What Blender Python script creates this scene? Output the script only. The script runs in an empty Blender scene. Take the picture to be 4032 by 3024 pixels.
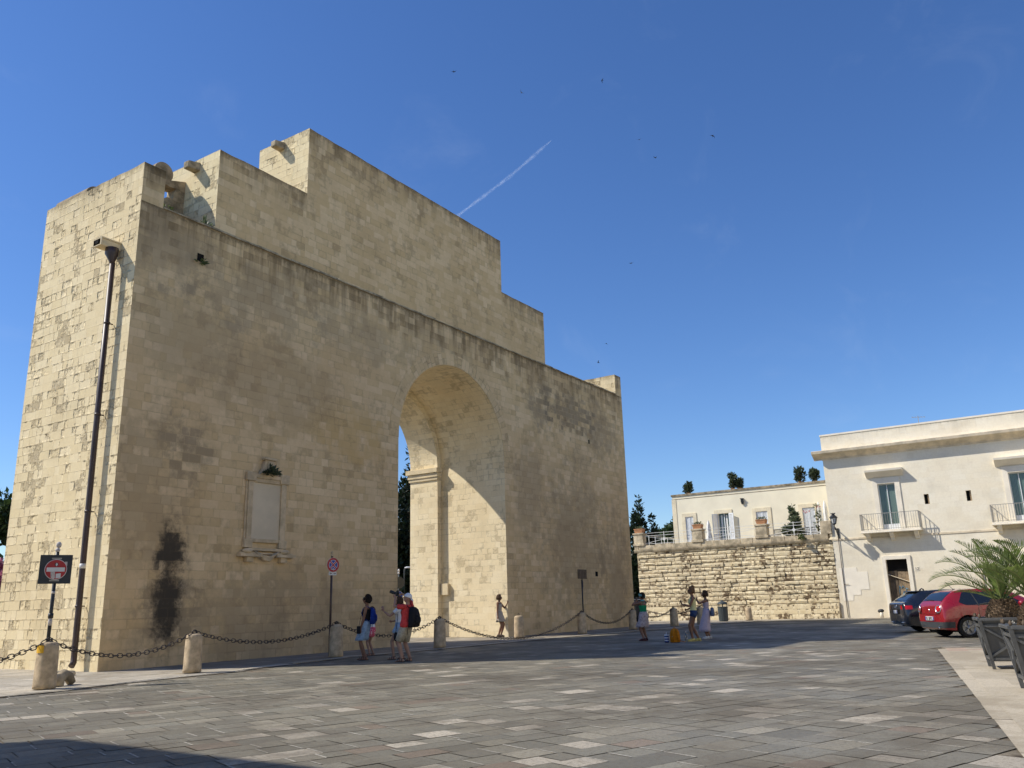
import bpy, bmesh, math, random
from math import sin, cos, pi, radians, sqrt, atan2, floor, hypot
from mathutils import Vector, Matrix, noise as mnoise
random.seed(7)
sc = bpy.context.scene
COL = sc.collection

# ------------------------------------------------------------------ mesh builder
class MB:
    def __init__(s):
        s.v = []; s.f = []; s.m = []; s.uv = []; s.sm = []; s.col = []
    def poly(s, pts, uv=None, mi=0, smooth=False, col=None):
        i = len(s.v)
        s.v += [tuple(p) for p in pts]
        s.f.append(list(range(i, i+len(pts)))); s.m.append(mi); s.uv.append(uv); s.sm.append(smooth); s.col.append(col)
    def mesh(s, verts, faces, mi=0, smooth=False, col=None):
        i = len(s.v)
        s.v += [tuple(p) for p in verts]
        for f in faces:
            s.f.append([i+k for k in f]); s.m.append(mi); s.uv.append(None); s.sm.append(smooth); s.col.append(col)
    def box(s, lo, hi, mi=0, col=None, M=None):
        x0,y0,z0 = lo; x1,y1,z1 = hi
        vs = [(x0,y0,z0),(x1,y0,z0),(x1,y1,z0),(x0,y1,z0),(x0,y0,z1),(x1,y0,z1),(x1,y1,z1),(x0,y1,z1)]
        if M is not None: vs = [M @ Vector(p) for p in vs]
        s.mesh(vs, [(3,2,1,0),(4,5,6,7),(0,1,5,4),(1,2,6,5),(2,3,7,6),(3,0,4,7)], mi, False, col)
    def obox(s, c, half, ax, ay, az, mi=0):
        c = Vector(c); ax = Vector(ax).normalized(); ay = Vector(ay).normalized(); az = Vector(az).normalized()
        M = Matrix(((ax.x,ay.x,az.x,c.x),(ax.y,ay.y,az.y,c.y),(ax.z,ay.z,az.z,c.z),(0,0,0,1)))
        s.box((-half[0],-half[1],-half[2]), half, mi, None, M)
    def bar(s, a, b, w, h=None, mi=0, up=(0,0,1)):
        h = h or w
        a = Vector(a); b = Vector(b); d = (b-a); L = d.length
        if L < 1e-6: return
        d /= L; up = Vector(up)
        if abs(d.dot(up)) > .98: up = Vector((1,0,0))
        sx = d.cross(up).normalized(); sz = sx.cross(d)
        s.obox((a+b)/2, (w/2, L/2, h/2), sx, d, sz, mi)
    def tube(s, pts, rad, n=10, mi=0, caps=True, smooth=True, flat=None, closed=False):
        pts = [Vector(p) for p in pts]
        if not hasattr(rad, '__len__'): rad = [rad]*len(pts)
        rings = []; prev = None
        N = len(pts)
        for i, p in enumerate(pts):
            if closed: d = pts[(i+1) % N]-pts[i-1]
            elif i == 0: d = pts[1]-p
            elif i == N-1: d = p-pts[i-1]
            else: d = (pts[i+1]-p).normalized()+(p-pts[i-1]).normalized()
            if d.length < 1e-9: d = Vector((0,0,1))
            d.normalize()
            if prev is None:
                t = Vector((0,0,1)) if abs(d.z) < .9 else Vector((1,0,0))
                a = d.cross(t).normalized()
            else:
                a = prev-d*prev.dot(d)
                a.normalize()
            prev = a; b = d.cross(a)
            r = rad[i]
            rx, ry = (r if hasattr(r, '__len__') else (r, r))
            rings.append([p+a*cos(2*pi*k/n)*rx+b*sin(2*pi*k/n)*ry for k in range(n)])
        s.rings(rings, mi, smooth, caps, closed)
    def rings(s, rings, mi=0, smooth=True, caps=True, closed=False):
        n = len(rings[0]); vs = [p for r in rings for p in r]; fs = []
        R = len(rings)
        for i in range(R if closed else R-1):
            j = (i+1) % R
            for k in range(n):
                fs.append((i*n+k, i*n+(k+1) % n, j*n+(k+1) % n, j*n+k))
        i0 = len(s.v)
        s.mesh(vs, fs, mi, smooth)
        if caps and not closed:
            for idx, rev in ((0, True), (R-1, False)):
                f = [i0+idx*n+k for k in range(n)]
                if rev: f.reverse()
                s.f.append(f); s.m.append(mi); s.uv.append(None); s.sm.append(False); s.col.append(None)
    def loft(s, secs, n=16, mi=0, smooth=True, caps=True, power=1.0):
        """secs: (centre, rx, ry, yaw) horizontal elliptical rings"""
        rr = []
        for c, rx, ry, yw in secs:
            ring = []
            for k in range(n):
                a = 2*pi*k/n
                ca, sa = cos(a), sin(a)
                if power != 1.0:
                    ca = math.copysign(abs(ca)**power, ca); sa = math.copysign(abs(sa)**power, sa)
                x, y = rx*ca, ry*sa
                ring.append(Vector((c[0]+x*cos(yw)-y*sin(yw), c[1]+x*sin(yw)+y*cos(yw), c[2])))
            rr.append(ring)
        s.rings(rr, mi, smooth, caps)
    def lathe(s, prof, c=(0,0,0), n=20, mi=0, smooth=True, M=None):
        rr = []
        for r, z in prof:
            ring = [Vector((r*cos(2*pi*k/n), r*sin(2*pi*k/n), z)) for k in range(n)]
            if M is not None: ring = [M @ p for p in ring]
            rr.append([p+Vector(c) for p in ring])
        s.rings(rr, mi, smooth)
    def ball(s, c, r, n=12, mi=0, M=None):
        rx, ry, rz = (r if hasattr(r, '__len__') else (r, r, r))
        rr = []
        for i in range(n//2+1):
            t = -pi/2+pi*i/(n//2); e = max(cos(t), .02)
            ring = [Vector((rx*e*cos(2*pi*k/n), ry*e*sin(2*pi*k/n), rz*sin(t))) for k in range(n)]
            if M is not None: ring = [M @ p for p in ring]
            rr.append([p+Vector(c) for p in ring])
        s.rings(rr, mi, True)
    def prism(s, p2, a, b, f, mi=0, smooth_side=False):
        """extrude 2D polygon p2 between depths a and b; f(x,y,d)->3D"""
        n = len(p2)
        A = [Vector(f(x, y, a)) for x, y in p2]; B = [Vector(f(x, y, b)) for x, y in p2]
        i = len(s.v); s.v += [tuple(p) for p in A+B]
        fs = [list(range(n))[::-1], [n+k for k in range(n)]]+[[k, (k+1) % n, n+(k+1) % n, n+k] for k in range(n)]
        for q, fc in enumerate(fs):
            s.f.append([i+k for k in fc]); s.m.append(mi); s.uv.append(None); s.sm.append(smooth_side and q > 1); s.col.append(None)
    def build(s, name, mats, parent=None, world=True, bevel=0, weld=False, fixn=True):
        me = bpy.data.meshes.new(name)
        off = Vector((0, 0, 0))
        if parent is not None and world:
            p = parent
            while p is not None: off += Vector(p.location); p = p.parent
        me.from_pydata([(x-off.x, y-off.y, z-off.z) for x, y, z in s.v], [], s.f)
        if not isinstance(mats, (list, tuple)): mats = [mats]
        for m in mats: me.materials.append(m)
        me.polygons.foreach_set('material_index', s.m)
        me.polygons.foreach_set('use_smooth', s.sm)
        if fixn or weld:
            bm = bmesh.new(); bm.from_mesh(me)
            if weld: bmesh.ops.remove_doubles(bm, verts=bm.verts, dist=.0008)
            if fixn: bmesh.ops.recalc_face_normals(bm, faces=bm.faces)
            bm.to_mesh(me); bm.free()
        haveuv = (not weld) and len(me.polygons) == len(s.uv)
        me.uv_layers.new(name='UVMap')
        has_col = haveuv and any(c is not None for c in s.col)
        if has_col:
            me.color_attributes.new('Tint', 'FLOAT_COLOR', 'CORNER'); ca = me.color_attributes['Tint']
        uvl = me.uv_layers['UVMap']
        me.update()
        for pi_, p in enumerate(me.polygons):
            nn = p.normal
            cu = s.uv[pi_] if haveuv else None
            if cu is not None:
                d = dict(zip(s.f[pi_], cu))
            if abs(nn.z) > .8: t = None
            else:
                l = hypot(nn.x, nn.y) or 1; t = (-nn.y/l, nn.x/l)
            for li in p.loop_indices:
                vix = me.loops[li].vertex_index; co = me.vertices[vix].co
                if cu is not None:
                    uvl.data[li].uv = d[vix]
                else:
                    w = co+off
                    uvl.data[li].uv = (w.x, w.y) if t is None else (w.x*t[0]+w.y*t[1], w.z)
                if has_col:
                    c = s.col[pi_]
                    ca.data[li].color = c if c is not None else (.5, .5, .5, 1)
        o = bpy.data.objects.new(name, me); COL.objects.link(o)
        if parent is not None: o.parent = parent
        if bevel:
            md = o.modifiers.new('Bevel', 'BEVEL'); md.width = bevel; md.segments = 2; md.limit_method = 'ANGLE'
        return o

def tag(o, label=None, cat=None, group=None, kind=None):
    if label: o['label'] = label
    if cat: o['category'] = cat
    if group: o['group'] = group
    if kind: o['kind'] = kind
    return o
def thing(name, label, cat, loc=(0,0,0), rz=0, group=None):
    o = bpy.data.objects.new(name, None); COL.objects.link(o)
    o.empty_display_size = .2
    o.location = loc; o.rotation_euler = (0, 0, rz)
    return tag(o, label, cat, group)
def copy_tree(o, parent=None, loc=None, label=None, rz=None):
    c = o.copy(); COL.objects.link(c)
    if parent is not None: c.parent = parent
    if loc is not None: c.location = loc
    if rz is not None: c.rotation_euler = (0, 0, rz)
    if label: c['label'] = label
    for ch in list(o.children): copy_tree(ch, c)
    return c

# ------------------------------------------------------------------ materials
class NT:
    def __init__(s, name, rough=.8, spec=.3):
        s.mat = bpy.data.materials.new(name); s.mat.use_nodes = True
        s.t = s.mat.node_tree; s.b = s.t.nodes['Principled BSDF']
        s.b.inputs['Roughness'].default_value = rough
        s.b.inputs['Specular IOR Level'].default_value = spec
    def n(s, typ, **kw):
        x = s.t.nodes.new(typ)
        for k, v in kw.items(): setattr(x, k, v)
        return x
    def l(s, a, b): s.t.links.new(a, b)
    def put(s, inp, v):
        if isinstance(v, bpy.types.NodeSocket): s.l(v, inp)
        elif v is not None:
            if hasattr(v, '__len__') and len(v) == 3 and inp.type == 'RGBA': v = (*v, 1)
            inp.default_value = v
    def math(s, op, a, b=None, c=None):
        x = s.n('ShaderNodeMath', operation=op)
        s.put(x.inputs[0], a); s.put(x.inputs[1], b); s.put(x.inputs[2], c)
        return x.outputs[0]
    def mix(s, f, a, b, mode='MIX'):
        x = s.n('ShaderNodeMix', data_type='RGBA', blend_type=mode)
        s.put(x.inputs[0], f); s.put(x.inputs[6], a); s.put(x.inputs[7], b)
        return x.outputs[2]
    def noise(s, scale, detail=4, rough=.6, vec=None, dist=0):
        x = s.n('ShaderNodeTexNoise'); x.inputs['Scale'].default_value = scale
        x.inputs['Detail'].default_value = detail; x.inputs['Roughness'].default_value = rough
        x.inputs['Distortion'].default_value = dist
        s.l(vec if vec is not None else s.pos(), x.inputs['Vector'])
        return x.outputs['Fac']
    def pos(s):
        if not hasattr(s, '_pos'): s._pos = s.n('ShaderNodeNewGeometry').outputs['Position']
        return s._pos
    def obj(s):
        if not hasattr(s, '_obj'): s._obj = s.n('ShaderNodeTexCoord').outputs['Object']
        return s._obj
    def scaled(s, vec, k):
        x = s.n('ShaderNodeVectorMath', operation='MULTIPLY'); s.l(vec, x.inputs[0]); x.inputs[1].default_value = k
        return x.outputs[0]
    def step(s, v, a, b, lo=0, hi=1):
        x = s.n('ShaderNodeMapRange', interpolation_type='SMOOTHSTEP')
        s.put(x.inputs[0], v); s.put(x.inputs[1], a); s.put(x.inputs[2], b); x.inputs[3].default_value = lo; x.inputs[4].default_value = hi
        return x.outputs[0]
    def white(s, vec=None, w=None):
        if vec is None:
            x = s.n('ShaderNodeTexWhiteNoise', noise_dimensions='1D'); s.put(x.inputs['W'], w)
        else:
            x = s.n('ShaderNodeTexWhiteNoise', noise_dimensions='3D'); s.l(vec, x.inputs['Vector'])
        return x.outputs['Value']
    def comb(s, x, y, z=0):
        c = s.n('ShaderNodeCombineXYZ'); s.put(c.inputs[0], x); s.put(c.inputs[1], y); s.put(c.inputs[2], z)
        return c.outputs[0]
    def sep(s, v):
        c = s.n('ShaderNodeSeparateXYZ'); s.l(v, c.inputs[0]); return c.outputs
    def bump(s, h, strength=.5, dist=.02, nrm=None):
        x = s.n('ShaderNodeBump'); x.inputs['Strength'].default_value = strength; x.inputs['Distance'].default_value = dist
        s.l(h, x.inputs['Height'])
        if nrm is not None: s.l(nrm, x.inputs['Normal'])
        s.l(x.outputs[0], s.b.inputs['Normal']); return x.outputs[0]
    def color(s, c): s.put(s.b.inputs['Base Color'], c)

def plain(name, col, rough=.6, var=.18, scale=6, spec=.35, metal=0, bump=.0, coat=0, objspace=True):
    k = NT(name, rough, spec)
    v = k.obj() if objspace else k.pos()
    f = k.noise(scale, 4, .6, v)
    c = k.mix(k.step(f, .3, .7), tuple(x*(1-var) for x in col), tuple(min(1, x*(1+var)) for x in col))
    k.color(c); k.b.inputs['Metallic'].default_value = metal
    if coat: k.b.inputs['Coat Weight'].default_value = coat; k.b.inputs['Coat Roughness'].default_value = .04
    if bump: k.bump(k.noise(scale*6, 5, .65, v), bump, .01)
    return k.mat

def ashlar(name, cA, cB, cDirt, h=.25, w=.62, jw=.014, jdark=.5, bump=.35, pit=.35, ztop=None, topdark=.75, ztop_depth=1.6,
           stains=(), grime=.35, rough=.92, tint=(.55, .42, .26), warm=.3, off=0.0, blockvar=1.0, pitdark=.5, low=None, facey=None):
    k = NT(name, rough, .15)
    uvn = k.n('ShaderNodeUVMap'); uvn.uv_map = 'UVMap'
    P = k.pos(); px, py, pz = k.sep(P)
    wob = k.noise(1.7, 3, .6)
    wob2 = k.noise(2.3, 3, .6, k.scaled(P, (1.3, 1.1, .9)))
    U, V, _ = k.sep(uvn.outputs[0])
    U = k.math('ADD', U, k.math('MULTIPLY', k.math('SUBTRACT', wob, .5), .035))
    V = k.math('ADD', k.math('ADD', V, off), k.math('MULTIPLY', k.math('SUBTRACT', wob2, .5), .04))
    rv = k.math('DIVIDE', V, h); row = k.math('FLOOR', rv); fv = k.math('SUBTRACT', rv, row)
    rr = k.white(w=k.math('ADD', row, 11.3+off))
    uu = k.math('ADD', k.math('DIVIDE', U, w), k.math('MULTIPLY', rr, 7.31))
    cell = k.math('FLOOR', uu); fu = k.math('SUBTRACT', uu, cell)
    r1 = k.white(k.comb(cell, row, 3.1)); r2 = k.white(k.comb(cell, row, 8.7))
    sp = k.math('MULTIPLY_ADD', r1, .34, .33); isp = k.math('GREATER_THAN', r2, .4)
    side = k.math('MULTIPLY', k.math('GREATER_THAN', fu, sp), isp)
    idv = k.comb(k.math('MULTIPLY_ADD', cell, 2.0, side), row, 1.7)
    b1 = k.white(idv)
    idv2 = k.comb(k.math('MULTIPLY_ADD', cell, 2.0, side), row, 5.9); b2 = k.white(idv2)
    du = k.math('MULTIPLY', k.math('MINIMUM', fu, k.math('SUBTRACT', 1.0, fu)), w)
    ds = k.math('MULTIPLY', k.math('ABSOLUTE', k.math('SUBTRACT', fu, sp)), w)
    ds = k.math('ADD', ds, k.math('MULTIPLY', k.math('SUBTRACT', 1.0, isp), 9.0))
    dv = k.math('MULTIPLY', k.math('MINIMUM', fv, k.math('SUBTRACT', 1.0, fv)), h)
    dj = k.math('MINIMUM', k.math('MINIMUM', du, ds), dv)
    joint = k.step(dj, jw*.3, jw*1.3, 1, 0)
    big = k.noise(.28, 3, .6); mid = k.noise(1.1, 4, .65, k.scaled(P, (1, 1, .8))); fine = k.noise(9, 4, .7); vfine = k.noise(38, 2, .7)
    # per-block value
    bv = k.math('POWER', b1, 1.3)
    c = k.mix(k.math('MULTIPLY_ADD', k.math('SUBTRACT', bv, .5), blockvar, .5), cA, cB)
    c = k.mix(k.math('MULTIPLY', k.step(big, .42, .68), warm), c, tint)
    c = k.mix(k.math('MULTIPLY', k.step(k.noise(.55, 4, .6, k.scaled(P, (.8, 1, 1.3))), .48, .72), .28), c, tuple(x*.62 for x in cA))
    c = k.mix(k.step(fine, .25, .75, .0, .16), c, cDirt)
    dark = k.math('MULTIPLY', k.step(k.math('ADD', mid, k.math('MULTIPLY', b2, .16)), .6, .8), grime)
    c = k.mix(dark, c, cDirt)
    if ztop is not None:
        zn = k.math('ADD', pz, k.math('MULTIPLY', k.math('SUBTRACT', mid, .5), ztop_depth*1.3))
        streak = k.noise(1.6, 4, .7, k.scaled(P, (1.6, 1.6, .12)))
        m = k.step(zn, ztop-ztop_depth, ztop+.1)
        m = k.math('MULTIPLY', m, k.math('MULTIPLY', k.step(k.math('ADD', streak, k.math('MULTIPLY', b2, .15)), .38, .72), topdark))
        c = k.mix(m, c, tuple(x*.36 for x in cDirt))
        edge = k.math('MULTIPLY', k.step(k.math('ADD', pz, k.math('MULTIPLY', k.math('SUBTRACT', fine, .5), .5)), ztop-.22, ztop+.02), topdark*.9)
        c = k.mix(edge, c, tuple(x*.28 for x in cDirt))
    if stains: brk = k.math('ADD', k.math('SUBTRACT', k.noise(1.35, 5, .72, k.scaled(P, (1, 1, .85))), .5), k.math('MULTIPLY', k.math('SUBTRACT', k.noise(.5, 3, .6), .5), .8))
    for (sx, sz, rx, rz, sc_, st, blk, *nz_) in stains:
        dx = k.math('DIVIDE', k.math('SUBTRACT', px, sx), rx); dz = k.math('DIVIDE', k.math('SUBTRACT', pz, sz), rz)
        d = k.math('ADD', k.math('MULTIPLY', dx, dx), k.math('MULTIPLY', dz, dz))
        d = k.math('ADD', d, k.math('MULTIPLY', brk, 3.6*(nz_[0] if nz_ else 1)))
        d = k.math('ADD', d, k.math('MULTIPLY', k.math('SUBTRACT', b2, .5), 1.3*blk))
        d = k.math('ADD', d, k.math('MULTIPLY', k.math('SUBTRACT', fine, .5), 1.2))
        m = k.step(d, .1, 1.25, 1, 0)
        m = k.math('MULTIPLY', m, k.math('MULTIPLY', st, k.math('LESS_THAN', py, .1)))
        if blk > .8: m = k.math('MULTIPLY', m, k.math('MULTIPLY_ADD', joint, -.55, 1.0))
        c = k.mix(m, c, sc_)
    if low is not None:
        m = k.step(k.math('ADD', pz, k.math('MULTIPLY', k.math('SUBTRACT', mid, .5), 1.6)), low[0], low[1], low[2], 0)
        c = k.mix(m, c, low[3])
    ero = k.noise(3.4, 5, .74, k.scaled(P, (1, 1, 1.25)))
    pm = k.math('MULTIPLY', k.step(k.math('ADD', k.math('MULTIPLY', b2, .34), k.math('ADD', mid, k.math('MULTIPLY', k.step(dj, 0, .07, .1, 0), 1.0))), .74, .9), pit)
    hole = k.step(ero, .50, .57, 1, 0)
    c = k.mix(k.math('MULTIPLY', k.math('MULTIPLY', pm, hole), pitdark), c, tuple(x*.5 for x in cDirt))
    jn = k.math('MULTIPLY', joint, k.math('MULTIPLY', jdark, k.math('MULTIPLY', k.step(k.noise(2.1, 3, .7), .34, .6, .12, 1), k.step(k.noise(.33, 3, .6, k.scaled(P, (1, 1, 1.5))), .42, .62, .35, 1.5))))
    c = k.mix(jn, c, tuple(x*.55 for x in cDirt))
    k.color(c)
    hgt = k.math('ADD', k.math('MULTIPLY', jn, -1.0), k.math('MULTIPLY', fine, .35))
    hgt = k.math('ADD', hgt, k.math('MULTIPLY', k.math('MULTIPLY', pm, hole), -2.0))
    hgt = k.math('ADD', hgt, k.math('MULTIPLY', b1, .45*blockvar))
    hgt = k.math('ADD', hgt, k.math('MULTIPLY', vfine, .12))
    k.bump(hgt, min(1, bump), .022)
    return k.mat

STAIN = (.035, .032, .028)
cA = (.60, .49, .33); cB = (.72, .61, .43); cD = (.25, .20, .135)
M = {}
DT = (.36, .25, .13)
GA, GB = (.65, .462, .235), (.82, .622, .368)
M['gate'] = ashlar('lecce_stone_weathered', GA, GB, DT, ztop=12.8, topdark=.75, ztop_depth=2.0, pit=.35, jdark=.22, grime=.3, warm=.5, tint=(.60, .41, .21), blockvar=.8, bump=.25,
    stains=[(1.9, 1.5, .9, 1.4, (.16, .13, .09), .55, .8), (2.1, 5.9, .9, 1.0, (.2, .155, .1), .6, 1.0), (2.0, 9.2, 1.8, 1.5, (.40, .30, .17), .45, .5), (1.1, 11.5, 1.6, 1.2, (.27, .21, .135), .5, .6),
            (8.6, 7.3, 2.2, 1.2, (.56, .36, .13), .5, .2), (24.4, 10.7, 2.6, 1.1, (.15, .12, .085), .62, 1.1), (21.7, 10.7, 1.3, 1.2, (.2, .16, .11), .55, 1.0), (27.7, 10.2, 1.8, 1.5, (.24, .185, .12), .5, .9), (24.5, 4.2, 3.2, 4.2, (.31, .24, .145), .52, .35),
            (20.3, 6.0, 1.4, 3.0, (.36, .27, .16), .45, .3), (28.6, 3.0, 1.8, 3.4, (.29, .22, .135), .55, .3), (6, .9, 6, 1.5, (.37, .28, .165), .55, .4), (4.2, 11.0, 2.8, 1.1, (.28, .215, .135), .45, .6), (9.5, 11.0, 3, .9, (.34, .265, .165), .42, .5), (5.2, 8.2, 3, 1.4, (.42, .3, .16), .5, .3), (1.0, 4.6, 1.3, 2.4, (.36, .265, .15), .5, .8), (1.8, 2.15, .52, 1.9, STAIN, .9, .3, .72)])
M['gate_attic'] = ashlar('lecce_stone_attic', GA, GB, DT, ztop=15.6, topdark=.6, ztop_depth=1.3, pit=.45, jdark=.2, grime=.3, warm=.42, tint=(.56, .39, .2), off=.11, blockvar=.8, bump=.25)
M['gate_top'] = ashlar('lecce_stone_upper_attic', GA, GB, DT, ztop=18.2, topdark=.6, ztop_depth=1.3, pit=.45, jdark=.2, grime=.3, warm=.42, tint=(.56, .39, .2), off=.07, blockvar=.8, bump=.25)
M['gate_side'] = ashlar('lecce_stone_sunlit_flank', (.78, .63, .365), (.89, .745, .475), (.44, .33, .19), ztop=14.0, topdark=.45, ztop_depth=1.2, pit=.9, jdark=.26, bump=.85, grime=.15, pitdark=.42, warm=.25, tint=(.64, .49, .27), h=.26, w=.56, blockvar=.7)  # paler copy of the gate stone, sunlight on the flanks put into its colour
M['gate_side_pale'] = ashlar('lecce_stone_sunlit_step', (.78, .64, .375), (.88, .755, .48), (.42, .31, .175), pit=.8, jdark=.25, bump=.7, grime=.18, pitdark=.45, warm=.2, tint=(.66, .52, .3), h=.26, w=.56, blockvar=.6)  # paler copy again, sunlit look of the attic ends put into the colour
M['gate_passage'] = ashlar('lecce_stone_passage', (.85, .695, .43), (.94, .805, .55), (.46, .35, .2), pit=.5, jdark=.2, bump=.35, grime=.26, pitdark=.55, warm=.28, tint=(.74, .57, .33), blockvar=.6)  # brighter copy of the gate stone, sunlit passage look put into the colour
M['gate_flank_end'] = ashlar('lecce_stone_flank_end', GA, GB, DT, ztop=14.0, topdark=.9, ztop_depth=1.3, pit=.4, jdark=.4, grime=.5, warm=.4, tint=(.5, .36, .2), blockvar=.7)
M['carved_dark'] = plain('shade_dark_carved_stone', (.30, .235, .15), .95, .4, 3, .1, bump=.4, objspace=False)  # carved stone, shade on the volute and scrolls put into a darker colour
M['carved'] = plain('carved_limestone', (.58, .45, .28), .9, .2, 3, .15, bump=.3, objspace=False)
M['tablet'] = plain('tablet_limestone', (.64, .53, .365), .85, .08, 1.2, .15, bump=.15, objspace=False)
M['impost'] = plain('pale_limestone', (.70, .57, .36), .9, .12, 2, .15, bump=.3, objspace=False)
M['palazzo'] = ashlar('palazzo_limestone', (.88, .79, .60), (.93, .865, .71), (.56, .45, .3), h=.3, w=.8, ztop=11.0, ztop_depth=.9, topdark=.2, jw=.01, jdark=.07, bump=.1, pit=.08, grime=.1, warm=.15, tint=(.76, .61, .4), blockvar=.45, low=(1.2, 3.6, .3, (.68, .56, .38)))
M['palazzo_trim'] = plain('palazzo_trim_stone', (.86, .78, .63), .85, .07, 1.5, .2, bump=.12, objspace=False)
M['palazzo_cornice'] = plain('palazzo_cornice_stone', (.72, .61, .44), .9, .2, 1.6, .15, bump=.3, objspace=False)
M['plaster'] = plain('white_plaster_patch', (.90, .82, .67), .9, .04, 2, .2, objspace=False)
M['terrace_plaster'] = plain('cream_plaster', (.88, .80, .60), .9, .05, .8, .2, bump=.06, objspace=False)
M['terrace_trim'] = plain('terrace_trim_stone', (.78, .68, .48), .9, .1, 2, .2, bump=.1, objspace=False)
M['cap_dirty'] = plain('lichened_coping', (.34, .28, .19), .95, .45, 3, .1, bump=.4, objspace=False)
M['rubble'] = ashlar('old_wall_stone', (.78, .645, .40), (.90, .775, .52), (.30, .2, .115), h=.282, w=.85, jw=.0001, jdark=.0, bump=1.0, pit=.95, pitdark=.95, grime=.72, warm=.3)
M['rubble_joint'] = plain('old_wall_joint', (.25, .19, .12), .95, .3, 3, .1, bump=.4, objspace=False)
M['coping'] = plain('weathered_coping', (.52, .43, .29), .95, .38, 2.2, .1, bump=.5, objspace=False)
M['bollard'] = plain('limestone_bollard', (.50, .385, .245), .9, .25, 5, .2, bump=.5)
M['iron'] = plain('rusty_black_iron', (.05, .038, .03), .6, .35, 20, .4, bump=.2)
M['pipe'] = plain('brown_drainpipe_paint', (.06, .036, .028), .45, .2, 3, .5, objspace=False)
M['black_metal'] = plain('black_painted_metal', (.025, .026, .027), .45, .2, 8, .4)
M['grey_metal'] = plain('grey_planter_paint', (.088, .088, .085), .5, .14, 5, .45, bump=.08)
M['bin_metal'] = plain('dark_green_bin_paint', (.055, .065, .065), .5, .15, 5, .4)
M['sign_back'] = plain('dark_slate_sign_board', (.03, .036, .042), .5, .1, 6, .4)
M['red'] = plain('sign_red', (.42, .025, .03), .45, .08, 5, .4)
M['blue'] = plain('sign_blue', (.02, .06, .33), .45, .08, 5, .4)
M['white'] = plain('sign_white', (.68, .67, .64), .5, .06, 5, .4)
M['sticker'] = plain('torn_sticker_paper', (.55, .5, .46), .8, .2, 30, .2)
M['white_paint'] = plain('white_shutter_paint', (.74, .76, .76), .6, .05, 5, .3)
M['white_iron'] = plain('white_iron_paint', (.74, .73, .68), .5, .08, 5, .3)
M['grey_iron'] = plain('grey_rail_paint', (.34, .32, .28), .5, .1, 5, .3)
M['terracotta'] = plain('terracotta', (.52, .26, .13), .85, .15, 5, .2, bump=.15)
M['dark_inside'] = plain('dark_interior', (.012, .011, .01), .9, .2, 2, .1)
M['wood'] = plain('old_bleached_wood', (.27, .2, .125), .85, .3, 4, .2, bump=.25)
M['wood_dark'] = plain('old_dark_wood', (.12, .09, .062), .85, .3, 4, .2, bump=.25)
M['graffiti'] = plain('blue_spray_paint', (.10, .28, .42), .8, .3, 12, .2)
M['canvas'] = plain('white_canvas', (.80, .79, .74), .9, .05, 6, .2, bump=.1)
M['concrete'] = plain('off_frame_plaster', (.62, .54, .40), .9, .1, .8, .2, objspace=False)
M['yellow_paint'] = plain('yellow_paint_dab', (.75, .42, .03), .7, .1, 9, .3)
def glass(name, col, rough=.05, spec=.6):
    k = NT(name, rough, spec); k.color(col); k.b.inputs['IOR'].default_value = 1.5
    return k.mat
M['window_glass'] = glass('window_glass_over_curtain', (.05, .085, .07), .12)
M['lamp_glass'] = glass('milky_lantern_glass', (.55, .56, .54), .15)
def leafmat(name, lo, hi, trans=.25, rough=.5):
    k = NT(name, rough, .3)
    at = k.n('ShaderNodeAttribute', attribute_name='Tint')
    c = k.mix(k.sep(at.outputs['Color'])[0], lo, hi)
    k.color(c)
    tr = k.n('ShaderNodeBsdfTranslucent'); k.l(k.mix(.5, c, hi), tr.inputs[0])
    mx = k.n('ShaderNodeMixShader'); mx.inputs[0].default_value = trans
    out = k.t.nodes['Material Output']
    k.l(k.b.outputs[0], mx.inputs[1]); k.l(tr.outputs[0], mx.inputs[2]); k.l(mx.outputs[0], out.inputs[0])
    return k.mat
M['leaf_dark'] = leafmat('cypress_foliage', (.008, .016, .008), (.03, .055, .022), .15)
M['leaf_pine'] = leafmat('pine_foliage', (.02, .04, .012), (.075, .12, .035), .2)
M['leaf_bush'] = leafmat('bush_foliage', (.028, .04, .022), (.11, .14, .07), .2)
M['leaf_mid'] = leafmat('shrub_foliage', (.05, .07, .035), (.22, .26, .14), .25)
M['leaf_weed'] = leafmat('weed_foliage', (.05, .07, .02), (.16, .2, .07), .3)
M['leaf_pink'] = leafmat('oleander_blossom', (.28, .07, .12), (.62, .25, .34), .3)
M['leaf_palm'] = leafmat('palm_leaflets', (.06, .095, .02), (.26, .34, .09), .3, .4)
M['flower_red'] = leafmat('red_blossom', (.5, .08, .06), (.75, .2, .15), .3)
M['bark'] = plain('bark', (.10, .075, .05), .95, .3, 8, .1, bump=.5)
# ------------------------------------------------------------------ camera, sky, sun
SUNV = Vector((.545, -.82, -.965)).normalized()          # direction the light travels
CAMP = Vector((-12.474, -20.620, 1.36))
cr = Vector((.553208, -.832606, -.026974)); cu = Vector((-.196877, -.162136, .966929)); cf = Vector((.809445, .529602, .253616))
cam = bpy.data.cameras.new('camera'); camo = bpy.data.objects.new('camera', cam); COL.objects.link(camo)
camo.matrix_world = Matrix(((cr.x, cu.x, -cf.x, CAMP.x), (cr.y, cu.y, -cf.y, CAMP.y), (cr.z, cu.z, -cf.z, CAMP.z), (0, 0, 0, 1)))
cam.sensor_fit = 'HORIZONTAL'; cam.sensor_width = 36; cam.lens = 36*3301.1/4032
cam.clip_start = .05; cam.clip_end = 20000
sc.camera = camo
w = bpy.data.worlds.new('World'); sc.world = w; w.use_nodes = True
nt = w.node_tree; bg = nt.nodes['Background']
sky = nt.nodes.new('ShaderNodeTexSky'); sky.sky_type = 'NISHITA'; sky.sun_disc = False
tosun = -SUNV
sky.sun_elevation = math.asin(tosun.z)
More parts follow.
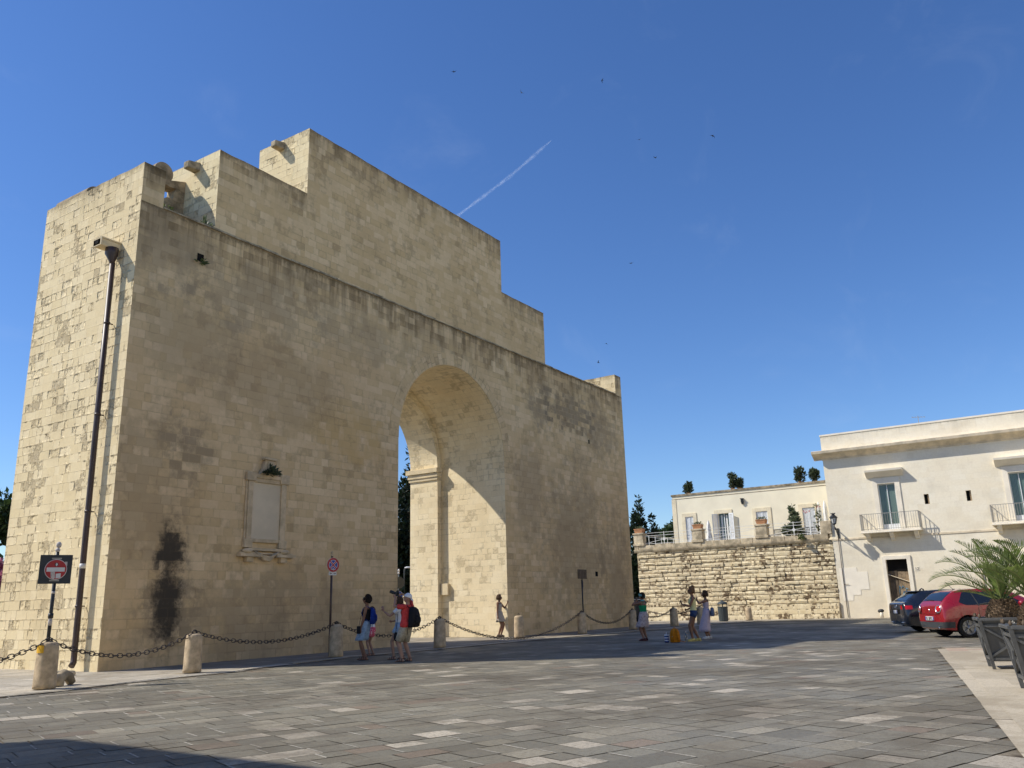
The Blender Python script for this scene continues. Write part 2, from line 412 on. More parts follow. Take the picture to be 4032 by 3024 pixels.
sky.sun_rotation = atan2(tosun.x, tosun.y)
sky.altitude = 0; sky.air_density = 1.0; sky.dust_density = .1; sky.ozone_density = 6.0
bg.inputs[1].default_value = .15
hs = nt.nodes.new('ShaderNodeHueSaturation'); hs.inputs['Saturation'].default_value = 1.13; hs.inputs['Hue'].default_value = .508; hs.inputs['Value'].default_value = 1.0
nt.links.new(sky.outputs[0], hs.inputs['Color']); tc = nt.nodes.new('ShaderNodeTexCoord'); mp = nt.nodes.new('ShaderNodeMapping'); mp.inputs['Scale'].default_value = (2.2, 5.5, 7.0); mp.inputs['Rotation'].default_value = (.2, .5, .6)
n1 = nt.nodes.new('ShaderNodeTexNoise'); n1.inputs['Scale'].default_value = 1.6; n1.inputs['Detail'].default_value = 7; n1.inputs['Roughness'].default_value = .62; n1.inputs['Distortion'].default_value = .6
n2 = nt.nodes.new('ShaderNodeMapRange'); n2.interpolation_type = 'SMOOTHSTEP'; n2.inputs[1].default_value = .54; n2.inputs[2].default_value = .80; n2.inputs[3].default_value = 0; n2.inputs[4].default_value = .05
mxs = nt.nodes.new('ShaderNodeMix'); mxs.data_type = 'RGBA'; mxs.inputs[7].default_value = (4.6, 5.2, 6.2, 1)
nt.links.new(tc.outputs['Generated'], mp.inputs[0]); nt.links.new(mp.outputs[0], n1.inputs['Vector']); nt.links.new(n1.outputs['Fac'], n2.inputs[0]); nt.links.new(n2.outputs[0], mxs.inputs[0])
nt.links.new(hs.outputs[0], mxs.inputs[6]); nt.links.new(mxs.outputs[2], bg.inputs[0])
sl = bpy.data.lights.new('sun', 'SUN'); sl.energy = 5.0; sl.angle = radians(.53); sl.color = (1, .95, .86)
slo = bpy.data.objects.new('sun', sl); COL.objects.link(slo); slo.location = (0, 0, 60)
slo.rotation_euler = SUNV.to_track_quat('-Z', 'Y').to_euler()
sc.cycles.use_adaptive_sampling = True; sc.cycles.adaptive_threshold = .02; sc.cycles.max_bounces = 6; sc.cycles.diffuse_bounces = 3; sc.cycles.glossy_bounces = 2; sc.cycles.transmission_bounces = 3; sc.cycles.transparent_max_bounces = 6
sc.view_settings.view_transform = 'Standard'; sc.view_settings.look = 'None'; sc.view_settings.exposure = 0

# ------------------------------------------------------------------ ground
EDGE = [(-16, -6.2), (-9, -4.95), (-3.76, -4.2), (.9, -3.75), (3.5, -3.1), (6.2, -2.72), (10, -2.9), (16, -2.75), (20.7, -2.95), (25, -3.35), (28, -3.75), (33, -3.6), (38, -4.4), (39.7, -6.5), (40.05, -10), (40.2, -26)]
WALK = EDGE+[(60, -26), (60, 60), (-30, 60), (-30, -6.2)]
BORD = [(11.9, -20.6), (11.6, -17.5), (-.2, -19.53), (-9, -21.0), (-9, -40), (12.5, -40)]
def inpoly(x, y, P):
    r = False; j = len(P)-1
    for i in range(len(P)):
        xi, yi = P[i]; xj, yj = P[j]
        if (yi > y) != (yj > y) and x < (xj-xi)*(y-yi)/(yj-yi)+xi: r = not r
        j = i
    return r
def ground_mat(name, base, hi, rough=.75, usecol=True, sheen=.3, bump=.25, dirt=(.125, .102, .07), tn=(1.4, 1.2, .92)):
    k = NT(name, rough, sheen)
    big = k.noise(.35, 5, .6); mid = k.noise(2.6, 5, .7); fine = k.noise(22, 5, .7); vf = k.noise(90, 3, .6)
    if usecol:
        at = k.n('ShaderNodeAttribute', attribute_name='Tint'); c = at.outputs['Color']
    else: c = k.mix(k.step(mid, .35, .65), base, hi)
    c = k.mix(k.step(k.math('ADD', big, k.math('MULTIPLY', k.math('SUBTRACT', mid, .5), .5)), .44, .64, 0, .62), c, tuple(x*.8 for x in dirt))
    c = k.mix(k.step(mid, .5, .75, 0, .35), c, k.mix(.5, c, (.36, .32, .26)))
    c = k.mix(k.step(fine, .46, .66, 0, .55), c, dirt)
    c = k.mix(k.step(vf, .52, .7, 0, .5), c, tuple(x*.5 for x in dirt))
    k.color(c)
    k.put(k.b.inputs['Roughness'], k.step(big, .35, .65, rough-.15, rough+.08))
    k.bump(k.math('ADD', k.math('MULTIPLY', fine, .5), mid), bump, .02)
    return k.mat
M['slab'] = ground_mat('worn_grey_paving', None, None, .7)
M['joint'] = ground_mat('sandy_paving_joint', (.07, .055, .04), (.30, .255, .185), .9, False, .1)
M['walk'] = ground_mat('pale_sidewalk_slabs', None, None, .85, True, .15, .25, dirt=(.36, .30, .21))
M['walkjoint'] = ground_mat('sidewalk_joint', (.22, .18, .13), (.34, .28, .2), .95, False, .1, dirt=(.2, .16, .11))
M['far'] = ground_mat('distant_ground', (.2, .18, .14), (.3, .27, .2), .95, False, .1)
mb = MB(); mb.poly([(-1500, -1500, -.03), (1500, -1500, -.03), (1500, 1500, -.03), (-1500, 1500, -.03)])
tag(mb.build('ground', M['far'], fixn=False), kind='structure')
mb = MB(); mb.poly([(-40, -45, -.007), (62, -45, -.007), (62, 20, -.007), (-40, 20, -.007)])
tag(mb.build('plaza_joint_bed', M['joint'], fixn=False), kind='structure')

def slabs(name, ang, x0, x1, y0, y1, inside, mat, cols, roww, lens, gap, z=0, seed=3, sandy=False):
    rnd = random.Random(seed); mb = MB(); ca, sa = cos(ang), sin(ang)
    u0, u1, v0, v1 = 1e9, -1e9, 1e9, -1e9
    for x in (x0, x1):
        for y in (y0, y1):
            u = x*ca+y*sa; v = -x*sa+y*ca
            u0 = min(u0, u); u1 = max(u1, u); v0 = min(v0, v); v1 = max(v1, v)
    v = v0
    while v < v1:
        hgt = rnd.uniform(*roww); u = u0-rnd.random()
        lc = None
        while u < u1:
            L = rnd.uniform(*lens)
            if rnd.random() < .08: L = rnd.uniform(lens[1], lens[1]*1.9)
            g = gap*rnd.uniform(.5, 1.6)
            cx, cy = u+L/2, v+hgt/2
            X, Y = cx*ca-cy*sa, cx*sa+cy*ca
            if x0 <= X <= x1 and y0 <= Y <= y1 and inside(X, Y):
                c = cols(rnd, X, Y)
                dz = rnd.uniform(-.001, .0025)
                q = []
                for du, dv in ((g*.7, g*1.0), (L-g*.2, g*1.0), (L-g*.2, hgt), (g*.7, hgt)):
                    a, b = u+du+rnd.uniform(-.006, .006), v+dv+rnd.uniform(-.006, .006)
                    q.append((a*ca-b*sa, a*sa+b*ca, z+dz))
                mb.poly(q, uv=[(p[0], p[1]) for p in q], col=(*c, 1))
                if sandy and rnd.random() < .34:
                    o = []
                    for du, dv in ((-.009, .02), (.011, .02), (.011, hgt-.01), (-.009, hgt-.01)):
                        a, b = u+du, v+dv; o.append((a*ca-b*sa, a*sa+b*ca, z+.0042))
                    s_ = rnd.uniform(.38, .62); mb.poly(o, uv=[(p[0], p[1]) for p in o], col=(s_, s_*.92, s_*.76, 1))
            u += L
        v += hgt
    return tag(mb.build(name, mat, fixn=False), kind='structure')
def plaza_col(r, x, y):
    t = r.random()
    g = r.gauss(0, .17)
    n = mnoise.noise(Vector((x*.16, y*.16, 0)))*.16
    n2_ = mnoise.noise(Vector((x*.06+5, y*.06, 3)))*.3
    b = max(.095, .2*(1+g*.62+n+n2_))
    warm = r.gauss(0, .02)
    if t < (.085 if x < 12 and y < -13 else .045): b = r.uniform(.33, .54); return (b, b*.88, b*.68)
    if t < .17: b = r.uniform(.22, .32); return (b*1.05, b*.94, b*.7)
    if t < .19: return (b*1.2, b*.94, b*.68)
    return (b*(1.065+warm*.6), b*.975, b*(.735-warm*.6))
slabs('plaza_paving', radians(-19), -17, 41, -24, 3, lambda x, y: not inpoly(x, y+.25, WALK) and not inpoly(x, y-.15, BORD), M['slab'], plaza_col, (.28, .42), (.27, .6), .011, 0, 3, True)
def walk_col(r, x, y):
    if x > 1.5 and x < 38.5:  # gate's shade put into a darker slab colour along this stretch
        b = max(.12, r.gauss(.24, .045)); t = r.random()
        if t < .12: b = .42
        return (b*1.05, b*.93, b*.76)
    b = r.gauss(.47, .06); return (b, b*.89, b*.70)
def poly_sheet(name, P, z, mat, skirt=None):
    mb = MB(); mb.poly([(x, y, z) for x, y in P])
    if skirt:
        for a, b in zip(P, P[1:]+P[:1]): mb.poly([(a[0], a[1], z), (b[0], b[1], z), (b[0], b[1], skirt), (a[0], a[1], skirt)])
    return tag(mb.build(name, mat), kind='structure')
poly_sheet('sidewalk_bed', EDGE+[(60, -26), (60, 8), (-16, 8)], .004, M['walkjoint'], -.02)
slabs('sidewalk_paving', 0, -16, 41, -26, 8, lambda x, y: inpoly(x, y+.38, WALK) and inpoly(x, y-.0, WALK), M['walk'], walk_col, (.38, .52), (.5, 1.1), .009, .010, 5)
# pale edging stones along the sidewalk
rnd = random.Random(4); mb = MB()
for a, b in zip(EDGE, EDGE[1:]):
    a = Vector((*a, 0)); b = Vector((*b, 0)); L = (b-a).length; d = (b-a)/L; nrm = Vector((-d.y, d.x, 0)); t = 0
    while t < L:
        l2 = min(L-t, rnd.uniform(.6, 1.3))
        if l2 < .25: break
        q = [a+d*(t+.012), a+d*(t+l2), a+d*(t+l2)+nrm*.3, a+d*(t+.012)+nrm*.3]
        b_ = rnd.uniform(.42, .56); zz = .016
        mb.poly([(p.x, p.y, zz) for p in q], uv=[(p.x, p.y) for p in q], col=(b_, b_*.9, b_*.71, 1))
        mb.poly([(q[0].x, q[0].y, zz), (q[1].x, q[1].y, zz), (q[1].x, q[1].y, -.01), (q[0].x, q[0].y, -.01)], uv=[(0, 0), (1, 0), (1, .1), (0, .1)], col=(b_, b_*.9, b_*.71, 1))
        t += l2
tag(mb.build('kerb', M['walk'], fixn=False), kind='structure')
# pale border under the planters
poly_sheet('border_bed', [(12.3, -20.6), (11.95, -17.35)]+BORD[2:], .0042, M['walkjoint'])
def bord_col(r, x, y):
    b = r.gauss(.48, .04)
    if 10.9 < x < 12.0 and y > -18.2: return (.52, .36, .28)
    return (b, b*.87, b*.66)
slabs('border_paving', radians(9.8), -9, 30, -30, -13.5, lambda x, y: inpoly(x, y-.26, BORD), M['walk'], bord_col, (.5, .62), (.8, 1.5), .01, .006, 6)
# remaining pale tiles between the ragged slab edge and the straight border line
mb = MB()
for iz, (a, b) in enumerate(zip(BORD[:4], BORD[1:4])):
    a = Vector((*a, 0)); b = Vector((*b, 0)); d = (b-a).normalized(); nn = Vector((-d.y, d.x, 0)); L = (b-a).length; t = 0
    while t < L-.1:
        l2 = min(1.1+.3*random.random(), L-t); c = bord_col(random, a.x+d.x*t, a.y+d.y*t)
        q = [a+d*(t+.008), a+d*(t+l2), a+d*(t+l2)+nn*.42, a+d*(t+.008)+nn*.42]
        mb.poly([(p.x, p.y, .011+.0018*iz) for p in q], uv=[(p.x, p.y) for p in q], col=(*c, 1)); t += l2
tag(mb.build('border_edge_stones', M['walk'], fixn=False), kind='structure')

# ------------------------------------------------------------------ the gate
L_, D_ = 30.59, 5.2
Hc, Hf = 12.8, 14.0
gate = thing('city_gate', 'huge weathered limestone city gate with a tall round arch and stepped top', 'city gate', (15.3, 2.6, 0))
XC, R1, R2, ZS = 14.68, 3.55, 3.28, 7.55
A0, A1 = XC-R1, XC+R1
YM = 3.57
B0, B1 = XC-R2, XC+R2
NA = 40
def arc(R, k, n=NA): a = pi-pi*k/n; return XC+R*cos(a), ZS+R*sin(a)
mb = MB(); sb = MB()
def front(y, R, flip):
    a0, a1 = XC-R, XC+R
    mb.poly([(.0, y, 0), (a0, y, 0), (a0, y, ZS), (0, y, ZS)]); mb.poly([(a1, y, 0), (L_, y, 0), (L_, y, ZS), (a1, y, ZS)])
    mb.poly([(0, y, ZS), (a0, y, ZS), (a0, y, Hc), (0, y, Hc)]); mb.poly([(a1, y, ZS), (L_, y, ZS), (L_, y, Hc), (a1, y, Hc)])
    for k in range(NA):
        p = arc(R, k); q = arc(R, k+1)
        mb.poly([(p[0], y, p[1]), (q[0], y, q[1]), (q[0], y, Hc), (p[0], y, Hc)])
front(0, R1, 0); front(D_, R2, 1)
def tunnel(R, ya, yb):
    prev = 0
    pts = [(XC-R, 0, 0.), (XC-R, ZS, ZS)]+[(*arc(R, k), ZS+R*pi*k/NA) for k in range(1, NA+1)]+[(XC+R, 0, 2*ZS+R*pi)]
    for (x0, z0, s0), (x1, z1, s1) in zip(pts, pts[1:]):
        f = lambda s: s if s < ZS+R*pi/2 else 2*ZS+R*pi-s
        if s0 < ZS+R*pi/2 <= s1-1e-6 and False: pass
        mb.poly([(x0, ya, z0), (x0, yb, z0), (x1, yb, z1), (x1, ya, z1)], uv=[(ya+40, f(s0)), (yb+40, f(s0)), (yb+40, f(s1)), (ya+40, f(s1))], smooth=True)
mb_w = mb; mb = MB(); tunnel(R1, 0, YM); tunnel(R2, YM, D_)
for k in range(NA):
    p, q = arc(R1, k), arc(R1, k+1); a, b = arc(R2, k), arc(R2, k+1)
    mb.poly([(p[0], YM, p[1]), (q[0], YM, q[1]), (b[0], YM, b[1]), (a[0], YM, a[1])])
mb.poly([(A0, YM, 0), (B0, YM, 0), (B0, YM, ZS), (A0, YM, ZS)]); mb.poly([(B1, YM, 0), (A1, YM, 0), (A1, YM, ZS), (B1, YM, ZS)])
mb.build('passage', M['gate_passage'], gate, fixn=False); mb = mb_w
mb.poly([(0, 0, Hc), (L_, 0, Hc), (L_, D_, Hc), (0, D_, Hc)])
mb.build('wall', M['gate'], gate, fixn=False)
# the end flanks, each rising above the wing roofs (2 mm proud of the body)
E_ = .004
for x0, x1 in ((-E_, .70), (L_-.74, L_+E_)):
    fb = MB()
    outer = x0 if x0 < 1 else x1
    inner = x1 if x0 < 1 else x0
    rnd = random.Random(int(x0)); ny = 12; ys = [-E_+(D_+2*E_)*i/ny for i in range(ny+1)]; zt = [Hf+(rnd.choice((-.004, -.01, -.018, -.03, 0)) if 0 < i < ny else 0) for i in range(ny+1)]
    for i in range(ny):
        ya, yb, za, zb = ys[i], ys[i+1], zt[i], zt[i+1]
        fb.poly([(outer, ya, 0), (outer, yb, 0), (outer, yb, zb), (outer, ya, za)]); fb.poly([(inner, ya, Hc), (inner, yb, Hc), (inner, yb, zb), (inner, ya, za)])
        fb.poly([(x0, ya, za), (x1, ya, za), (x1, yb, zb), (x0, yb, zb)])
    fb.poly([(x0, D_+E_, Hc), (x1, D_+E_, Hc), (x1, D_+E_, Hf), (x0, D_+E_, Hf)])
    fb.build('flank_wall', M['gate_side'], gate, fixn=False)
    gb = MB(); gb.poly([(x0, -E_, Hc), (x1, -E_, Hc), (x1, -E_, Hf), (x0, -E_, Hf)]); gb.build('flank_end', M['gate_flank_end'], gate, fixn=False)
T0, T1, Z2 = 2.52, 22.17, 15.6
U0, U1, Z3 = 6.2, 18.4, 18.2
def jag(rnd): return rnd.choice((-.004, -.008, -.014, -.02, 0, 0, .006))
def attic():
    rnd = random.Random(25); parts = [(T0, U0, Z2, MB(), 'attic_step', M['gate_attic']), (U0, U1, Z3, MB(), 'attic_top', M['gate_top']), (U1, T1, Z2, MB(), 'attic_step', M['gate_attic'])]
    y0, y1, z0 = .03, 2.7, Hc-.001
    for x0, x1, z1, a, nm, mt in parts:
        n = int((x1-x0)/.42); xs = [x0+(x1-x0)*i/n for i in range(n+1)]; zt = [z1+(jag(rnd) if 0 < i < n else 0) for i in range(n+1)]
        for i in range(n):
            a.poly([(xs[i], y0, z0), (xs[i+1], y0, z0), (xs[i+1], y0, zt[i+1]), (xs[i], y0, zt[i])])
            a.poly([(xs[i], y0, zt[i]), (xs[i+1], y0, zt[i+1]), (xs[i+1], y1, zt[i+1]), (xs[i], y1, zt[i])])
            a.poly([(xs[i], y1, z0), (xs[i+1], y1, z0), (xs[i+1], y1, zt[i+1]), (xs[i], y1, zt[i])])
        for x, zl in ((x0, z0 if nm == 'attic_step' else Z2-.1), (x1, z0 if nm == 'attic_step' else Z2-.1)):
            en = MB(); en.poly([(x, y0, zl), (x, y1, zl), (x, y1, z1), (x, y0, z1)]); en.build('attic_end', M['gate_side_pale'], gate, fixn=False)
        a.build(nm, mt, gate, fixn=False)
attic()
# thin weathered string along the wing roofs
cb = MB(); rnd = random.Random(9)
x = .70
while x < L_-.76:
    l = min(rnd.uniform(.5, 1.0), L_-.75-x); e = rnd.uniform(.0, .02)
    cb.box((x+.004, -.035-e, Hc-.0), (x+l-.004, .026, Hc+.05+rnd.uniform(-.02, .03))); x += l
cb.build('coping', M['cap_dirty'], gate)
# back cornice and raking ends (the decorated side of the gate, seen end-on from here)
bb = MB()
bb.prism([(5.21, Hc-.9), (5.75, Hc-.15), (5.75, Hc+.25), (5.3, Hc+.6), (5.21, Hc+.6)], 1.2, L_-1.2, lambda y, z, d: (d, y, z))
bb.build('back_cornice', M['carved'], gate).location.z = -.0
# plain voussoir band around the arch mouth
vb = MB(); R3 = R1+.52
for k in range(NA):
    p, q = arc(R1, k), arc(R1, k+1); a2, b2 = arc(R3, k), arc(R3, k+1); s0, s1 = R1*pi*k/NA, R1*pi*(k+1)/NA
    vb.poly([(p[0], -.012, p[1]), (q[0], -.012, q[1]), (b2[0], -.012, b2[1]), (a2[0], -.012, a2[1])], uv=[(.1, s0), (.1, s1), (.58, s1), (.58, s0)])
    vb.poly([(a2[0], -.012, a2[1]), (b2[0], -.012, b2[1]), (b2[0], .01, b2[1]), (a2[0], .01, a2[1])]); vb.poly([(p[0], -.012, p[1]), (q[0], -.012, q[1]), (q[0], .01, q[1]), (p[0], .01, p[1])])
vb.build('archivolt', M['gate_flank_end'], gate, fixn=False)
# imposts in the rear arch
for sgn, xe in ((1, B1), (-1, B0)):
    ib = MB()
    for (za, zb, pr) in ((7.02, 7.16, .06), (7.16, 7.36, .10), (7.36, 7.58, .17)):
        xa, xb = (xe-pr, xe+.26) if sgn > 0 else (xe-.26, xe+pr)
        ib.box((xa, YM-pr*.55, za+.001), (xb, D_+pr, zb))
    ib.build('impost', M['impost'], gate, bevel=.012)
# volute buttress on the left wing and the scroll on the flank
def volute(x, y0, y1, flip=1):
    vb = MB()
    pts = []
    for k in range(15):
        a = radians(205-k*17); pts.append((1.72+.33*cos(a), 15.0+.33*sin(a)))
    pts += [(2.52, 14.98), (2.52, 14.55), (2.28, 14.62), (1.98, 14.58), (1.72, 14.62), (1.5, 14.66)]
    f = lambda a, b, d: (x+flip*(a), d, b)
    vb.prism(pts, y0, y1, f, 0)
    vb.prism([(.705, Hc), (2.515, Hc), (2.515, 14.3), (1.9, 14.2), (1.35, 13.75), (.95, 13.55), (.705, 13.45)], y0+.02, y1+.1, f)
    vb.prism([(2.1, 14.15), (2.515, 14.2), (2.515, 14.62), (2.2, 14.66)], y0+.01, y1-.02, f)
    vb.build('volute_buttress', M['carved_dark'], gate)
volute(0, 1.71, 2.15); 
vb = MB()
prof = [(.34+.33*cos(radians(180-k*15)), Hf-.02+.30*sin(radians(k*15))) for k in range(13)]
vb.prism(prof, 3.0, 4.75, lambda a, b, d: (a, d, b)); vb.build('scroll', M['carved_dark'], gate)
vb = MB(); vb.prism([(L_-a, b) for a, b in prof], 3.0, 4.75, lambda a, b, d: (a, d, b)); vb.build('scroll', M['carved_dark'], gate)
# water spouts
def spout(x, y, z):
    s = MB(); s.mesh([(x+.05, y-.17, z-.13), (x+.05, y+.17, z-.13), (x+.05, y+.17, z+.16), (x+.05, y-.17, z+.16), (x-.42, y-.12, z-.16), (x-.42, y+.12, z-.16), (x-.42, y+.13, z+.08), (x-.42, y-.13, z+.08)],
        [(0, 1, 2, 3), (4, 7, 6, 5), (0, 4, 5, 1), (1, 5, 6, 2), (2, 6, 7, 3), (3, 7, 4, 0)])
    s.build('water_spout', M['cap_dirty'], gate, bevel=.03)
spout(T0, 1.16, 15.3); spout(U0, 1.47, 17.92)
# pale outlet box, hopper and long downpipe on the sunlit flank
ob = MB(); ob.box((-.62, .78, 11.42), (.0, 1.14, 11.62)); ob.box((-.62, .74, 11.40), (-.58, 1.18, 11.66)); ob.box((-.62, .76, 11.62), (.0, 1.16, 11.67))
o_ = ob.build('outlet_box', M['impost'], gate, bevel=.015)
ob = MB(); ob.box((-.628, .88, 11.47), (-.621, 1.04, 11.58)); ob.build('outlet_hole', M['dark_inside'], o_)
ob = MB(); ob.loft([((-.24, .82, 11.42), .17, .2, 0), ((-.24, .82, 11.25), .17, .2, 0), ((-.22, .80, 11.02), .075, .075, 0), ((-.2, .8, 10.95), .075, .075, 0)], 12)
pp = ob.build('downpipe', M['pipe'], gate)
ob = MB(); ob.tube([(-.2, .8, 11.0), (-.2, .79, 6), (-.19, .76, .42), (-.2, .74, .24), (-.27, .7, .15)], .075, 12)
for z in (9.2, 6.6, 4.0, 1.6): ob.lathe([(.085, -.03), (.085, .03)], (-.195, .785, z), 12); ob.bar((-.2, .785, z), (-.02, .785, z), .02, .03)
ob.build('pipe', M['pipe'], pp)
ob = MB()
ob.lathe([(.078, -.06), (.078, .06)], (-.1955, .772, 2.6), 12); ob.build('sticker_band', M['white'], pp)
# putlog holes: near-black boxes on the front face, hole shade put into their colour
for x, z, w_, h_ in ((2.06, 11.72, .22, .24), (26.31, 9.55, .12, .2), (26.42, 2.72, .26, .24)):
    hb = MB(); hb.box((x-w_/2, -.012, z-h_/2), (x+w_/2, .02, z+h_/2)); hb.build('putlog_hole', M['dark_inside'], gate)
# meter box inside the passage
mbx = MB(); mbx.box((A1-.16, 3.1, 1.82), (A1-.0, 3.5, 2.32)); mbx.build('meter_box', M['impost'], gate, bevel=.012)
# ---- framed inscription tablet
plq = MB()
F = lambda a, b, d: (a, -d, b)
def fr(x0, x1, z0, z1, d0, d1): plq.box((x0, -d1, z0), (x1, -d0, z1))
fr(4.24, 4.42, 3.45, 5.2, .002, .09); fr(5.52, 5.70, 3.45, 5.2, .002, .09); fr(4.421, 5.519, 5.17, 5.3, .002, .085); fr(4.421, 5.519, 3.36, 3.47, .002, .085)
fr(4.14, 4.5, 5.2, 5.46, .003, .13); fr(5.44, 5.8, 5.2, 5.49, .003, .13); fr(4.501, 5.439, 5.3, 5.42, .003, .12)
fr(4.16, 4.46, 3.2, 3.45, .003, .12); fr(5.48, 5.78, 3.2, 3.45, .003, .12)
fr(5.701, 5.76, 3.451, 5.2, .002, .05); fr(4.18, 4.239, 3.451, 5.2, .002, .05)
plq.prism([(4.62, 5.421), (5.3, 5.421), (5.2, 5.56), (5.12, 5.88), (4.8, 5.88), (4.72, 5.6)], .003, .14, F)
fr(4.74, 5.2, 5.88, 5.95, .003, .2); fr(4.86, 5.06, 5.5, 5.84, .14, .19)
tb = plq.build('inscription_frame', M['carved'], gate, bevel=.012)
plq = MB(); fr(4.421, 5.519, 3.471, 5.169, .002, .035); plq.build('tablet', M['tablet'], tb)
plq = MB(); fr(3.98, 4.75, 2.93, 3.01, .003, .22); fr(5.35, 6.09, 2.93, 3.01, .003, .22); fr(4.02, 6.05, 3.012, 3.06, .003, .12); fr(4.3, 5.65, 3.11, 3.19, .003, .14)
fr(4.25, 4.5, 2.78, 2.929, .003, .15); fr(5.55, 5.8, 2.78, 2.929, .003, .15)
for q in range(5): plq.tube([(4.55+q*.05, -.1, 3.1-q*.015), (4.75+q*.03, -.16, 2.98-q*.03), (5.05, -.19, 2.93-q*.028), (5.3-q*.03, -.16, 3.0-q*.03), (5.5-q*.05, -.1, 3.1-q*.015)], .028, 8)
plq.ball((4.3, -.1, 3.1), (.2, .08, .08), 10); plq.ball((5.72, -.1, 3.1), (.2, .08, .08), 10)
plq.build('carved_corbel', M['carved'], tb)
# ------------------------------------------------------------------ helpers for facades on a plane X = const (visible side faces -X)
def facade(mb, X, y0, y1, z0, z1, holes, depth=.25, mi=0, rev=0):
    ys = sorted({y0, y1, *[h[0] for h in holes], *[h[1] for h in holes]})
    zs = sorted({z0, z1, *[h[2] for h in holes], *[h[3] for h in holes]})
    for a, b in zip(ys, ys[1:]):
        for c, d in zip(zs, zs[1:]):
            ym, zm = (a+b)/2, (c+d)/2
            if any(h[0] < ym < h[1] and h[2] < zm < h[3] for h in holes): continue
            mb.poly([(X, a, c), (X, b, c), (X, b, d), (X, a, d)], mi=mi)
    for (a, b, c, d) in holes:
        for p, q in (((a, c), (b, c)), ((b, c), (b, d)), ((b, d), (a, d)), ((a, d), (a, c))):
            mb.poly([(X, p[0], p[1]), (X, q[0], q[1]), (X+depth, q[0], q[1]), (X+depth, p[0], p[1])], mi=rev)
W = 41.2
PY = -8.36
# ------------------------------------------------------------------ palazzo
pal = thing('palazzo', 'pale cream stone palazzo with balconies, deep cornice and a boarded doorway', 'building', (W+6, -20, 0))
mb = MB()
w1 = (-12.26, -11.30, 4.98, 7.67); w2 = (-19.05, -18.09, 4.98, 7.64); w3 = (-27.0, -26.0, 4.98, 7.64)
door = (-12.33, -11.2, .1, 3.26); door2 = (-19.25, -18.05, .1, 3.2)
sm1 = (-13.98, -13.72, 6.28, 6.85); sm2 = (-16.15, -15.89, 6.27, 6.86)
facade(mb, W, -34, PY, 0, 11.0, [w1, w2, w3, door, door2, sm1, sm2], .3)
mb.poly([(W, PY, 0), (W+14, PY, 0), (W+14, PY, 11), (W, PY, 11)])
mb.poly([(W, -34, 11), (W, PY, 11), (W+14, PY, 11), (W+14, -34, 11)])
mb.poly([(W+14, PY, 0), (W+14, -34, 0), (W+14, -34, 11), (W+14, PY, 11)]); mb.poly([(W, -34, 0), (W+14, -34, 0), (W+14, -34, 11), (W, -34, 11)])
mb.build('wall', M['palazzo'], pal, fixn=False)
mb = MB()
prof = [(0, 9.44), (.05, 9.44), (.07, 9.52), (.30, 9.68), (.50, 9.78), (.54, 9.80), (.57, 9.95), (.5, 9.98), (0, 9.985)]
mb.prism(prof, -34, PY+.52, lambda a, z, d: (W-a-.002, d, z))
mb.prism([(p[0], p[1]-.001) for p in prof], W+.0, W+14, lambda a, z, d: (d, PY+a+.002, z))
mb.build('cornice', M['palazzo_cornice'], pal)
mb = MB(); mb.box((W-.035, -34, 4.53), (W-.002, PY-.0, 4.63)); mb.build('string_course', M['palazzo_cornice'], pal)
mb = MB(); mb.box((W-.03, -34, 10.93), (W+.3, PY+.03, 11.03)); mb.build('parapet_coping', M['palazzo_trim'], pal)
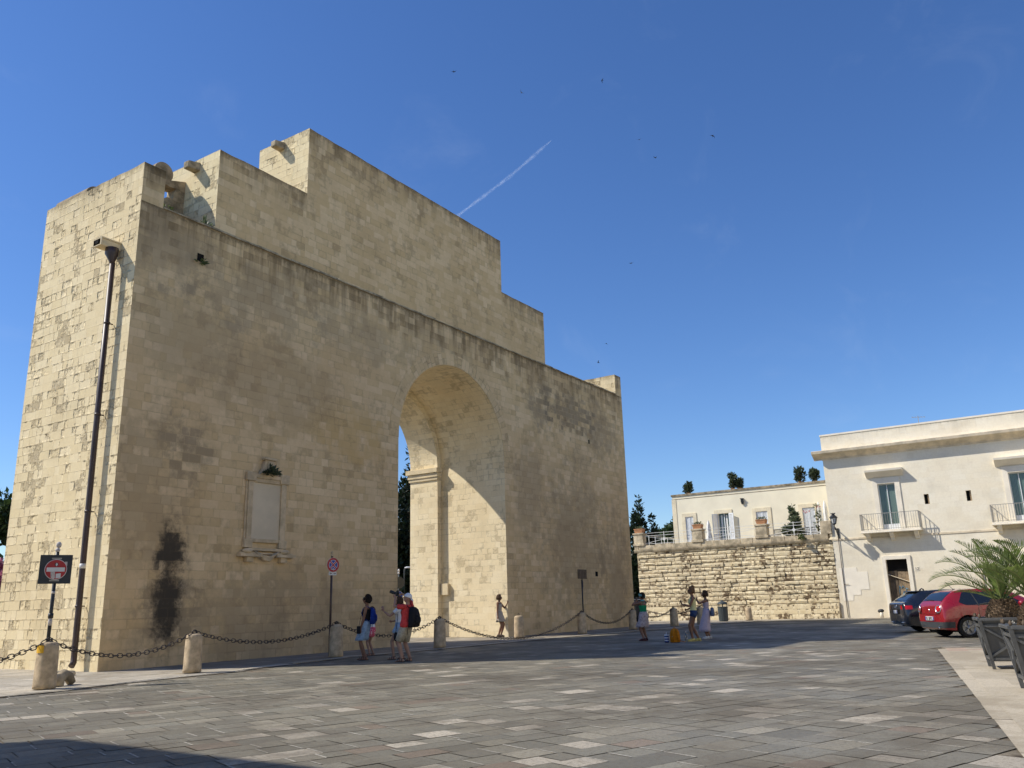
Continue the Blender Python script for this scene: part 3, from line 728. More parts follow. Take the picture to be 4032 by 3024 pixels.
# plaster patch with a stepped edge
mb = MB()
pts = [(-8.55, 2.9), (-8.6, 1.0), (-9.15, 1.0), (-9.18, 1.32), (-9.62, 1.32), (-9.62, 1.62), (-10.12, 1.62), (-10.12, 2.65), (-9.55, 2.65), (-9.53, 2.92)]
mb.prism(pts, .003, .016, lambda y, z, d: (W-d, y, z)); mb.build('plaster_patch', M['plaster'], pal)
k = NT('green_curtain_behind_glass', .12, .55); u_ = k.sep(k.pos()); wv = k.n('ShaderNodeTexWave'); wv.inputs['Scale'].default_value = 5; wv.inputs['Distortion'].default_value = 1.5
wv.bands_direction = 'Y'; k.l(k.pos(), wv.inputs['Vector']); k.color(k.mix(wv.outputs['Fac'], (.075, .12, .10), (.16, .22, .19))); M['curtain'] = k.mat
def french_window(h, X, bal, label):
    y0, y1, z0, z1 = h
    f = MB(); t = .27
    f.box((X-.05, y0-t, z0-.0), (X-.002, y0, z1+.33)); f.box((X-.05, y1, z0), (X-.002, y1+t, z1+.33)); f.box((X-.05, y0+.001, z1), (X-.002, y1-.001, z1+.33))
    fo = f.build('window', M['palazzo_trim'], pal)
    f = MB(); yc = (y0+y1)/2; hw = (y1-y0)/2+.55
    pr = [(0, z1+.38), (.05, z1+.40), (.38, z1+.68), (.43, z1+.70), (.45, z1+.82), (0, z1+.85)]
    f.prism(pr, yc-hw, yc+hw, lambda a, z, d: (X-a-.003, d, z)); f.build('window_hood', M['palazzo_trim'], fo)
    f = MB(); f.box((X+.2, y0, z0), (X+.22, y1, z1)); f.build('pane', M['curtain'], fo)
    f = MB(); f.box((X+.14, y0, z0), (X+.2, y0+.05, z1)); f.box((X+.14, y1-.05, z0), (X+.2, y1, z1)); f.box((X+.14, y0+.051, z1-.06), (X+.2, y1-.051, z1)); f.box((X+.14, y0+.051, z0), (X+.2, y1-.051, z0+.32))
    f.box((X+.14, yc-.02, z0+.321), (X+.195, yc+.02, z1-.061))
    f.build('sash', M['white_paint'], fo)
    if bal:
        b = MB(); p = .62; ya, yb = bal
        b.box((X-p, ya, 4.86), (X+.28, yb, 4.96)); b.box((X-p-.04, ya-.04, 4.80), (X-.002, yb+.04, 4.859))
        bo = b.build('balcony', M['palazzo_trim'], pal, bevel=.01)
        for yy in (ya+.3, (ya+yb)/2, yb-.3):
            b = MB(); b.prism([(0, 4.36), (.16, 4.38), (.22, 4.5), (.38, 4.58), (.5, 4.72), (.54, 4.798), (0, 4.798)], yy-.11, yy+.11, lambda a, z, d: (X-a-.002, d, z)); b.build('bracket', M['palazzo_trim'], bo)
        b = MB(); zt = 5.9; xf = X-p+.04
        b.bar((xf, ya+.03, zt), (xf, yb-.03, zt), .035, .03); b.bar((xf, ya+.03, 5.02), (xf, yb-.03, 5.02), .025, .02)
        for yy in (ya+.03, yb-.03):
            b.bar((xf, yy, zt), (X-.01, yy, zt), .035, .03); b.bar((xf, yy, 5.02), (X-.01, yy, 5.02), .025, .02)
            n = 4
            for i in range(n+1): b.bar((xf+(p-.06)*i/n, yy, 4.96), (xf+(p-.06)*i/n, yy, zt), .02)
        n = int((yb-ya)/.125)
        for i in range(1, n): b.bar((xf, ya+.03+(yb-ya-.06)*i/n, 4.96), (xf, ya+.03+(yb-ya-.06)*i/n, zt), .016)
        for yy in (ya+.03, yb-.03): b.bar((xf, yy, 4.96), (xf, yy, zt+.01), .035)
        b.build('railing', M['grey_iron'], bo)
french_window(w1, W, (-13.4, -10.18), ''); french_window(w2, W, (-20.2, -16.98), ''); french_window(w3, W, (-28, -25), '')
for h in (sm1, sm2):
    f = MB(); f.box((W+.2, h[0], h[2]), (W+.24, h[1], h[3])); so = f.build('small_window', M['dark_inside'], pal)
    f = MB(); f.box((W+.12, h[0], h[2]), (W+.16, h[0]+.09, h[3])); f.build('reveal_strip', M['wood'], so)
# boarded doorway
f = MB(); y0, y1, z0, z1 = door; t = .21
f.box((W-.07, y0-t, .02), (W-.002, y0, z1+t)); f.box((W-.07, y1, .02), (W-.002, y1+t, z1+t)); f.box((W-.07, y0+.001, z1), (W-.002, y1-.001, z1+t)); f.box((W-.12, y0-.05, .0), (W+.3, y1+.05, .1))
do = f.build('doorway', M['palazzo_trim'], pal, bevel=.008)
f = MB(); f.box((W+.25, y0, .1), (W+.28, y1, z1)); f.build('dark_opening', M['dark_inside'], do)
f = MB(); ym = y0+.62
for i in range(3): f.box((W+.14, y0+.01+i*.2, .3), (W+.17, y0+.2+i*.2, 2.55+.01*i))
f.build('pale_door_leaf', M['wood'], do)
f = MB()
for i in range(3): f.box((W+.17, ym+.01+i*.17, .3), (W+.2, ym+.17+i*.17, 2.62))
f.build('dark_door_leaf', M['wood_dark'], do)
f = MB(); f.bar((W+.11, y1-.02, 2.42), (W+.11, y0+.02, 1.98), .03, .12, up=(1, 0, 0)); f.build('nailed_plank', M['palazzo_cornice'], do)
f = MB()
for pts in ([(-12.02, 1.62), (-11.9, 1.75), (-11.82, 1.6), (-11.74, 1.76), (-11.7, 1.3)], [(-12.2, 1.55), (-12.08, 1.62), (-12.05, 1.45), (-12.12, 1.32), (-12.2, 1.36)], [(-11.95, 1.4), (-11.85, 1.25)]):
    f.tube([(W+.132, a, b) for a, b in pts], .02, 6)
f.build('graffiti', M['graffiti'], do)
f = MB(); y0, y1, z0, z1 = door2
f.box((W-.06, y0-t, .02), (W-.002, y0, z1+t)); f.box((W-.06, y1, .02), (W-.002, y1+t, z1+t)); f.box((W-.06, y0+.001, z1), (W-.002, y1-.001, z1+t))
do2 = f.build('doorway', M['palazzo_trim'], pal); f = MB(); f.box((W+.2, y0, .1), (W+.24, y1, z1)); f.build('dark_door', M['wood_dark'], do2)
# street number 12 on its little tile
f = MB(); f.box((W-.016, -12.93, 2.58), (W-.002, -12.68, 2.80)); nt_ = f.build('number_tile', M['palazzo_trim'], pal)
f = MB(); f.box((W-.02, -12.765, 2.62), (W-.0165, -12.74, 2.76))
for a, b in (((-12.82, 2.745), (-12.89, 2.745)), ((-12.885, 2.75), (-12.885, 2.69)), ((-12.885, 2.69), (-12.82, 2.63)), ((-12.815, 2.63), (-12.895, 2.63))):
    f.bar((W-.0185, a[0], a[1]), (W-.0185, b[0], b[1]), .022, .004, up=(1, 0, 0))
f.build('number_12', M['black_metal'], nt_)
# rooftop aerial
f = MB(); f.bar((W+1.6, -13.85, 11), (W+1.6, -13.85, 11.75), .03); f.bar((W+1.6, -14.25, 11.62), (W+1.6, -13.5, 11.7), .02)
for i in range(5): f.bar((W+1.4, -14.2+i*.16, 11.64+i*.016), (W+1.8, -14.2+i*.16, 11.64+i*.016), .014)
f.build('aerial', M['grey_iron'], pal)
# conduit down the corner and the stub of an old gutter
f = MB(); f.tube([(W-.05, -8.72, 5.0), (W-.05, -8.72, 2.5), (W-.05, -8.74, .05)], .02, 8); f.bar((W-.06, -8.72, 1.95), (W-.06, -9.0, 1.95), .02); f.build('conduit', M['pipe'], pal)
f = MB(); f.tube([(W-.06, -8.32, .03), (W-.06, -8.33, .9)], .055, 8); f.build('gutter_stub', M['cap_dirty'], pal)
f = MB(); f.tube([(W-.05, -16.05, .1), (W-.05, -16.05, 2.5)], .035, 8); f.tube([(W-.05, -16.9, .1), (W-.05, -16.9, 2.4)], .06, 8); f.build('gutter_pipe', M['cap_dirty'], pal)

# ------------------------------------------------------------------ rough terrace wall
tw = thing('terrace_wall', 'rough coursed stone retaining wall with pitted blocks and lichened coping', 'wall', (W, -2, 0))
YW0, YW1 = -8.36, 4.62
mb = MB(); mb.poly([(W+.03, YW0, 0), (W+.03, YW1, 0), (W+.03, YW1, 4.6), (W+.03, YW0, 4.6)]); mb.poly([(W+.03, YW1, 0), (W+12, YW1, 0), (W+12, YW1, 4.6), (W+.03, YW1, 4.6)])
mb.poly([(W, YW0, 4.6), (W, YW1, 4.6), (W+12, YW1, 4.6), (W+12, YW0, 4.6)])
mb.build('wall_core', M['rubble_joint'], tw, fixn=False)
rnd = random.Random(12); mb = MB()
z = .0; row = 0
while z < 4.58:
    h = .30 if z < .9 else rnd.uniform(.225, .295)
    if z+h > 4.5: h = 4.59-z
    y = YW0+(0 if row % 2 else -.0); first = True
    while y < YW1-.02:
        l = rnd.uniform(.45, 1.35)*(1.15 if z < .9 else 1)
        if y+l > YW1-.35: l = YW1-y
        if z < .85: p = .02+rnd.uniform(0, .012); g = .006; b = .008
        else: p = rnd.uniform(-.01, .085); g = rnd.uniform(.018, .042); b = rnd.uniform(.015, .045)
        ya, yb, za, zb = y+g*.5, y+l-g*.4, z+(g*1.2 if z > .85 else .004), z+h-.004
        nY = max(1, int((yb-ya)/.16)); nZ = 2
        def P(i, j):
            yy = ya+(yb-ya)*i/nY; zz = za+(zb-za)*j/nZ
            edge = (i in (0, nY)) or (j in (0, nZ))
            ins = b if edge else 0
            q = p-ins+(rnd.uniform(-.022, .012) if z > .85 else rnd.uniform(-.003, .003))
            return (W-max(q, -.025), yy+(rnd.uniform(-.006, .006)), zz+rnd.uniform(-.004, .004))
        G = [[P(i, j) for j in range(nZ+1)] for i in range(nY+1)]
        for i in range(nY):
            for j in range(nZ):
                mb.poly([G[i][j], G[i][j+1], G[i+1][j+1], G[i+1][j]], smooth=False)
        ring = [(i, 0) for i in range(nY+1)]+[(nY, j) for j in range(1, nZ+1)]+[(i, nZ) for i in range(nY-1, -1, -1)]+[(0, j) for j in range(nZ-1, 0, -1)]
        for (i, j), (k_, l_) in zip(ring, ring[1:]+ring[:1]):
            a, c = G[i][j], G[k_][l_]
            mb.poly([a, c, (W+.04, c[1], c[2]), (W+.04, a[1], a[2])])
        y += l
    z += h; row += 1
mb.build('stone_blocks', M['rubble'], tw, fixn=False)
mb = MB()
mb.prism([(-.02, 4.5), (.08, 4.5), (.13, 4.58), (.16, 4.66), (.16, 4.70), (-.02, 4.702)], YW0+.2, YW1+.16, lambda a, zz, d: (W-a, d, zz)); mb.build('moulding', M['coping'], tw)
mb = MB(); y = YW0+.2; rnd = random.Random(3)
while y < YW1+.1:
    l = min(rnd.uniform(.7, 1.3), YW1+.12-y); mb.box((W-.1-rnd.uniform(0, .03), y+.008, 4.703), (W+.35, y+l-.008, 5.0+rnd.uniform(-.05, .03))); y += l
mb.build('coping', M['coping'], tw, bevel=.02)
posts = [(4.05, 4.75, 5.84), (-.2, .5, 5.84), (-4.48, -3.76, 5.84)]
for i, (a, b, zt) in enumerate(posts):
    mb = MB(); mb.box((W-.13, a, 4.95), (W+.42, b, zt-.12)); mb.box((W-.17, a-.05, zt-.12), (W+.46, b+.05, zt)); mb.box((W-.18, a-.06, 4.96), (W+.47, b+.06, 5.12))
    mb.build('post', M['coping'], tw, bevel=.02)
mb = MB(); mb.box((W-.12, -8.4, 4.95), (W+.4, -7.75, 5.75)); mb.build('post', M['coping'], tw, bevel=.03)
def rail(y0, y1, knots):
    b = MB(); X = W+.12
    for zz in (5.80, 5.62, 5.08): b.bar((X, y0, zz), (X, y1, zz), .024)
    ys = [y0]+knots+[y1]
    for kq in knots:
        b.bar((X, kq, 5.0), (X, kq, 5.86), .035); b.obox((X, kq, 5.35), (.02, .09, .09), (1, 0, 0), (0, 1, 1), (0, -1, 1))
    for a, c in zip(ys, ys[1:]):
        n = 2 if (c-a) > 2.2 else 1
        for (p, q) in ([(a, c)]):
            if p in knots: b.bar((X, p, 5.35), (X, (p+q)/2 if q in knots else q, 5.60), .018); b.bar((X, p, 5.35), (X, (p+q)/2 if q in knots else q, 5.1), .025)
            if q in knots: b.bar((X, q, 5.35), (X, (p+q)/2 if p in knots else p, 5.60), .018); b.bar((X, q, 5.35), (X, (p+q)/2 if p in knots else p, 5.1), .025)
    b.build('railing', M['white_iron'], tw)
rail(.5, 4.05, [2.6]); rail(-3.76, -.2, [-2.0]); rail(-7.75, -4.48, [-6.1])
rb = MB(); rb.bar((W+.25, YW1, 5.8), (W+9, YW1, 5.8), .035); rb.bar((W+.25, YW1, 5.1), (W+9, YW1, 5.1), .035)
for i in range(8): rb.bar((W+1+i*1.1, YW1, 5.0), (W+1+i*1.1, YW1, 5.82), .03)
rb.build('railing', M['white_iron'], tw)

# ------------------------------------------------------------------ house on the terrace
HX = W+5
th = thing('terrace_house', 'low cream plastered house with white shutters standing on the terrace', 'building', (HX+4, -2, 4.6))
doors = [(2.32, 2.92, 4.7, 7.16), (-.36, .46, 4.7, 7.2), (-3.12, -2.32, 4.7, 7.12), (-6.32, -5.5, 4.7, 7.12)]
mb = MB(); facade(mb, HX, -8.3, 3.86, 4.6, 8.8, doors, .2)
mb.poly([(HX, 3.86, 4.6), (HX+8, 3.86, 4.6), (HX+8, 3.86, 8.8), (HX, 3.86, 8.8)]); mb.poly([(HX, -8.3, 8.8), (HX, 3.86, 8.8), (HX+8, 3.86, 8.8), (HX+8, -8.3, 8.8)])
mb.poly([(HX+8, 3.86, 4.6), (HX+8, -8.3, 4.6), (HX+8, -8.3, 8.8), (HX+8, 3.86, 8.8)])
mb.build('wall', M['terrace_plaster'], th, fixn=False)
mb = MB(); mb.box((HX-.06, -8.3, 8.72), (HX+.4, 3.92, 8.86)); mb.box((HX-.02, -8.3, 8.5), (HX-.002, 3.88, 8.54)); mb.build('coping', M['cap_dirty'], th, bevel=.015)
mb = MB(); mb.box((HX-.03, 3.56, 4.6), (HX-.002, 3.89, 8.49)); mb.build('corner_quoin', M['terrace_trim'], th)
M['slat'] = plain('shutter_slats', (.62, .65, .66), .6, .05, 5, .3)
def shutter(y0, y1, z0, z1, X, par, Mx=None):
    f = MB(); t = .06
    T = (lambda p: p) if Mx is None else Mx
    def bx(a, b, c, d, x0, x1):
        vs = [(x, y, z) for z in (c, d) for (x, y) in ((x0, a), (x1, a), (x1, b), (x0, b))]
        f.mesh([T(v) for v in vs], [(3, 2, 1, 0), (4, 5, 6, 7), (0, 1, 5, 4), (1, 2, 6, 5), (2, 3, 7, 6), (3, 0, 4, 7)])
    bx(y0, y0+t, z0, z1, X-.05, X); bx(y1-t, y1, z0, z1, X-.05, X)
    zm = z0+(z1-z0)*.42
    for c, d in ((z0, z0+.12), (zm-.05, zm+.05), (z1-.09, z1)): bx(y0+t+.001, y1-t-.001, c, d, X-.048, X-.002)
    n = int((z1-z0)/.075)
    for i in range(n):
        zz = z0+.1+(z1-z0-.2)*i/n
        if abs(zz-zm) < .06: continue
        bx(y0+t+.002, y1-t-.002, zz, zz+.05, X-.03, X-.012)
    return f.build('shutter', M['white_paint'], par)
for i, (a, b, z0, z1) in enumerate(doors):
    f = MB(); t = .26
    f.box((HX-.05, a-t, 4.62), (HX-.002, a, z1+t)); f.box((HX-.05, b, 4.62), (HX-.002, b+t, z1+t)); f.box((HX-.05, a+.001, z1), (HX-.002, b-.001, z1+t))
    fo = f.build('door_surround', M['terrace_trim'], th, bevel=.006)
    f = MB(); xq = .16 if i == 1 else .05; f.box((HX+xq, a, z0), (HX+xq+.03, b, z1)); f.build('dark_glass' if i == 1 else 'back_panel', M['window_glass'] if i == 1 else M['slat'], fo)
    m_ = (a+b)/2
    if i != 1:
        shutter(a+.005, m_-.005, z0, z1-.01, HX+.045, fo); shutter(m_+.005, b-.005, z0, z1-.01, HX+.045, fo)
        for zz in (5.2, 6.0, 6.8):
            pass
    else:
        def rot(py, ang):
            return lambda p: (HX-.05-(abs(p[1]-py))*sin(ang)+(p[0]-HX)*.2, py+(p[1]-py)*cos(ang), p[2])
        shutter(b, b+.41, z0, z1-.02, HX, fo, rot(b, radians(35))); shutter(a-.41, a, z0, z1-.02, HX, fo, rot(a, radians(22)))
        f = MB(); f.box((HX+.10, m_-.06, z0), (HX+.14, m_+.0, z1)); f.box((HX+.10, a, z0), (HX+.14, a+.06, z1)); f.box((HX+.10, b-.06, z0), (HX+.14, b, z1)); f.build('sash', M['white_paint'], fo)
        f = MB(); f.box((HX+.145, m_+.12, z0), (HX+.155, m_+.24, z1-.1)); f.box((HX+.145, m_-.24, z0), (HX+.155, m_-.13, z1-.1)); f.build('curtain', M['canvas'], fo)
f = MB(); f.box((HX-.16, -1.52, 7.85), (HX-.002, -1.36, 8.1)); f.box((HX-.2, -1.55, 8.1), (HX-.002, -1.33, 8.14)); f.box((HX-.13, -1.5, 7.74), (HX-.02, -1.38, 7.849)); f.build('wall_lamp', M['black_metal'], th)

# ------------------------------------------------------------------ off-frame house on the left: its corner shadows the near paving
oh = thing('corner_house', 'plain plastered corner house standing to the left of the square', 'building', (-16, -5, 0))
mb = MB(); mb.box((-21, -9.5, 0), (-12.62, -2.0, 10.0)); mb.build('wall', M['concrete'], oh)
mb = MB(); mb.box((-21.2, -9.7, 10.0), (-12.5, -1.9, 10.22)); mb.build('cornice', M['palazzo_trim'], oh)
for y in (-8.2, -5.6, -3.2):
    for z in (1.0, 5.8):
        f = MB(); f.box((-12.621, y-.6, z), (-12.57, y+.6, z+2.3)); wo = f.build('window', M['white_paint'], oh)
        f = MB(); f.box((-12.569, y-.45, z+.12), (-12.56, y+.45, z+2.15)); f.build('pane', M['window_glass'], wo)

# ------------------------------------------------------------------ sunlit row of houses closing the square behind the viewer
for i, (x0, x1, h, lb) in enumerate(((-34, -17.2, 12.5, 'long cream plastered house closing the square, leftmost of the row'), (-17, 1.8, 11.0, 'cream plastered house with two rows of windows opposite the gate'), (2, 20.8, 13.0, 'tall cream plastered house opposite the arch'), (21, 38.5, 11.5, 'cream plastered house of the row nearest the palazzo'))):
    r_ = thing('row_house', lb, 'building', ((x0+x1)/2, -34, 0), 0, 'houses opposite the gate')
    mb = MB(); mb.box((x0, -44, 0), (x1, -33, h)); mb.build('wall', M['terrace_plaster'], r_)
    mb = MB(); mb.box((x0-.1, -44, h), (x1+.1, -32.6, h+.3)); mb.build('cornice', M['palazzo_trim'], r_)
    n = int((x1-x0)/3.4)
    for q in range(n):
        xc = x0+(x1-x0)*(q+.5)/n
        for z in (1.0, 6.2):
            mb = MB(); mb.box((xc-.7, -33.04, z), (xc+.7, -32.96, z+2.4)); wo = mb.build('window', M['palazzo_trim'], r_)
            mb = MB(); mb.box((xc-.52, -32.958, z+.15), (xc+.52, -32.95, z+2.2)); mb.build('pane', M['window_glass'], wo)
# ------------------------------------------------------------------ bollards and chains
def bollard_mesh(seed, h, r):
    rnd = random.Random(seed); b = MB(); n = 22; rr = []
    prof = [(1.04, 0), (1.02, .1), (1.0, .3), (.98, .55), (.95, .78), (.93, .88), (.86, .95), (.7, .985), (.35, 1.0)]
    for (q, z) in prof:
        rr.append([Vector(((q*r+rnd.uniform(-.004, .004)+.006*sin(k*.9+seed))*cos(2*pi*k/n), (q*r+.006*sin(k*1.3+seed*2))*sin(2*pi*k/n), z*h)) for k in range(n)])
    b.rings(rr, 0, True); return b
BOL = [(-3.24, -3.62, .86, .2), (.47, -3.06, .86, .2), (5.77, -2.37, .9, .2), (10.4, -2.5, .92, .2), (16.95, -1.38, .87, .2), (20.74, -2.18, .89, .2),
       (25.61, -2.26, .89, .2), (29.78, -2.61, .89, .21), (32.66, -2.94, .89, .21), (38.41, -3.71, .76, .19), (-7.3, -4.5, .86, .2), (37.5, 2.9, .86, .2)]
BL = ['pale stone bollard with a yellow paint dab, nearest, beside the no entry sign', 'sunlit pale stone bollard in front of the dark stain on the gate', 'stone bollard in shade at the foot of the no stopping sign',
      'brown shaded stone bollard in front of the arch opening', 'shaded stone bollard set back against the gate right of the arch', 'sunlit stone bollard in front of the small square notice on a pole',
      'shaded stone bollard at the right end of the gate beside the woman in green', 'dark stone bollard behind the orange backpack', 'grey stone bollard between the woman in yellow and the woman in lilac', 'short stone bollard in sun before the rough terrace wall',
      'stone bollard outside the left edge of the view', 'far stone bollard hidden behind the woman in green']
for i, (x, y, h, r) in enumerate(BOL):
    root = thing('bollard', BL[i], 'bollard', (x, y, .03), 0, 'stone bollards in front of the gate')
    bollard_mesh(i+1, h, r).build('shaft', M['bollard'], root, world=False)
    rg = MB(); rg.tube([(.05*cos(a), 0, h+.035+.045*sin(a)) for a in [2*pi*k/10 for k in range(10)]], .011, 6, closed=True); rg.lathe([(.03, h-.01), (.03, h+.01)], n=8); rg.build('chain_ring', M['iron'], root, world=False)
    if i == 0:
        rg = MB(); rr = []
        for z in (.66, .73, .80):
            rr.append([Vector((.2035*cos(a), .2035*sin(a), z)) for a in [radians(166+q*9) for q in range(7)]])
        vs = [p for r_ in rr for p in r_]; rg.mesh(vs, [(j*7+q, j*7+q+1, (j+1)*7+q+1, (j+1)*7+q) for j in range(2) for q in range(6)], smooth=True)
        rg.build('paint_dab', M['yellow_paint'], root, world=False)
def chain(a, b, sag, label, floor=.05, link=.15):
    A = Vector((BOL[a][0], BOL[a][1], BOL[a][2]+.06)); B = Vector((BOL[b][0], BOL[b][1], BOL[b][2]+.06))
    root_loc = ((A.x+B.x)/2, (A.y+B.y)/2, max(.05, (A.z+B.z)/2-sag)); N = 240
    pts = []
    for i in range(N+1):
        t = i/N; p = A.lerp(B, t); p.z = max(floor, p.z-sag*4*t*(1-t)); pts.append(p)
    d = [0]
    for p, q in zip(pts, pts[1:]): d.append(d[-1]+(q-p).length)
    n = int(d[-1]/(link*.78)); mb = MB(); j = 0
    for i in range(n+1):
        s_ = d[-1]*i/n
        while j < N-1 and d[j+1] < s_: j += 1
        p = pts[j].lerp(pts[j+1], (s_-d[j])/max(1e-6, d[j+1]-d[j])); t = (pts[j+1]-pts[j]).normalized()
        up = Vector((0, 0, 1)); sd = t.cross(up).normalized(); u2 = sd.cross(t)
        ang = pi/2*(i % 2)+random.uniform(-.3, .3)+.3
        a1 = sd*cos(ang)+u2*sin(ang)
        loop = []
        for k in range(10):
            q = 2*pi*k/10; c_, s2 = cos(q), sin(q)
            loop.append(p+t*(link*.5*math.copysign(abs(c_)**.75, c_))+a1*(link*.3*s2))
        mb.tube(loop, .0105, 6, closed=True)
    o = mb.build('chain', M['iron']); o.data.transform(Matrix.Translation(-Vector(root_loc))); o.location = root_loc
    tag(o, label, 'chain', 'iron chains slung between the bollards')
chain(10, 0, .42, 'rusty chain leaving the picture left of the nearest bollard')
chain(0, 1, .40, 'rusty chain across the sunlit gate corner between the two nearest bollards')
chain(1, 2, .36, 'rusty chain across the dark stain, from the sunlit bollard to the no stopping sign')
chain(2, 3, .46, 'rusty chain passing behind the people with cameras')
chain(3, 5, .88, 'long slack chain touching the paving in front of the arch', .06)
chain(5, 6, .55, 'rusty chain below the small square notice')
chain(6, 7, .42, 'rusty chain behind the skirt of the woman in green')
chain(7, 8, .42, 'short chain behind the woman in yellow')
chain(11, 8, .42, 'far chain seen against the sunlit foot of the terrace wall')
# broken curved stump by the nearest bollard
mb = MB(); mb.tube([(-2.78, -3.28, .0), (-2.74, -3.22, .16), (-2.6, -3.12, .22), (-2.46, -3.08, .16), (-2.38, -3.05, .05)], [.1, .11, .11, .1, .085], 12)
o = mb.build('stone_stump', M['cap_dirty']); tag(o, 'curved grey broken stump lying right of the nearest bollard', 'stump')
mb = MB(); mb.tube([(-1.55, -.6, .05), (-1.2, -.5, .07), (-.85, -.45, .05)], [.08, .1, .07], 8); tag(mb.build('loose_stone', M['impost']), 'flat pale loose stone at the foot of the sunlit gate flank', 'stone')

# ------------------------------------------------------------------ signs
def local_frame(o, c, nx):   # signs built facing -Y (local), rotated with the root
    pass
# no entry, on a dark board, facing the camera
s = thing('no_entry_sign', 'round red no entry sign with torn stickers on a dark square board and pole', 'road sign', (-2.98, -3.1, .03), radians(-28))
mb = MB(); mb.tube([(0, .06, 0), (0, .06, 2.62)], .035, 12); mb.lathe([(.05, -.05), (.05, .05)], (0, .06, 1.35), 12); mb.build('pole', M['black_metal'], s, world=False)
for a_, b_ in ((1.16, 1.32), (1.78, 1.83)):
    mb = MB(); mb.lathe([(.0355, a_), (.0355, b_)], (0, .06, 0), 12); mb.build('pole_sticker', M['sticker'], s, world=False)
mb = MB(); mb.box((-.30, -.0, 1.98), (.29, .02, 2.56)); bo = mb.build('board', M['sign_back'], s, world=False, bevel=.012)
mb = MB(); mb.box((-.09, -.012, 2.47), (.09, -.001, 2.5)); mb.build('bracket', M['grey_iron'], bo, world=False)
mb = MB(); mb.box((-.1, -.012, 2.03), (.08, -.001, 2.06)); mb.build('bracket', M['grey_iron'], bo, world=False)
RX = Matrix.Rotation(pi/2, 4, 'X')
mb = MB(); mb.lathe([(.0, 0), (.205, 0), (.205, .012), (0, .012)], (.0, -.002, 2.265), 40, 0, False, RX); di = mb.build('disc_rim', M['white'], s, world=False)
mb = MB(); mb.lathe([(.0, 0), (.194, 0), (.194, .004), (0, .004)], (.0, -.0145, 2.265), 40, 0, False, RX); mb.build('red_disc', M['red'], di, world=False)
mb = MB(); mb.box((-.165, -.022, 2.222), (.165, -.019, 2.305)); mb.build('white_bar', M['white'], di, world=False)
mb = MB(); F2 = lambda x, z, d: (x, -d, z)
mb.prism([(-.075, 2.10), (-.03, 2.07), (.0, 2.095), (-.01, 2.221), (-.09, 2.221)], .019, .0205, F2); mb.build('torn_sticker', M['sticker'], di, world=False)
mb = MB(); mb.prism([(.012, 2.085), (.1, 2.1), (.098, 2.19), (.01, 2.178)], .019, .0212, F2); mb.build('square_sticker', M['white'], di, world=False); mb = MB()
mb.prism([(.16, 2.34), (.2, 2.34), (.2, 2.42), (.15, 2.42)], .001, .003, F2); mb.build('corner_sticker', M['sticker'], di, world=False)
mb = MB(); mb.lathe([(0, 0), (.036, 0), (.036, .002), (0, .002)], (.005, -.019, 2.365), 16, 0, False, RX); dk = mb.build('round_sticker', M['black_metal'], di, world=False)
mb = MB(); mb.prism([(-.012, 2.36), (.005, 2.325), (.028, 2.36), (.018, 2.39), (.0, 2.398)], .0211, .0225, F2); mb.build('sticker_mark', M['white'], dk, world=False)
mb = MB(); mb.ball((0, .06, 2.66), (.05, .05, .045), 12); mb.ball((.01, .06, 2.765), (.052, .052, .068), 12); mb.lathe([(.02, 2.6), (.02, 2.72)], (0, .06, 0), 8); mb.build('finial', M['sticker'], s, world=False)
# no stopping
s = thing('no_stopping_sign', 'round blue and red no stopping sign with a small arrow plate on a thin pole', 'road sign', (5.9, -2.03, .03), radians(-12))
mb = MB(); mb.tube([(0, .06, 0), (0, .06, 2.86)], .034, 12); mb.build('pole', M['pipe'], s, world=False)
mb = MB(); mb.lathe([(0, 0), (.215, 0), (.215, .012), (0, .012)], (0, 0, 2.60), 40, 0, False, RX); di = mb.build('disc_rim', M['sticker'], s, world=False)
mb = MB(); mb.lathe([(0, 0), (.206, 0), (.206, .004), (0, .004)], (0, -.0125, 2.60), 40, 0, False, RX); mb.build('red_disc', M['red'], di, world=False)
def sector(mb, R, cz, a0, half, inset, d0, d1):
    tip = inset/sin(half); pts = [(tip*cos(a0), cz+tip*sin(a0))]
    h2 = half-math.asin(min(.9, inset/R))
    for k in range(9):
        a = a0-h2+2*h2*k/8; pts.append((R*cos(a), cz+R*sin(a)))
    mb.prism(pts, d0, d1, F2)
mb = MB(); mc = MB()
for q in range(4):
    sector(mb, .148, 2.6, q*pi/2, pi/4, .018, .017, .0185); sector(mc, .137, 2.6, q*pi/2, pi/4, .029, .0188, .020)
mb.build('white_outline', M['white'], di, world=False); mc.build('blue_field', M['blue'], di, world=False)
mb = MB(); mb.prism([(-.03, 2.46), (0, 2.44), (.025, 2.47), (.015, 2.5), (-.02, 2.505)], .0205, .0215, F2); mb.bar((.012, -.021, 2.46), (.02, -.021, 2.41), .012, .002); mb.build('torn_sticker', M['sticker'], di, world=False)
mb = MB(); mb.box((-.13, 0, 2.30), (.13, .01, 2.40)); pl = mb.build('arrow_plate', M['white'], s, world=False)
mb = MB()
for sg in (-1, 1):
    mb.box((min(sg*.02, sg*.08), -.003, 2.343), (max(sg*.02, sg*.08), -.001, 2.357))
    mb.prism([(sg*.105, 2.35), (sg*.068, 2.382), (sg*.082, 2.35), (sg*.068, 2.318)][::sg], .001, .0035, F2)
mb.build('black_arrows', M['black_metal'], pl, world=False)
mb = MB(); mb.ball((0, .06, 2.89), (.045, .045, .04), 10); mb.ball((0, .06, 2.96), (.04, .04, .05), 10); mb.build('finial', M['carved'], s, world=False)
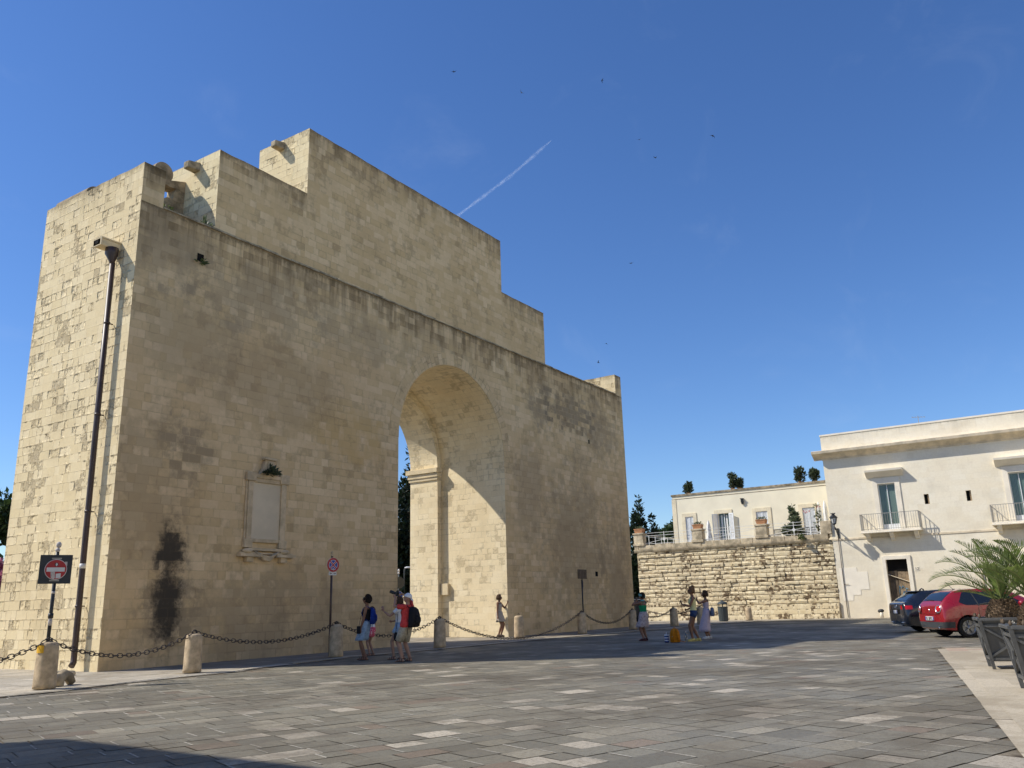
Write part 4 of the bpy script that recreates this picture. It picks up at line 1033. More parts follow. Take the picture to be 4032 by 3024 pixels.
# small square notice behind the sunlit bollard
s = thing('square_notice', 'small dark square notice board on a thin post right of the arch', 'sign', (21.4, -1.9, .03), 0)
mb = MB(); mb.tube([(0, 0, 0), (0, 0, 2.3)], .032, 10); mb.tube([(.03, 0, 1.9), (.08, 0, 2.0), (.08, 0, 2.2), (.03, 0, 2.34)], .02, 8); mb.build('pole', M['black_metal'], s, world=False)
mb = MB(); mb.box((-.4, -.05, 2.33), (.4, -.02, 2.74)); mb.build('board', M['wood_dark'], s, world=False, bevel=.01)
# blue totem behind the woman in green
s = thing('info_totem', 'narrow dark information totem with blue and white header at the gate end', 'sign', (34.0, 1.5, .0), radians(-60))
mb = MB(); mb.box((-.06, -.05, 0), (.3, .05, 1.14)); mb.build('body', M['black_metal'], s, world=False, bevel=.01)
mb = MB(); mb.box((-.16, -.06, 1.141), (.34, .06, 1.52)); hd = mb.build('header', M['sign_back'], s, world=False, bevel=.01)
mb = MB(); mb.box((-.15, -.064, 1.40), (.33, -.061, 1.43)); mb.box((-.15, -.064, 1.27), (.33, -.061, 1.30)); mb.build('stripes', M['white'], hd, world=False)
# sign post and street lamp seen through the arch
s = thing('road_sign_post', 'post with a sign seen edge-on and a blue arrow disc, beyond the arch', 'road sign', (26.2, 13.05, 0), radians(-32))
mb = MB(); mb.tube([(0, .05, 0), (0, .05, 3.25)], .045, 10); mb.build('pole', M['bin_metal'], s, world=False)
mb = MB(); mb.lathe([(0, 0), (.34, 0), (.34, .02), (0, .02)], (0, .0, 2.75), 30, 0, False, RX); mb.build('sign_back', M['bin_metal'], s, world=False)
mb = MB(); mb.lathe([(0, 0), (.25, 0), (.25, .02), (0, .02)], (-.0, 0, 2.02), 30, 0, False, RX); d2 = mb.build('white_rim', M['white'], s, world=False)
mb = MB(); mb.lathe([(0, 0), (.235, 0), (.235, .004), (0, .004)], (-.0, -.0205, 2.02), 30, 0, False, RX); d3 = mb.build('blue_disc', M['blue'], d2, world=False)
mb = MB(); mb.prism([(-.03, 2.14), (.04, 2.12), (.1, 1.95), (.15, 1.97), (.12, 1.84), (.0, 1.88), (.05, 1.92), (.0, 2.06)], .025, .027, F2); mb.build('white_arrow', M['white'], d2, world=False)
mb = MB(); mb.ball((0, .05, 3.3), (.07, .07, .06), 10); mb.ball((0, .05, 3.45), (.065, .065, .1), 10); mb.build('finial', M['white'], s, world=False)
s = thing('street_lamp', 'modern grey street lamp with a white head in front of dark trees', 'street lamp', (35.0, 20.2, 0), radians(-50))
mb = MB(); mb.tube([(0, 0, 0), (0, 0, 3.95), (.08, 0, 4.05), (.2, 0, 4.1)], .05, 10); mb.build('pole', M['bin_metal'], s, world=False)
mb = MB(); mb.loft([((.3, 0, 4.06), .28, .13, 0), ((.3, 0, 4.12), .3, .14, 0), ((.3, 0, 4.18), .16, .08, 0)], 14); mb.build('lamp_head', M['white'], s, world=False)
s = thing('low_wall', 'low pale stone garden wall beyond the arch', 'wall', (32.5, 15.5, 0), 0)
mb = MB(); mb.box((-3, -.2, 0), (6, .2, 1.95)); mb.build('wall', M['impost'], s, world=False)
mb = MB(); mb.box((-3.05, -.3, 1.95), (6.05, .3, 2.12)); mb.build('coping', M['impost'], s, world=False, bevel=.03)
# litter bin
s = thing('litter_bin', 'dark ribbed cylindrical litter bin with a domed lid before the terrace wall', 'bin', (37.48, -2.47, .03), 0)
mb = MB(); n = 36; rr = []
for r, z in ((.26, .0), (.26, .05), (.275, .06), (.30, .78), (.31, .80), (.31, .84)):
    rr.append([Vector(((r-(.012 if k % 2 and .05 < z < .79 else 0))*cos(2*pi*k/n), (r-(.012 if k % 2 and .05 < z < .79 else 0))*sin(2*pi*k/n), z)) for k in range(n)])
mb.rings(rr, 0, False); mb.build('body', M['bin_metal'], s, world=False)
mb = MB()
for k in range(4): a = k*pi/2+.4; mb.bar((.25*cos(a), .25*sin(a), .84), (.25*cos(a), .25*sin(a), .98), .03)
mb.lathe([(.30, .96), (.315, .98), (.27, 1.06), (.16, 1.13), (.06, 1.16), (.05, 1.2), (.02, 1.22)], n=24); mb.build('lid', M['bin_metal'], s, world=False)
# little post by the doorway
s = thing('low_post', 'low white post with a black cap left of the boarded doorway', 'post', (40.75, -10.68, .03), 0)
mb = MB(); mb.lathe([(.1, 0), (.09, .3), (.08, .31)], n=14); mb.build('shaft', M['plaster'], s, world=False)
mb = MB(); mb.ball((0, 0, .38), (.15, .16, .1), 10); mb.ball((0, .1, .36), (.08, .1, .1), 8); mb.build('cap', M['black_metal'], s, world=False)
mb = MB(); mb.box((40.7, -12.05, .11), (41.0, -11.55, .36)); tag(mb.build('step_block', M['impost'], bevel=.03), 'pale stone block lying on the sill of the boarded doorway', 'stone block')

# ------------------------------------------------------------------ wall lantern
s = thing('wall_lantern', 'black wrought iron lantern on a long scroll bracket at the palazzo corner', 'street lamp', (W, -8.75, 5.0), 0)
mb = MB(); mb.bar((-.02, 0, -.35), (-.02, 0, .25), .05, .1, up=(0, 1, 0)); mb.bar((-.02, 0, .12), (-1.15, -.08, .26), .04, .05)
mb.tube([(-.05, 0, -.3), (-.35, -.02, -.12), (-.7, -.05, .08), (-1.05, -.08, .22)], .024, 8)
for c in ((-.3, .02), (-.58, .12), (-.84, .18)):
    mb.tube([(c[0]+.085*cos(a), -.03, c[1]+.07*sin(a)) for a in [2*pi*k/14 for k in range(14)]], .016, 6, closed=True)
    mb.tube([(c[0]+.04*cos(a), -.03, c[1]+.035*sin(a)) for a in [2*pi*k/10 for k in range(10)]], .014, 6, closed=True)
mb.bar((-1.12, -.08, .24), (-1.12, -.08, .42), .035); mb.build('bracket', M['black_metal'], s, world=False)
mb = MB(); c = (-1.12, -.08, 0); mb.lathe([(.04, .38), (.10, .43), (.10, .45)], c, 6)
H6 = [(cos(pi/3*k), sin(pi/3*k)) for k in range(6)]
for (a, b) in H6: mb.bar((c[0]+.11*a, c[1]+.11*b, .44), (c[0]+.20*a, c[1]+.20*b, .80), .022)
for r, z in ((.11, .45), (.20, .80)):
    for k in range(6):
        a, b = H6[k], H6[(k+1) % 6]; mb.bar((c[0]+r*a[0], c[1]+r*a[1], z), (c[0]+r*b[0], c[1]+r*b[1], z), .025)
la = mb.build('lantern_frame', M['black_metal'], s, world=False)
mb = MB(); mb.lathe([(.10, .46), (.187, .79)], c, 6, 0, False); mb.build('glass', M['lamp_glass'], la, world=False)
mb = MB(); mb.lathe([(.25, .80), (.25, .83), (.17, .90), (.09, .97), (.09, 1.02), (.12, 1.03), (.10, 1.06), (.03, 1.08)], c, 6, 0, False)
for (a, b) in H6: mb.bar((c[0]+.11*a, c[1]+.11*b, 1.02), (c[0]+.14*a, c[1]+.14*b, 1.09), .02)
mb.build('roof', M['black_metal'], la, world=False)

# ------------------------------------------------------------------ foliage helpers
def leaf(mb, p, d, up, l, w, t):
    d = Vector(d).normalized(); sd = d.cross(Vector(up))
    if sd.length < 1e-3: sd = d.cross(Vector((1, 0, 0)))
    sd.normalize(); p = Vector(p)
    mb.poly([p, p+d*l*.45+sd*w*.5, p+d*l, p+d*l*.45-sd*w*.5], uv=[(0, 0), (1, 0), (1, 1), (0, 1)], col=(t, t, t, 1))
def rv(r): 
    while True:
        v = Vector((r.uniform(-1, 1), r.uniform(-1, 1), r.uniform(-1, 1)))
        if .05 < v.length < 1: return v.normalized()
def crown(mb, clumps, n, size, rnd, bias=None, flat=.0, zr=None):
    """clumps: (centre, radius) ellipsoids; leaves scattered mostly near their surface"""
    tot = sum(r[0]*r[1] if hasattr(r, '__len__') else r*r for _, r in clumps)
    zs = [c[2] for c, _ in clumps]; z0, z1 = min(zs)-.5, max(zs)+.5
    for c, r in clumps:
        R = r if hasattr(r, '__len__') else (r, r, r)
        k = int(n*(R[0]*R[1])/tot)+1; ct = rnd.uniform(-.12, .12)
        for _ in range(k):
            u = rv(rnd); q = rnd.random()**.35
            p = Vector((c[0]+u.x*R[0]*q, c[1]+u.y*R[1]*q, c[2]+u.z*R[2]*q))
            d = (u+rv(rnd)*.8).normalized()
            if bias: d = (d+Vector(bias)*.6).normalized()
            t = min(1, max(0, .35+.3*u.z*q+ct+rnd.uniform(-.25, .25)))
            s_ = size*rnd.uniform(.6, 1.4)
            leaf(mb, p, d, rv(rnd), s_, s_*.45, t)
def cypress(x, y, h, r, label, seed, group='cypresses around the gate', size=.35, n=4200, z0=.6, lean=(0, 0)):
    rnd = random.Random(seed); root = thing('cypress_tree', label, 'tree', (x, y, 0), 0, group)
    t = MB(); t.tube([(0, 0, 0), (lean[0]*.4, lean[1]*.4, h*.5), (lean[0], lean[1], h*.93)], [r*.16, r*.1, .02], 8); t.build('trunk', M['bark'], root, world=False)
    mb = MB(); cl = []
    N = int(h*3)
    for i in range(N):
        f = i/(N-1); z = z0+(h-z0)*f; rr = r*(sin(pi*min(1, (f*.86+.14)))**.7)*(1-f*.45)
        for _ in range(2 if f < .85 else 1):
            a = rnd.random()*2*pi; q = rr*rnd.uniform(.35, .75)
            s_ = max(.14, rr*rnd.uniform(.35, .6))
            cl.append(((q*cos(a)+lean[0]*f, q*sin(a)+lean[1]*f, z+rnd.uniform(-.2, .2)), (s_, s_, s_*1.5)))
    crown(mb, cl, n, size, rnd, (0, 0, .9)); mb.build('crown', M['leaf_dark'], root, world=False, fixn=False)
def broadleaf(name, x, y, h, cr_, label, mat, seed, cat='tree', group=None, size=.4, n=4500, trunkh=None, zc=None, ncl=26, squash=.75, pts=None):
    rnd = random.Random(seed); root = thing(name, label, cat, (x, y, 0), 0, group)
    zc = zc or h-cr_*squash; t = MB(); t.tube([(0, 0, 0), (.1, .05, zc*.5), (0, .1, zc)], [cr_*.09+.05, cr_*.07+.04, cr_*.05], 9)
    cl = []
    for i in range(ncl):
        u = rv(rnd); q = rnd.uniform(.45, .85); p = Vector((u.x*cr_*q, u.y*cr_*q, zc+u.z*cr_*q*squash)); s_ = cr_*rnd.uniform(.22, .38)
        cl.append((p, (s_, s_, s_*.8)))
        if i % 3 == 0: t.tube([(0, .08, zc*.75), tuple((Vector((0, .1, zc))+p)/2), tuple(p)], [cr_*.04, cr_*.025, .012], 6)
    t.build('trunk', M['bark'], root, world=False)
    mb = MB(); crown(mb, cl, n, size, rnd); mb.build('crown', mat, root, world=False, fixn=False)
    return root
cypress(50.0, 8.75, 9.5, 1.35, 'tall dark cypress just right of the gate, leaning tip', 3, n=8500, size=.3, lean=(0, -.35))
cypress(50.6, 7.75, 7.9, 1.1, 'shorter dark cypress right of the gate beside the tall one', 4, n=7000, size=.28, lean=(0, -.15))
cypress(52.0, 6.6, 5.9, .6, 'small cypress behind the terrace railing', 5, n=2000, size=.25)
cypress(37.9, 22.3, 13.2, 1.7, 'tall dark cypress filling the arch opening', 6, n=7000, size=.4)
cypress(36.2, 23.4, 10.4, 1.6, 'dark cypress left behind the road sign post in the arch', 7, n=6000, size=.4)
cypress(39.6, 24.2, 10.8, 1.6, 'dark cypress right of the tall one in the arch', 8, n=6000, size=.4)
broadleaf('hedge_tree', 46, 10.5, 5.4, 2.4, 'dark evergreen bush between the gate and the terrace wall', M['leaf_dark'], 31, n=4500, size=.35, group='dark trees behind the gate', squash=1.0, zc=2.6)
broadleaf('pine_tree', 59.5, 9.2, 8.6, 2.7, 'round green pine behind the terrace railing', M['leaf_pine'], 9, n=9000, size=.32, ncl=34)
broadleaf('broadleaf_tree', 10.5, 28.5, 7.9, 1.9, 'dark green tree at the left edge behind the gate', M['leaf_pine'], 10, n=3600, size=.32)
broadleaf('oleander', 8.9, 24.3, 5.1, 1.3, 'pink flowering oleander at the left edge behind the gate', M['leaf_pink'], 11, 'shrub', n=6500, size=.2, zc=2.9, squash=1.2)
# garden shrubs beyond the arch so that the opening shows dark greenery down to the wall
broadleaf('hedge_tree', 41.5, 22.0, 5.5, 2.5, 'dark rounded shrub between the cypresses in the arch', M['leaf_dark'], 13, n=4000, size=.35, group='dark trees behind the gate', zc=2.5, squash=1.0)
broadleaf('hedge_tree', 34.6, 21.9, 5.0, 2.0, 'dark low shrub behind the road sign post in the arch', M['leaf_dark'], 14, n=4000, size=.35, group='dark trees behind the gate', zc=2.3, squash=1.0)
rnd = random.Random(55); mb = MB(); cl = []
for i in range(46):
    x_ = -45+i*3.1+rnd.uniform(-1, 1); y_ = rnd.uniform(36, 48); h_ = rnd.uniform(3.6, 6.0)
    for q in range(5): cl.append(((x_+rnd.uniform(-1.6, 1.6), y_+rnd.uniform(-1.5, 1.5), h_*rnd.uniform(.25, .85)), (1.5, 1.4, 1.2)))
crown(mb, cl, 22000, .7, rnd)
tag(mb.build('far_wood', M['leaf_pine'], fixn=False), 'far belt of garden trees behind the gate reading as one dark mass', 'trees', kind='stuff')
def small_bush(name, x, y, z, r, h, label, mat, seed, n=420, size=.14, group=None, pot=None, cone=False, cat='plant'):
    rnd = random.Random(seed); root = thing(name, label, cat, (x, y, z), 0, group); z0 = 0
    if pot:
        pm = MB(); pm.lathe([(pot*.7, 0), (pot, pot*1.2), (pot*1.1, pot*1.2), (pot*1.1, pot*1.35), (pot*.9, pot*1.3)], n=16); pm.build('pot', M['terracotta'], root, world=False); z0 = pot*1.2
    st = MB(); cl = []
    for i in range(12):
        f = (i+.5)/12; a = rnd.random()*6.28
        rr = r*((1-f)*.95+.08) if cone else r*sqrt(max(0.05, 1-(2*f-1)**2))*.75
        q = rr*rnd.uniform(.2, .8); p = (q*cos(a), q*sin(a), z0+h*(.12+.85*f)); s_ = r*(.32 if not cone else .36*(1.1-f))
        cl.append((p, (s_, s_, s_*.9))); st.tube([(0, 0, z0*.6), (p[0]*.4, p[1]*.4, (p[2]+z0)*.5), p], .012, 5)
    st.build('stems', M['bark'], root, world=False)
    mb = MB(); crown(mb, cl, n, size, rnd, (0, 0, .5)); mb.build('leaves', mat, root, world=False, fixn=False)
    return root
G_ = 'potted shrubs on the terrace house roof'
small_bush('roof_shrub', HX+.55, 2.75, 8.8, .5, .7, 'dark round shrub on the roof edge, leftmost', M['leaf_bush'], 21, n=900, size=.17, group=G_, pot=.14)
small_bush('roof_shrub', HX+.55, -.62, 8.8, .5, 1.05, 'tall dark roof shrub, left one of the touching pair', M['leaf_bush'], 22, n=900, size=.17, group=G_, pot=.14)
small_bush('roof_shrub', HX+.6, -1.12, 8.8, .42, .6, 'low dark roof shrub, right one of the touching pair', M['leaf_bush'], 23, n=900, size=.17, group=G_, pot=.14)
small_bush('roof_shrub', HX+.55, -5.45, 8.8, .48, .95, 'dark roof shrub second from the palazzo corner', M['leaf_bush'], 24, n=900, size=.17, group=G_, pot=.14)
small_bush('roof_shrub', HX+.55, -6.4, 8.8, .45, .7, 'dark roof shrub nearest the palazzo corner', M['leaf_bush'], 25, n=900, size=.17, group=G_, pot=.14)
small_bush('terrace_shrub', 43.6, -5.45, 4.7, .85, 2.2, 'conical grey green shrub standing on the terrace', M['leaf_mid'], 26, n=2200, size=.2, pot=.25, cone=True)
fp = small_bush('flowering_plant', 41.9, -7.45, 4.95, .3, 1.9, 'thin climbing plant with a few red flowers at the wall end', M['leaf_mid'], 27, n=170, size=.16)
mb = MB(); rnd = random.Random(5)
for c in ((.1, .55, 1.55), (-.05, -.15, 1.75), (0, .7, 1.5)): crown(mb, [(c, .07)], 14, .09, rnd)
mb.build('flowers', M['flower_red'], fp, world=False, fixn=False)
for i, (y, lb) in enumerate(((4.4, 'terracotta trough of small plants on the leftmost wall post'), (.15, 'terracotta trough of small plants on the middle wall post'), (-4.12, 'terracotta trough of small plants on the wall post by the chairs'))):
    root = thing('flower_trough', lb, 'planter', (W+.14, y, 5.84), 0, 'terracotta troughs on the wall posts')
    mb = MB(); mb.rings([[Vector((sx*a, sy*b, z)) for sx, sy in ((-1, -1), (1, -1), (1, 1), (-1, 1))] for a, b, z in ((.2, .26, 0), (.235, .31, .24), (.25, .325, .24), (.25, .325, .29), (.21, .28, .29))], 0, False); mb.build('trough', M['terracotta'], root, world=False)
    mb = MB(); rnd = random.Random(i); crown(mb, [((0, -.2+.1*q, .33), (.16, .1, .1)) for q in range(5)], 200, .09, rnd, (0, 0, .8)); mb.build('plants', M['leaf_mid'], root, world=False, fixn=False)
def weed(x, y, z, label, seed, n=60, s_=.2, r=.2, mat='leaf_weed', droop=0, nrm=(0, -1, 0)):
    rnd = random.Random(seed); mb = MB()
    for i in range(n):
        u = rv(rnd); u = Vector((u.x, u.y*.5, abs(u.z)*(1 if not droop else -.2+rnd.random())))+Vector(nrm)*.35
        leaf(mb, (u.x*r*rnd.random(), u.y*r*rnd.random(), u.z*r*rnd.random()), u, rv(rnd), s_*rnd.uniform(.5, 1.2), s_*.4, rnd.random())
    o = mb.build('weed', M[mat], fixn=False); o.location = (x, y, z); tag(o, label, 'plant', 'weeds growing from the gate')
weed(4.93, -.16, 5.46, 'dark green weed growing on top of the inscription frame', 1, 190, .16, .3, 'leaf_bush', 1)
weed(1.72, 1.55, 13.55, 'yellowish sprig growing beside the volute on the left wing', 2, 40, .16, .38)
weed(2.2, .15, 12.85, 'leafy green weed at the foot of the attic on the left wing', 3, 55, .17, .24, 'leaf_mid')
weed(2.06, -.05, 11.55, 'dry weed hanging from the small square hole', 4, 40, .12, .2, 'leaf_weed', 1)
weed(41.05, -6.6, 4.75, 'dry creeping weed under the terrace coping near the lantern', 6, 120, .2, .4, 'leaf_weed', 1, (-1, 0, 0))
# parasols and chairs on the terrace
def parasol(x, y, h, label):
    root = thing('closed_parasol', label, 'parasol', (x, y, 4.62), 0, 'closed white parasols on the terrace')
    mb = MB(); mb.tube([(0, 0, 0), (0, 0, h)], .025, 8); mb.lathe([(.22, 0), (.22, .06), (.05, .1)], n=14); mb.build('pole', M['white_iron'], root, world=False)
    mb = MB(); n = 24; rr = []
    for f, r in ((.12, .23), (.2, .22), (.45, .17), (.62, .12), (.68, .13), (.85, .1), (1.0, .02)):
        rr.append([Vector(((r*(1+.28*cos(8*2*pi*k/n)))*cos(2*pi*k/n), (r*(1+.28*cos(8*2*pi*k/n)))*sin(2*pi*k/n), h*f)) for k in range(n)])
    mb.rings(rr, 0, True); mb.build('folded_canopy', M['canvas'], root, world=False)
parasol(44.4, .55, 2.0, 'closed white parasol by the open shutters'); parasol(44, -7.12, 2.6, 'tall closed white parasol at the palazzo corner, left of two'); parasol(44, -7.5, 2.65, 'tall closed white parasol touching the palazzo corner, right of two')
def chair(x, y, rz, label):
    root = thing('terrace_chair', label, 'chair', (x, y, 4.62), rz, 'dark garden chairs on the terrace')
    mb = MB(); mb.box((-.24, -.24, .43), (.24, .24, .46)); mb.build('seat', M['black_metal'], root, world=False)
    for sx in (-1, 1):
        for sy in (-1, 1):
            mb = MB(); mb.bar((sx*.22, sy*.22, 0), (sx*.22, sy*.22, .43), .03); mb.build('leg', M['black_metal'], root, world=False)
    mb = MB(); mb.bar((-.25, .24, .93), (.25, .24, .93), .04); mb.bar((-.25, .24, .6), (.25, .24, .6), .03)
    for i in range(6): mb.bar((-.23+.092*i, .24, .46), (-.23+.092*i, .24, .93), .025)
    mb.build('backrest', M['black_metal'], root, world=False)
chair(43.0, -4.75, radians(70), 'dark chair half hidden by the wall post'); chair(43.0, -6.45, radians(90), 'dark slatted chair before the right hand shutters'); chair(43.1, -7.0, radians(95), 'dark slatted chair nearest the red flowers')
# ------------------------------------------------------------------ swifts and contrail
BIRDS = [((59.3, 33.6, 64.7), .4, 'small swift left of the others above the attic'), ((65.2, 27.6, 62.6), 1.2, 'small swift below and right of the leftmost'), ((69.6, 18.6, 63.2), 2.4, 'small swift highest in the right half of the sky'), ((74.9, 16.6, 56.9), .1, 'small swift left of the lowest right pair'),
         ((76.7, 15.3, 54.8), .9, 'small swift gliding level, lower right'), ((78.4, 8.4, 56.2), 4, 'small swift turning, farthest right'), ((80.2, 21.2, 43.3), .7, 'small swift right of the upper attic'), ((81.8, 27.5, 31.5), 2, 'small swift just above the right wing'), ((81.7, 26.1, 33.8), 0, 'small pale swift above the lowest one')]
for i, (p, a, lb) in enumerate(BIRDS):
    mb = MB(); mb.loft([((0, 0, 0), .01, .01, 0), ((.06, 0, 0), .03, .03, 0)], 6) if False else None
    mb.tube([(.13, 0, 0), (.08, 0, 0), (0, 0, 0), (-.1, 0, 0), (-.17, 0, .005)], [.008, .028, .034, .02, .004], 8)
    dz = .05*sin(i*2.1)
    for sg in (-1, 1):
        pts = [(.06, sg*.02, .01), (.07, sg*.1, .03+dz), (.02, sg*.2, .05+dz*2), (-.10, sg*.3, .04+dz*3), (-.02, sg*.19, .04+dz*2), (-.02, sg*.09, .03+dz), (-.03, sg*.02, .01)]
        mb.poly(pts)
        mb.poly([(-.15, sg*.0, .005), (-.27, sg*.05, .01), (-.19, sg*.01, .005)])
    o = mb.build('swift', M['black_metal'], fixn=False); o.location = p; o.rotation_euler = (.5*sin(i), .3*cos(i*3), a); o.scale = (1.25, 1.25, 1.25)
    tag(o, lb, 'bird', 'swifts circling over the gate')
dA, dB, dC = Vector((.719, .5372, .4411)), Vector((.7374, .4759, .4794)), Vector((.7466, .4249, .5119))
Rr = 6000; A, B, C = dA*Rr, dB*Rr, dC*Rr
mb = MB(); N = 60; cols = []; prev = None
A2 = A+(A-B)*.25
for i in range(N+1):
    t = i/N
    P = A2.lerp(B, t/.6) if t < .6 else B.lerp(C, (t-.6)/.4)
    wd = 15+2*sin(i*1.3)+3*sin(i*.41)
    if t > .93: wd *= max(.1, (1-t)/.07)
    dd = (C-A).normalized(); sd = dd.cross(P.normalized()).normalized()
    cur = (CAMP+P-sd*wd, CAMP+P+sd*wd)
    if prev: mb.poly([prev[0], prev[1], cur[1], cur[0]], uv=[((i-1)*.3, 0), ((i-1)*.3, 1), (i*.3, 1), (i*.3, 0)])
    prev = cur
k = NT('contrail_vapour', 1, 0); uvn = k.n('ShaderNodeUVMap'); uvn.uv_map = 'UVMap'; us = k.sep(uvn.outputs[0])
prof = k.math('SUBTRACT', 1.0, k.math('ABSOLUTE', k.math('MULTIPLY_ADD', us[1], 2.0, -1.0)))
nz = k.noise(1.3, 4, .6, uvn.outputs[0]); al = k.math('MULTIPLY', k.step(prof, .0, .9), k.step(nz, .25, .75, .03, .26))
tr = k.n('ShaderNodeBsdfTransparent'); df = k.n('ShaderNodeBsdfTranslucent'); df.inputs[0].default_value = (.95, .95, .95, 1); em = k.n('ShaderNodeBsdfDiffuse'); em.inputs[0].default_value = (.95, .95, .95, 1)
ad = k.n('ShaderNodeAddShader'); k.l(df.outputs[0], ad.inputs[0]); k.l(em.outputs[0], ad.inputs[1])
mx = k.n('ShaderNodeMixShader'); k.l(al, mx.inputs[0]); k.l(tr.outputs[0], mx.inputs[1]); k.l(ad.outputs[0], mx.inputs[2]); k.l(mx.outputs[0], k.t.nodes['Material Output'].inputs[0])
o = mb.build('contrail', k.mat, fixn=False); tag(o, 'thin white aircraft contrail slanting across the blue sky', 'contrail', kind=None)
# ------------------------------------------------------------------ planters with palms
def planter(x, y, label):
    root = thing('palm_planter', label, 'planter', (x, y, .012), radians(10.5), 'grey metal planters on the pale border')
    zb, zt = .13, .84; hb, ht = .335, .46
    def P(sx, sy, z):
        h = hb+(ht-hb)*(z-.0)/(zt); return Vector((sx*h, sy*h, z))
    mb = MB(); S = ((-1, -1), (1, -1), (1, 1), (-1, 1))
    mb.rings([[P(a*.93, b*.93, z) for a, b in S] for z in (zb, zt-.02)], 0, False); mb.build('box', M['grey_metal'], root, world=False)
    for a, b in S:
        mb = MB(); e = .055
        mb.rings([[P(a, b, z)+Vector((dx*e/2, dy*e/2, 0)) for dx, dy in S] for z in (0, zt)], 0, False); mb.build('leg', M['grey_metal'], root, world=False)
    mb = MB()
    for (a, b), (c, d) in zip(S, S[1:]+S[:1]):
        for z in (.17, zt-.1): mb.bar(P(a, b, z), P(c, d, z), .03, .045)
        mb.bar(P(a, b, .2), P(c, d, zt-.12), .03, .035, up=(b-d, c-a, 0) if False else (0, 0, 1)); mb.bar(P(c, d, .2), P(a, b, zt-.12), .03, .035)
        m = (P(a, b, .47)+P(c, d, .47))/2; mb.obox(m, (.06, .06, .035), (c-a, d-b, 0), (0, 0, 1), (d-b, a-c, 0)); 
    mb.build('cross_braces', M['grey_metal'], root, world=False)
    mb = MB(); r_ = .50
    for (a, b), (c, d) in zip(S, S[1:]+S[:1]): mb.bar((a*.455, b*.455, zt+.012), (c*.455, d*.455, zt+.012), .09, .05)
    mb.build('rim', M['grey_metal'], root, world=False, bevel=.008)
    mb = MB()
    for a, b in S:
        for q in (0, 1):
            xx, yy = (a*.45, b*.45) if q == 0 else (a*.45-(a*.16 if a == b else 0), b*.45-(0 if a == b else b*.16))
            mb.lathe([(.012, zt+.03), (.022, zt+.05), (.024, zt+.075), (.012, zt+.1), (.002, zt+.11)], (xx, yy, 0), 8)
    mb.build('finials', M['wood_dark'], root, world=False)
    mb = MB(); mb.poly([(a*.42, b*.42, zt-.05) for a, b in S]); mb.build('soil', M['wood_dark'], root, world=False)
    return root
PL = [(5.69, -19.32, 'grey metal planter with cross braces holding the fully visible palm'), (1.75, -20.05, 'grey metal planter cut off by the right edge of the view')]
for x, y, lb in PL: planter(x, y, lb)
mb = MB()
def chain_line(A, B, sag, link=.075):
    A = Vector(A); B = Vector(B); N = 60; pts = []
    for i in range(N+1):
        t = i/N; p = A.lerp(B, t); p.z -= sag*4*t*(1-t); pts.append(p)
    d = [0]
    for p, q in zip(pts, pts[1:]): d.append(d[-1]+(q-p).length)
    n = int(d[-1]/(link*.75)); j = 0
    for i in range(n+1):
        s_ = d[-1]*i/n
        while j < N-1 and d[j+1] < s_: j += 1
        p = pts[j].lerp(pts[j+1], (s_-d[j])/max(1e-6, d[j+1]-d[j])); t = (pts[j+1]-pts[j]).normalized()
        sd = t.cross(Vector((0, 0, 1))).normalized(); u2 = sd.cross(t); a1 = sd if i % 2 else u2
        mb.tube([p+t*(link*.5*cos(2*pi*k/8))+a1*(link*.3*sin(2*pi*k/8)) for k in range(8)], .008, 5, closed=True)
chain_line((5.24, -19.46, .83), (2.18, -20.0, .83), .5)
tag(mb.build('planter_chain', M['grey_iron']), 'grey chain hanging from the rim of the near planter toward the next', 'chain')
